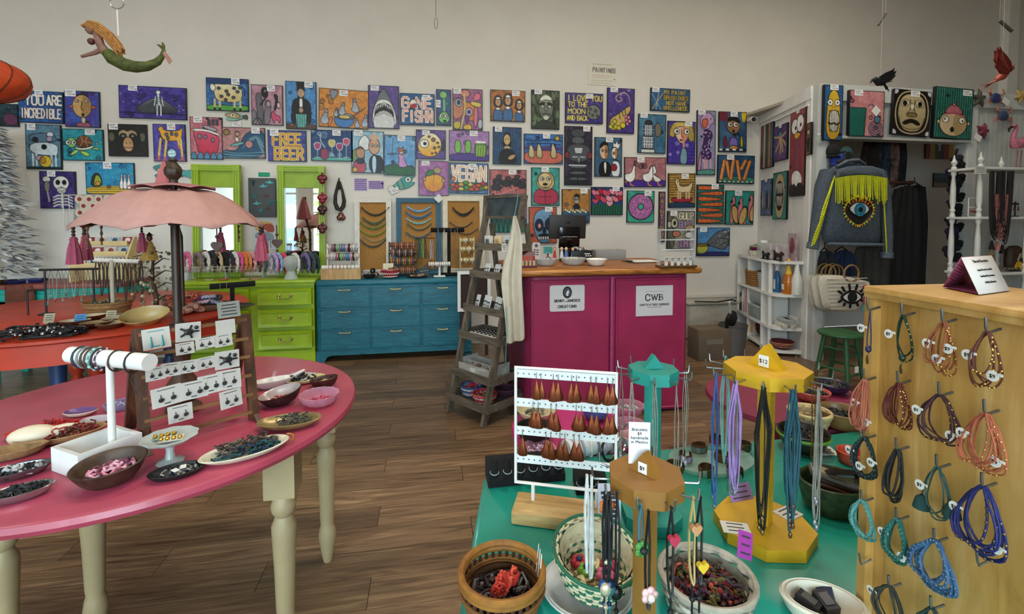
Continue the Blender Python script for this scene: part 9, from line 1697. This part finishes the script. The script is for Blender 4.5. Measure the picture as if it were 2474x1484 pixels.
for i in RG(5):
 def pd(q,z,i=i):q.sph((0,0,z-.006),(.0085,.006,.0095),10,7);q.sph((0,0,z+.03),.0035,7,5);q.sph((0,0,z-.03),.0035,7,5);q.tb([(0,0,z),(0,0,z-.09)],.0012,5)
 bunch(BH,1445+6*i,1195,1,'0d0d0f',.115+.012*(i%3),.008,'black knotted cord bracelet with %s bead on the left of the tan stand'%['a dark blue','an ivory speckled','a teal','a navy striped','a black'][i],None,.0016,pd,['2a4a7a','c8b89a','3a7a80','1c2c50','16161a'][i])
bunch(BH,1440,1180,2,'c4c4c0',.15,.006,'clear bead strand at the far left of the tan stand','clear strands on the tan stand',.002)
for n,(px,c,lab,kd)in EN(((1490,'e0702c','clear strand with an orange and yellow flower pendant on the tan stand','b'),(1510,'4a8c3c','strand with a green and blue flower pendant left of the tan post','f'),(1525,'c8a0a0','black knotted cord with a pale pink tag bead left of the tan post','c'))):
 p=tip(BH,px,1215)+Vc((.004*n,.012*(1-n),0));t=strand('bracelet',lab,'bracelet',p,.008,[.10,.055,.12][n],.0016,m(['c8c8c4','3a6a78','0d0d0f'][n],.4),None);q=MB();z=[-.02,-.05,-.10][n];[q.sph((.006*cos(j*1.26),-.004,z+.006*sin(j*1.26)),(.0055,.003,.0055),7,5)for j in RG(5)];q.ob('flower_pendant',m(c,.5,0,.5,90),t);MB().sph((0,-.008,z),.005,7,5).ob('centre',m(['e0c040','16161a','d8c8c0'][n],.5),t)
for n,(px,py,c,lab)in EN(((1640,1215,'b03048','black knotted cord with a red heart bead right of the tan post'),(1690,1200,'d8b02c','black cord with a yellow and pink heart at the right of the tan stand'),(1655,1215,'c08a5c','gold beaded strand right of the tan post'))):
 p=tip(BH,px,py)+Vc((.010*(n==1),0,0));t=strand('bracelet',lab,'bracelet',p,.012,.11,.0016,m('0d0d0f' if n<2 else 'a8925c',.5),None);MB().pr([(x,y-.035-.05*(n==1))for x,y in hpoly(.008)],.006,(0,-.006,0)).ob('heart_bead',m(c,.5),t);MB().tb([(0,0,-.11),(0,0,-.15)],.0014,5).sph((0,0,-.13),.004,7,5).ob('cord_end',BLK,t)
def sticker(stand,off,txt,lab,s=.018,rz=0):
 t=TG('price_sticker',lab,'sticker',stand.location+Vc(off),rz,rot=(-.0,0,rz));MB().bbox((0,0,0),(s,.0008,s*1.1),.0003).ob('label',PAPW,t);text(txt,s*.55,(0,-.0008,-s*.2),t,'lettering',DK)
for st,R,rt_,txt,lab in((BT,.051,-1.,'$9','white $9 sticker on the triangle of the tan stand'),(YT,.077,-1.2,'$12','white $12 sticker on the triangle of the yellow stand')):
 h=(bp.z if st is BT else 1.066)-TZ;a=rt_;nv=Vc((sin(a),-cos(a),0));sticker(st,nv*(R*.152+.0006)+Vc((0,0,h+R*.17)),txt,lab,R*.26,a)
h=bp.z-TZ;card('price_card','white card reading Bracelets $9 handmade in Mexico standing on the tan stand',BT.location+Vc((-.004,.012,h+.006)),.029,.058,'e4e2e4',-.25,(0,0,-.25),txt='Bracelets\n$9\nhandmade\nin Mexico',sz=.0058)
for n,(px,py,rz,c,lab,w_,h_)in EN(((1783,1290,.75,'d4d0c4','white handwritten price card lying on the yellow base',.05,.035),(1925,1252,-.6,'d0ccc0','white handwritten card on the right of the yellow base',.045,.035))):
 p=on(px,py,TZ+.023);t=card('price_card',lab,p,w_,h_,c,rot=FLAT(rz));t.rotation_euler=(-PI/2,0,-rz*.5)
card('paper_note','lilac note leaning behind the yellow post',on(1795,1210,TZ+.022),.055,.032,'a888b8',.1,(-.5,0,.1));card('paper_note','magenta folded note clipped to the newspaper basket',on(1797,1430,TZ)+Vc((0,0,.055)),.04,.04,'a83a9c',.3,(-.3,.5,.3));card('price_card','white list of prices standing behind the green rimmed basket',on(1472,1280),.045,.09,'c8c4d0',-.2,(-.05,0,-.2),7)
# ---------------------------------------------------------------- white metal earring rack with copper drops
e0,e1=atD(1246,1165,.996),atD(1487,1193,.955);ed=e1-e0;ed.z=0;ew=ed.length;ed.normalize();ea=math.atan2(ed.y,ed.x);k=.975/FPX;ey=Vc((-ed.y,ed.x,0))
t=TG('earring_rack','white metal frame rack of copper earrings on a pale wooden base','earring rack',(e0.x,e0.y,TZ+.001),ea);zb=e0.z-TZ;eh=286*k
MB().bbox((ew*.46,-.012,.013),(ew*.92,.075,.026),.003).ob('base',wood(['9a7440','c09a60','d4b47c'],(5,40,40),.6,.15),t);q=MB();q.tb([(0,0,zb),(ew,0,zb),(ew,0,zb+eh),(0,0,zb+eh)],.0042,8,T1);[q.cyl((x*ew,0,.024),(x*ew,0,zb),.004,.004,8)for x in(.18,.82)];q.ob('frame',WHITE,t)
BZs=[zb+eh*u for u in(.985,.735,.49,.245)]
for z in BZs:
 q=MB();q.box((ew/2,-.001,z-.008),(ew-.006,.003,.017));o2=q.ob('bar',m('d8dad8',.4),t);q=MB();[q.cyl((ew*(i+.5)/18,-.0024,z-.008),(ew*(i+.5)/18,-.0032,z-.008),.0017,.0017,6)for i in RG(18)];tag(q.ob('holes',m('5a5c5c',.6),o2),kind='stuff')
rowsE=[(.24,.41,.59,.78,.94),(.21,.39,.64,.79,.94),(.05,.34,.48,.62)]
for r_,xs_ in EN(rowsE):
 for i,x in EN(xs_):
  for s in(-1,1):
   if r_==2 and i==0 and s<0:continue
   p=Vc((e0.x,e0.y,TZ+.001+BZs[r_]-.012))+ed*(x*ew+s*.005)-ey*.004;t=TG('drop_earring','copper teardrop earring, %s of the pair %s on the %s bar'%(['left','right'][s>0],['first from the left','second from the left','third from the left','fourth from the left','at the right end'][i],['top','second','third'][r_]),'earring',p,ea+U(-.3,.3),'copper teardrop earrings on the white rack');MB().tb([(0,0,.008),(0,-.003,.004),(0,0,-.012)],.0007,4).ob('wire',SIL,t);q=MB();L=U(.034,.04);q.la([(.0015,-.010),(.006,-.012-L*.35),(.0112,-.012-L*.75),(.0095,-.012-L*.92),(0,-.012-L)],n=12,sy=.5);q.ob('drop',COPPER,t)
def ringstand(a,b,h,n,lab,rings):
 v=(b-a);L=v.length;rz=math.atan2(v.y,v.x);t=TG('ring_stand',lab,'ring stand',(a+b)/2,rz);MB().pr([(0,0),(.06,0),(.06,h),(.035,h),(0,h*.35)],L,(0,0,0),(0,1,0),(0,0,1)).ob('wedge',VEL,t);xs=[-L/2+L*(i+.5)/n for i in RG(n)]
 for i,x in EN(xs):MB().tb([(x,.012,h*.45),(x,.004,h),(x,.0,h*1.45)],[.0095,.009,.004],10).ob('finger',VEL,t)
 for i,x in EN(xs[:rings]):c_=(a+b)/2+Matrix.Rotation(rz,3,'Z')@Vc((x,.008,0))+Vc((0,0,h*.7));loop('ring','silver ring on the %s, %s'%('long black ring stand' if n>3 else 'small black ring stand',ORD[i]),'ring',c_,(0,-.25,.97),.0095,.0009,['b0b0b2'],'rings on the black stands',n=16,elong=1)
ringstand(on(1180,1180),on(1366,1161),.045,6,'long black velvet ring stand of six fingers at the table corner',6);ringstand(on(1392,1196),on(1470,1196),.03,3,'small black velvet ring stand behind the earring rack base',3)
# ---------------------------------------------------------------- behind: magenta table goods
for n,(px,py,wd,h,mt,lab,f_)in EN(((1296,1010,96,.03,m('c4b894',.3,0,.2,20),'cream iridescent shell dish on the magenta table',['8a8a78','5a5a50']),(1292,1064,94,.04,m('181614',.35,0,.2),'black bowl of dark mixed beads on the magenta table',['2a4a40','16161a','6a6a5c']),(1300,1100,90,.02,PGL,'lilac pink glass dish at the left of the magenta table',['a888a8','d8c0d0']),(1438,1010,70,.035,m('3a64a0',.25,0,.2),'blue glazed bowl behind the earring rack',['3a4a5c','8a98a8']),(1520,1000,74,.03,PGL,'cut glass pink dish of silver clasps, the farther of two',['c8c8c8','8a8a8a']),(1522,1046,76,.03,PGL,'cut glass pink dish nearer the teal stand',['b0a0a8','8a7a84']))):
 p,r=plc(px,py,wd,MZ);dish('glass_dish' if mt is PGL else 'bowl',lab,'dish',p,r,h,mt,0,1,.5,.003,wav=.03 if mt is PGL else 0,wn=16);heap('bead_heap','small pieces lying in the %s'%lab.split(' on the')[0].split(' at the')[0].split(' behind')[0].split(' nearer')[0],'beads',p+Vc((0,0,h*.4)),r*.6,r*.5,f_,14,.01,.0022,0,3,beads=16)
a,b=onZ(1368,1088,MZ+.03),onZ(1484,1062,MZ+.03);t=TG('bracelet_roll','white cushion roll of pastel bracelets on the magenta table','bracelet roll',a);MB().cyl((0,0,0),b-a,.026,.026,18).ob('roll',m('d8d6d4',.7),t)
for i,c in EN(('c8b8c8','8a94a0','d8d4cc','6a7480','b8a8b8','c89aac')):loop('bracelet','%s bead bracelet on the white roll behind the earring rack'%['mauve','slate','ivory','steel','grey lilac','rose'][i],'bracelet',a+(b-a)*(.1+.15*i),b-a,.029,.0035,[c],'bracelets on the white cushion roll',n=16,elong=1.05)
p,r=plc(1524,1076,66,TZ);dish('shell_bowl','pale pink scallop bowl left of the teal stand','bowl',p,r,.03,m('c89a98',.35),0,.8,.5,.003,wav=.06,wn=9)
for n,(px,py,R,c,lab)in EN(((1500,1092,.018,SIL,'twisted silver cuff lying beside the pink scallop bowl'),(1470,1110,.026,m('3a302a',.3,.7),'dark metal hoop bangle behind the tan stand'))):loop('cuff',lab,'cuff',on(px,py)+Vc((0,0,R)),(.5,-.8,.2),R,.0035,['888'],n=20,elong=1).children[0].data.materials[0]=c
t=TG('glass_tray','clear glass tray of wide cuff bracelets between the teal and yellow stands','tray',on(1718,1120),0);MB().la([(0,.003),(.085,.003),(.1,.014),(.102,.014),(.088,0),(0,0)],n=36,sx=1.05,sy=.72).ob('tray',glass('c8dcd4',.05,.04),t)
for i,(px,py,c,cn)in EN(((1690,1096,'5a6a64','green grey'),(1655,1118,'8a7c94','mauve'),(1730,1076,'7a2c48','berry'),(1746,1118,'7a6a94','violet'),(1795,1092,'8a8478','pearl'),(1706,1152,'8a2c4c','raspberry'),(1776,1154,'6a5a84','purple'),(1632,1142,'4a6a60','jade'))):
 p=on(px,py)+Vc((0,0,.005));t=TG('cuff_bracelet','wide metal cuff with %s stone inlay in the glass tray'%cn,'cuff',p,i*.8,'cuffs in the glass tray');q=MB();N=20;V=[[(R_i*cos(a),R_i*sin(a)*.8,z)for a in[.3+5.6*j/N for j in RG(N+1)]]for R_i,z in((.02,0),(.0212,.010),(.02,.02),(.0185,.02),(.0185,0))];q.sheet(V);q.ob('band',m('8a5a3c',.25,.8,.2),t);q=MB();V=[[((.0222)*cos(a),.0222*.8*sin(a),z)for a in[2+3*j/8 for j in RG(9)]]for z in(.003,.0105,.018)];q.sheet(V);q.ob('inlay',m(c,.3,0,.5,120),t)
p,r=plc(1213,1463,196);bk=basket('coiled_basket','tall brown coiled basket with openwork rim at the near left of the teal table','basket',p,r*.84,r*1.0,.034,['7a4a1c','94601f','5a3a1c'],8,weave=False,wall=.012,n=36);q=MB();z0=.034
for k_ in RG(34):a=2*PI*k_/34;q.cyl((r*cos(a),r*sin(a),z0),(r*cos(a),r*sin(a),z0+.013),.003,.003,5)
q.ob('openwork_stakes',m('3c2410',.8),bk);q=MB();[q.tb([(r*1.005*cos(2*PI*j/44),r*1.005*sin(2*PI*j/44),z0+.015+.0075*i)for j in RG(44)],.0055,7,T1)for i in RG(2)];q.ob('top_coils',m('8a5a1c',.7,0,.25,60,.3),bk)
heap('bead_heap','dark bead bracelets and rings in the brown coiled basket','bracelets',p+Vc((0,0,.008)),r*.7,r*.7,['1c1214','3a1c20','6a6a68','241a1c'],60,.02,.0022,0,beads=50,loops=T1)
heap('red_lace','coral red crocheted piece lying on the dark beads in the brown basket','crochet',p+Vc((.004,.0,.03)),r*.5,r*.2,['c83c2c','d8543c','a82820'],46,.012,.0028,.75)
for i in RG(3):card('price_card','white tag tucked over the brown basket rim, %s'%['frontmost','middle one','rearmost'][i],p+Vc((r*.9,.012-.012*i,.04)),.006,.04,'d0ccc0',1.3,(.1,.15,1.3+.1*i),2)
p,r=plc(1434,1428,200);t=dish('plate','white plate under the green rimmed basket','plate',p+Vc((-.01,.0,0)),r*1.12,.012,m('c4c2bc',.3),0,1,.6,.004)
GB=basket('woven_basket','white palm basket with dark green rim below the earring rack','basket',p+Vc((0,0,.013)),r*.7,r*.98,.055,['1c5a40','c4bc9c','b8ae8c'],12,n=36)
heap('palm_strips','broad pale palm strips lining the green rimmed basket','strips',p+Vc((0,0,.02)),r*.62,r*.62,['c8bc94','d0c49c','b8aa80'],36,.012,.004,0,4,.3)
for i,(dx,dy,c)in EN(((-.02,.015,'a82030'),(-.014,-.004,'6a9c34'),(.026,.0,'a01c30'),(.012,-.02,'c86080'))):t=TG('bead_flower','%s bead flower ring in the green rimmed basket'%['dark red','green and blue','crimson','rose'][i],'ring',p+Vc((dx,dy,.04)));q=MB();[q.sph((.009*cos(j*1.05),.009*sin(j*1.05),0),.007,7,5)for j in RG(6)];q.ob('petals',m(c,.5,0,.3,90),t);MB().sph((0,0,.006),.005,7,5).ob('centre',m('1c2c4c',.5),t)
GB.rotation_euler=(.22,0,0);GB.location.z+=.012
p,r=plc(1706,1472,212);basket('paper_basket','round basket woven of rolled newspaper right of the tan post','basket',p,r*.74,r*.98,.055,['9c9484','b4ac9a','7c7668'],7,n=26)
heap('bracelet_heap','purple, olive and red bead bracelets heaped in the newspaper basket','bracelets',p+Vc((0,0,.022)),r*.72,r*.72,['4a1c34','5a5420','7a1c1c','a8482c','3a3020','2c1420'],120,.03,.0024,0,9,.9,beads=150)
p,r=plc(1988,1497,190);dish('oval_dish','white oval stone dish at the near edge of the teal table','dish',p,r,.03,m('cfc8b4',.7,0,.08,20),-.5,.72,.6,.008)
for i,(dx,dy,c)in EN(((-.018,.012,'17171c'),(.012,.008,'1c1c20'),(.02,.012,'16203c'))):t=TG('gift_box','small %s card box in the white oval dish'%['open black','black','dark blue'][i],'box',p+Vc((dx,dy,.012)),.4-.5*i,rot=(.2,.1-.2*i,.5-.6*i));MB().box((0,0,.008),(.022,.032,.014)).ob('box',m(c,.6),t);MB().box((0,0,.0158),(.015,.02,.001)).ob('window',m(['4a4a44','2a2a2c','24305c'][i],.3),t)
p,r=plc(2012,1225,160);dish('mosaic_basket','dark mosaic basket of framed pieces right of the yellow stand','basket',p,r,.06,m('2c3a1c',.5,0,.7,60,.4),0,.85,.75,.006)
t=TG('mosaic_mirror','black star shaped mosaic frame with a small square mirror in the mosaic basket','mirror',p+Vc((.012,-.004,.07)),rot=(.9,0,-.3));MB().pr(ck([(.05*(1 if i%2 else .72)*cos(i*PI/4),.05*(1 if i%2 else .72)*sin(i*PI/4))for i in RG(8)],1,T1),.008,(0,0,0)).ob('frame_body',m('1c1210',.4,0,.5,50),t);MB().box((0,-.006,0),(.036,.004,.036)).ob('glass',m('7a948c',.08,.6),t)
for i in RG(3):t=TG('wooden_case','%s carved wooden case stacked in the mosaic basket'%['lower brown','middle dark','upper grey'][i],'case',p+Vc((-.004*i,-.02+.006*i,.05+.010*i)),.4+.2*i,rot=(.2,.25,-.5));MB().bbox((0,0,0),(.09,.034,.012),.004).ob('case',m(['4a2c18','241810','5a5a54'][i],.4,0,.3,30),t);MB().box((0,0,.0065),(.07,.02,.001)).ob('inlay',m('8a7a5c',.4),t)
p,r=plc(2056,1118,64);dish('clay_disc','orange patterned clay bowl beside the display box','bowl',p,r,.03,m('b8442c',.6,0,.3,60,.3),0,1,.7,.004);card('price_card','white handwritten card lying behind the mosaic basket',on(2000,1100),.06,.05,'d0ccc4',rot=(-PI/2,0,-.3),ln=5)
for n,(px,py,wd,h,c,lab,z)in EN(((1940,1085,112,.05,'1a1712','black bowl with a green band of dark rings behind the yellow stand',TZ),(2030,1030,104,.05,'7a5c34','brown wooden bowl of dark beads beside the display box',.729),(1962,968,78,.035,'b8584c','red and pink patterned bowl of black pieces at the back',.729),(2012,946,74,.03,'241a34','dark purple speckled bowl at the back right',.729))):
 p,r=plc(px,py,wd,z);t=dish('bowl',lab,'bowl',p,r,h,m(c,.4,0,.4 if n>1 else .2,40),0,1,.6,.004);heap('bead_heap','black rings and beads in the %s'%lab.split(' of ')[0].split(' with ')[0].split(' at ')[0],'beads',p+Vc((0,0,h*.55)),r*.7,r*.7,['1c1a18','3a3630','121012'],26,.012,.002,0,loops=T1)
 if n==0:MB().tb([(r*.97*cos(2*PI*j/36),r*.97*sin(2*PI*j/36),h*.82)for j in RG(36)],.005,6,T1).ob('green_band',m('5c8a2c',.5),t)
p,r=plc(1955,1030,86,.729);basket('crochet_basket','cream crocheted openwork basket behind the black bowl','basket',p,r*.7,r,.045,['c0a878','a8906a'],5)
# ---------------------------------------------------------------- wooden bracelet display box
b0,b1=onZ(2095,690,1.25),onZ(2474,750,1.25);fd=(b1-b0);fd.z=0;fd.normalize();fnv=Vc((fd.y,-fd.x,0));fnv=-fnv if fnv.x>0 else fnv;BLn=.36;PINE=wood(['9a6c2c','bd8f48','c89c58','d8b070'],(22,22,3),.45,.12,coat=.1);PINEx=wood(['a07434','c09450','d4ac6c'],(22,3,22),.45,.12)
ang=math.atan2(fd.y,fd.x);t=TG('display_box','pale pine display box hung with bracelets at the right of the teal table','display box',(b0.x,b0.y,TZ+.001),ang);H=1.25-TZ-.001;BW=.19
MB().box((BLn/2,BW/2+.006,H/2-.008),(BLn-.004,BW-.012,H-.016)).ob('panel',PINE,t);[MB().box((x,.006,H/2-.009),(.014,.016,H-.018)).ob('corner_strip',PINE,t)for x in(.006,BLn-.006)];MB().bbox((BLn/2,BW/2-.0,H-.009),(BLn+.004,BW+.008,.018),.002).box((BLn/2,-.0055,H-.0065),(BLn,.002,.003)).ob('top_board',PINEx,t)
fpt=Vc(b0)+fnv*.002
def hookpt(px,py):return onP(px,py,fpt,fnv)
sgn=1
def bl(px,py,w_,h_,n,c,lab,r=.0012,c2=None,tags=0,kind=None):
 p=hookpt(px,py);k=dep(p)/FPX;t=TG('bracelet_bunch' if n>1 else 'cord_bracelet',lab,'bracelets' if n>1 else 'bracelet',p+fnv*.012,ang);W_,H_=w_*k,h_*k
 r*=.78;n+=n>2
 q=MB();q.tb([(0,.012,0),(0,-.006,-.004),(.0,-.008,.002),(0,-.009,.014)],.0016,6);hk=q.ob('hook',m('6a6a66',.35,.8),t)
 for i in RG(n):
  s=1-.32*i/max(n,1)*U(.5,1.2);dx=U(-.25,.25)*W_;q=MB();P=[]
  for j in RG(25):
   a=2*PI*j/24;y=(1-cos(a))/2;P.append((W_/2*s*sin(a)*(.45+.65*y)+dx*y,-.004-.0022*i*sin(a/2)-.003*sin(a+i),-.003-H_*s*y+.0015*sin(5*a+i)))
  q.tb(P,r,6,T1)
  if kind=='rope':
   for j in RG(0,24,1):q.mat(1).sph([P[j][0],P[j][1]-r*.5,P[j][2]],r*.62,5,3)
  q.ob('cord',[m(c,.7,0,.3,90,.3),m(c2 or c,.6,0,.2)],t)
  if c2 and kind!='rope' and i%2==0:q=MB();[q.sph((P[j][0],P[j][1]-.001,P[j][2]),r*1.3,6,4)for j in list(RG(3,9))+[11,12,13]];q.ob('beads',m(c2,.3,.6,.2),t)
 if kind=='drop':MB().sph((0,-.005,-H_*.97),(.0045,.004,.005),9,6).tb([(0,-.005,-H_),(0,-.005,-H_-.008)],.0006,4).ob('bead',m(c,.35),t);MB().sph((-.001,-.005,-H_-.014),(.003,.0012,.007),8,5).ob('leaf_charm',m('6a5a2c',.35,.7),t)
 if kind=='tassel':
  for s in(-1,1):MB().la([(.002,-H_*.72),(.0065,-H_*.78),(.0095,-H_*.98),(0,-H_*.97)],(s*W_*.5,-.006,.012*(s>0)),10).ob('tassel',m('123c3a',.9),t)
 for i in RG(tags):q=MB();x,z=(-.45+.8*i/max(tags-.99,1))*W_,-H_*(.5+.25*(i%2));q.pr([(x+.0062*cos(a),z+.0062*sin(a))for a in[PI*j/6 for j in RG(12)]],.0006,(0,-.012,0));q.box((x+.007,-.012,z+.003),(.006,.0006,.003));q.ob('price_tag',PAPW,t);text('$9',.006,(x,-.0126,z-.002),t)
for a in[(2126,742,24,105,1,'23264a','navy cord bracelet with one bead at the top left of the pine box',.0011,None,1,'drop'),(2210,756,58,112,2,'14301c','dark green cord bracelets with a leaf charm at the top of the pine box',.0014,'8a7a34',1,'drop'),(2310,772,62,128,5,'8a4a28','tan brown cord bracelets with gold charms at the top of the pine box',.0013,'b08a3c',3),(2418,795,72,140,4,'5a2a1c','brown cord and gold bead bracelets at the top right of the pine box',.0013,'b8903c',2),(2116,912,42,135,8,'b0604a','salmon pink cord bracelets on the left of the second row',.0012,None,2),(2200,920,64,108,7,'5a1a12','dark red brown cord bracelets in the second row',.0013,'a88a34',0),(2302,948,104,118,5,'3c1c22','plum brown cord bracelets with white tags in the second row',.0014,'a8883c',2),(2414,992,94,142,7,'a8583c','coral cord bracelets at the right of the second row',.0013,'b08a4c',2),(2116,1052,78,100,3,'0f2022','thick black and teal braided bracelets on the left of the third row',.0028,'6a8a88',3,'rope'),(2196,1080,50,135,5,'11100f','black braided bracelets in the third row',.0018,'3a3834',0,'rope'),(2296,1122,72,130,3,'2c4c48','thin teal bracelets with dark tassels in the third row',.0011,None,1,'tassel'),(2408,1168,118,172,7,'1a2160','royal blue cord bracelets with brass bells on the right of the third row',.0017,'7a6440',2),(2110,1204,76,92,4,'4c8a86','aqua rope bracelets on the left of the fourth row',.0024,'a8c8c0',0,'rope'),(2196,1248,66,108,4,'1c5a52','teal rope bracelets in the fourth row',.0026,'7ab0a4',2,'rope'),(2290,1300,112,122,5,'33567a','blue rope bracelets at the right of the fourth row',.0028,'8ab0c8',0,'rope'),(2178,1410,92,90,8,'33352c','grey green thin cord bracelets in the bottom row',.0014,None,2),(2282,1462,70,80,4,'16302c','dark green cord bracelets at the very bottom of the pine box',.0016,None,0)]:bl(*a)
for n,(px,py)in EN(((2104,1352),(2394,1352))):p=hookpt(px,py);tt=TG('empty_hook','empty bent wire hook on the %s of the pine box'%['left','right'][n],'hook',p,ang);MB().tb([(0,.001,0),(0,-.016,-.006),(-.0,-.018,.0),(-.0,-.02,.012)],.0014,6).ob('wire',m('6a6a66',.35,.8),tt)
A_,B_,C_=onZ(2279,694,1.2515),onZ(2366,712,1.2515),onZ(2440,702,1.2515);rdg=(A_+B_)/2+Vc((0,0,.046));v=C_-B_;nrm=(rdg-B_);t=TG('tent_card','folded tent card with pink leaf print and handwriting on top of the pine box','sign',B_)
q=MB();q.sheet([[B_-B_,v],[nrm,nrm+v]]);o2=q.ob('front_panel',m('d4cec8',.8,0,.03),t);s=o2.modifiers.new('s','SOLIDIFY');s.thickness=.0008;q=MB();q.sheet([[A_-B_,A_-B_+v],[nrm,nrm+v]]);o3=q.ob('back_panel',m('9a4a6c',.7,0,.4,60),t);s=o3.modifiers.new('s','SOLIDIFY');s.thickness=.0008;MB().sheet([[A_-B_+Vc((0,0,.0006)),A_-B_+v+Vc((0,0,.0006))],[Vc((0,0,.0006)),v+Vc((0,0,.0006))]]).ob('floor_panel',m('8a3a60',.7,0,.3,60),t)
x_=v.normalized();y_=(nrm-x_*nrm.dot(x_)).normalized();z_=x_.cross(y_);M4=Matrix((x_,y_,z_)).transposed().to_euler()
for i,(s_,sz)in EN((('Thread Bracelets',.0062),('inspired by the beautiful',.0042),('handmade by women',.0045),('in Bali, Indonesia',.0045))):o=text(s_,sz,v*.5+nrm*(.82-.17*i-.06*(i>0))+z_*.0012,t,'lettering',DK,M4)
q=MB();nb=(nrm-(A_-B_));nn=v.cross(nb).normalized()
for i in RG(6):o_=(A_-B_)+nb*(.2+.09*i)+v*.25;[q.tb([o_,o_+v*s_*.22+nb*.12],.0006,4)for s_ in(-1,1)]
q.ob('leaf_print',m('5a1c3c',.7),t)
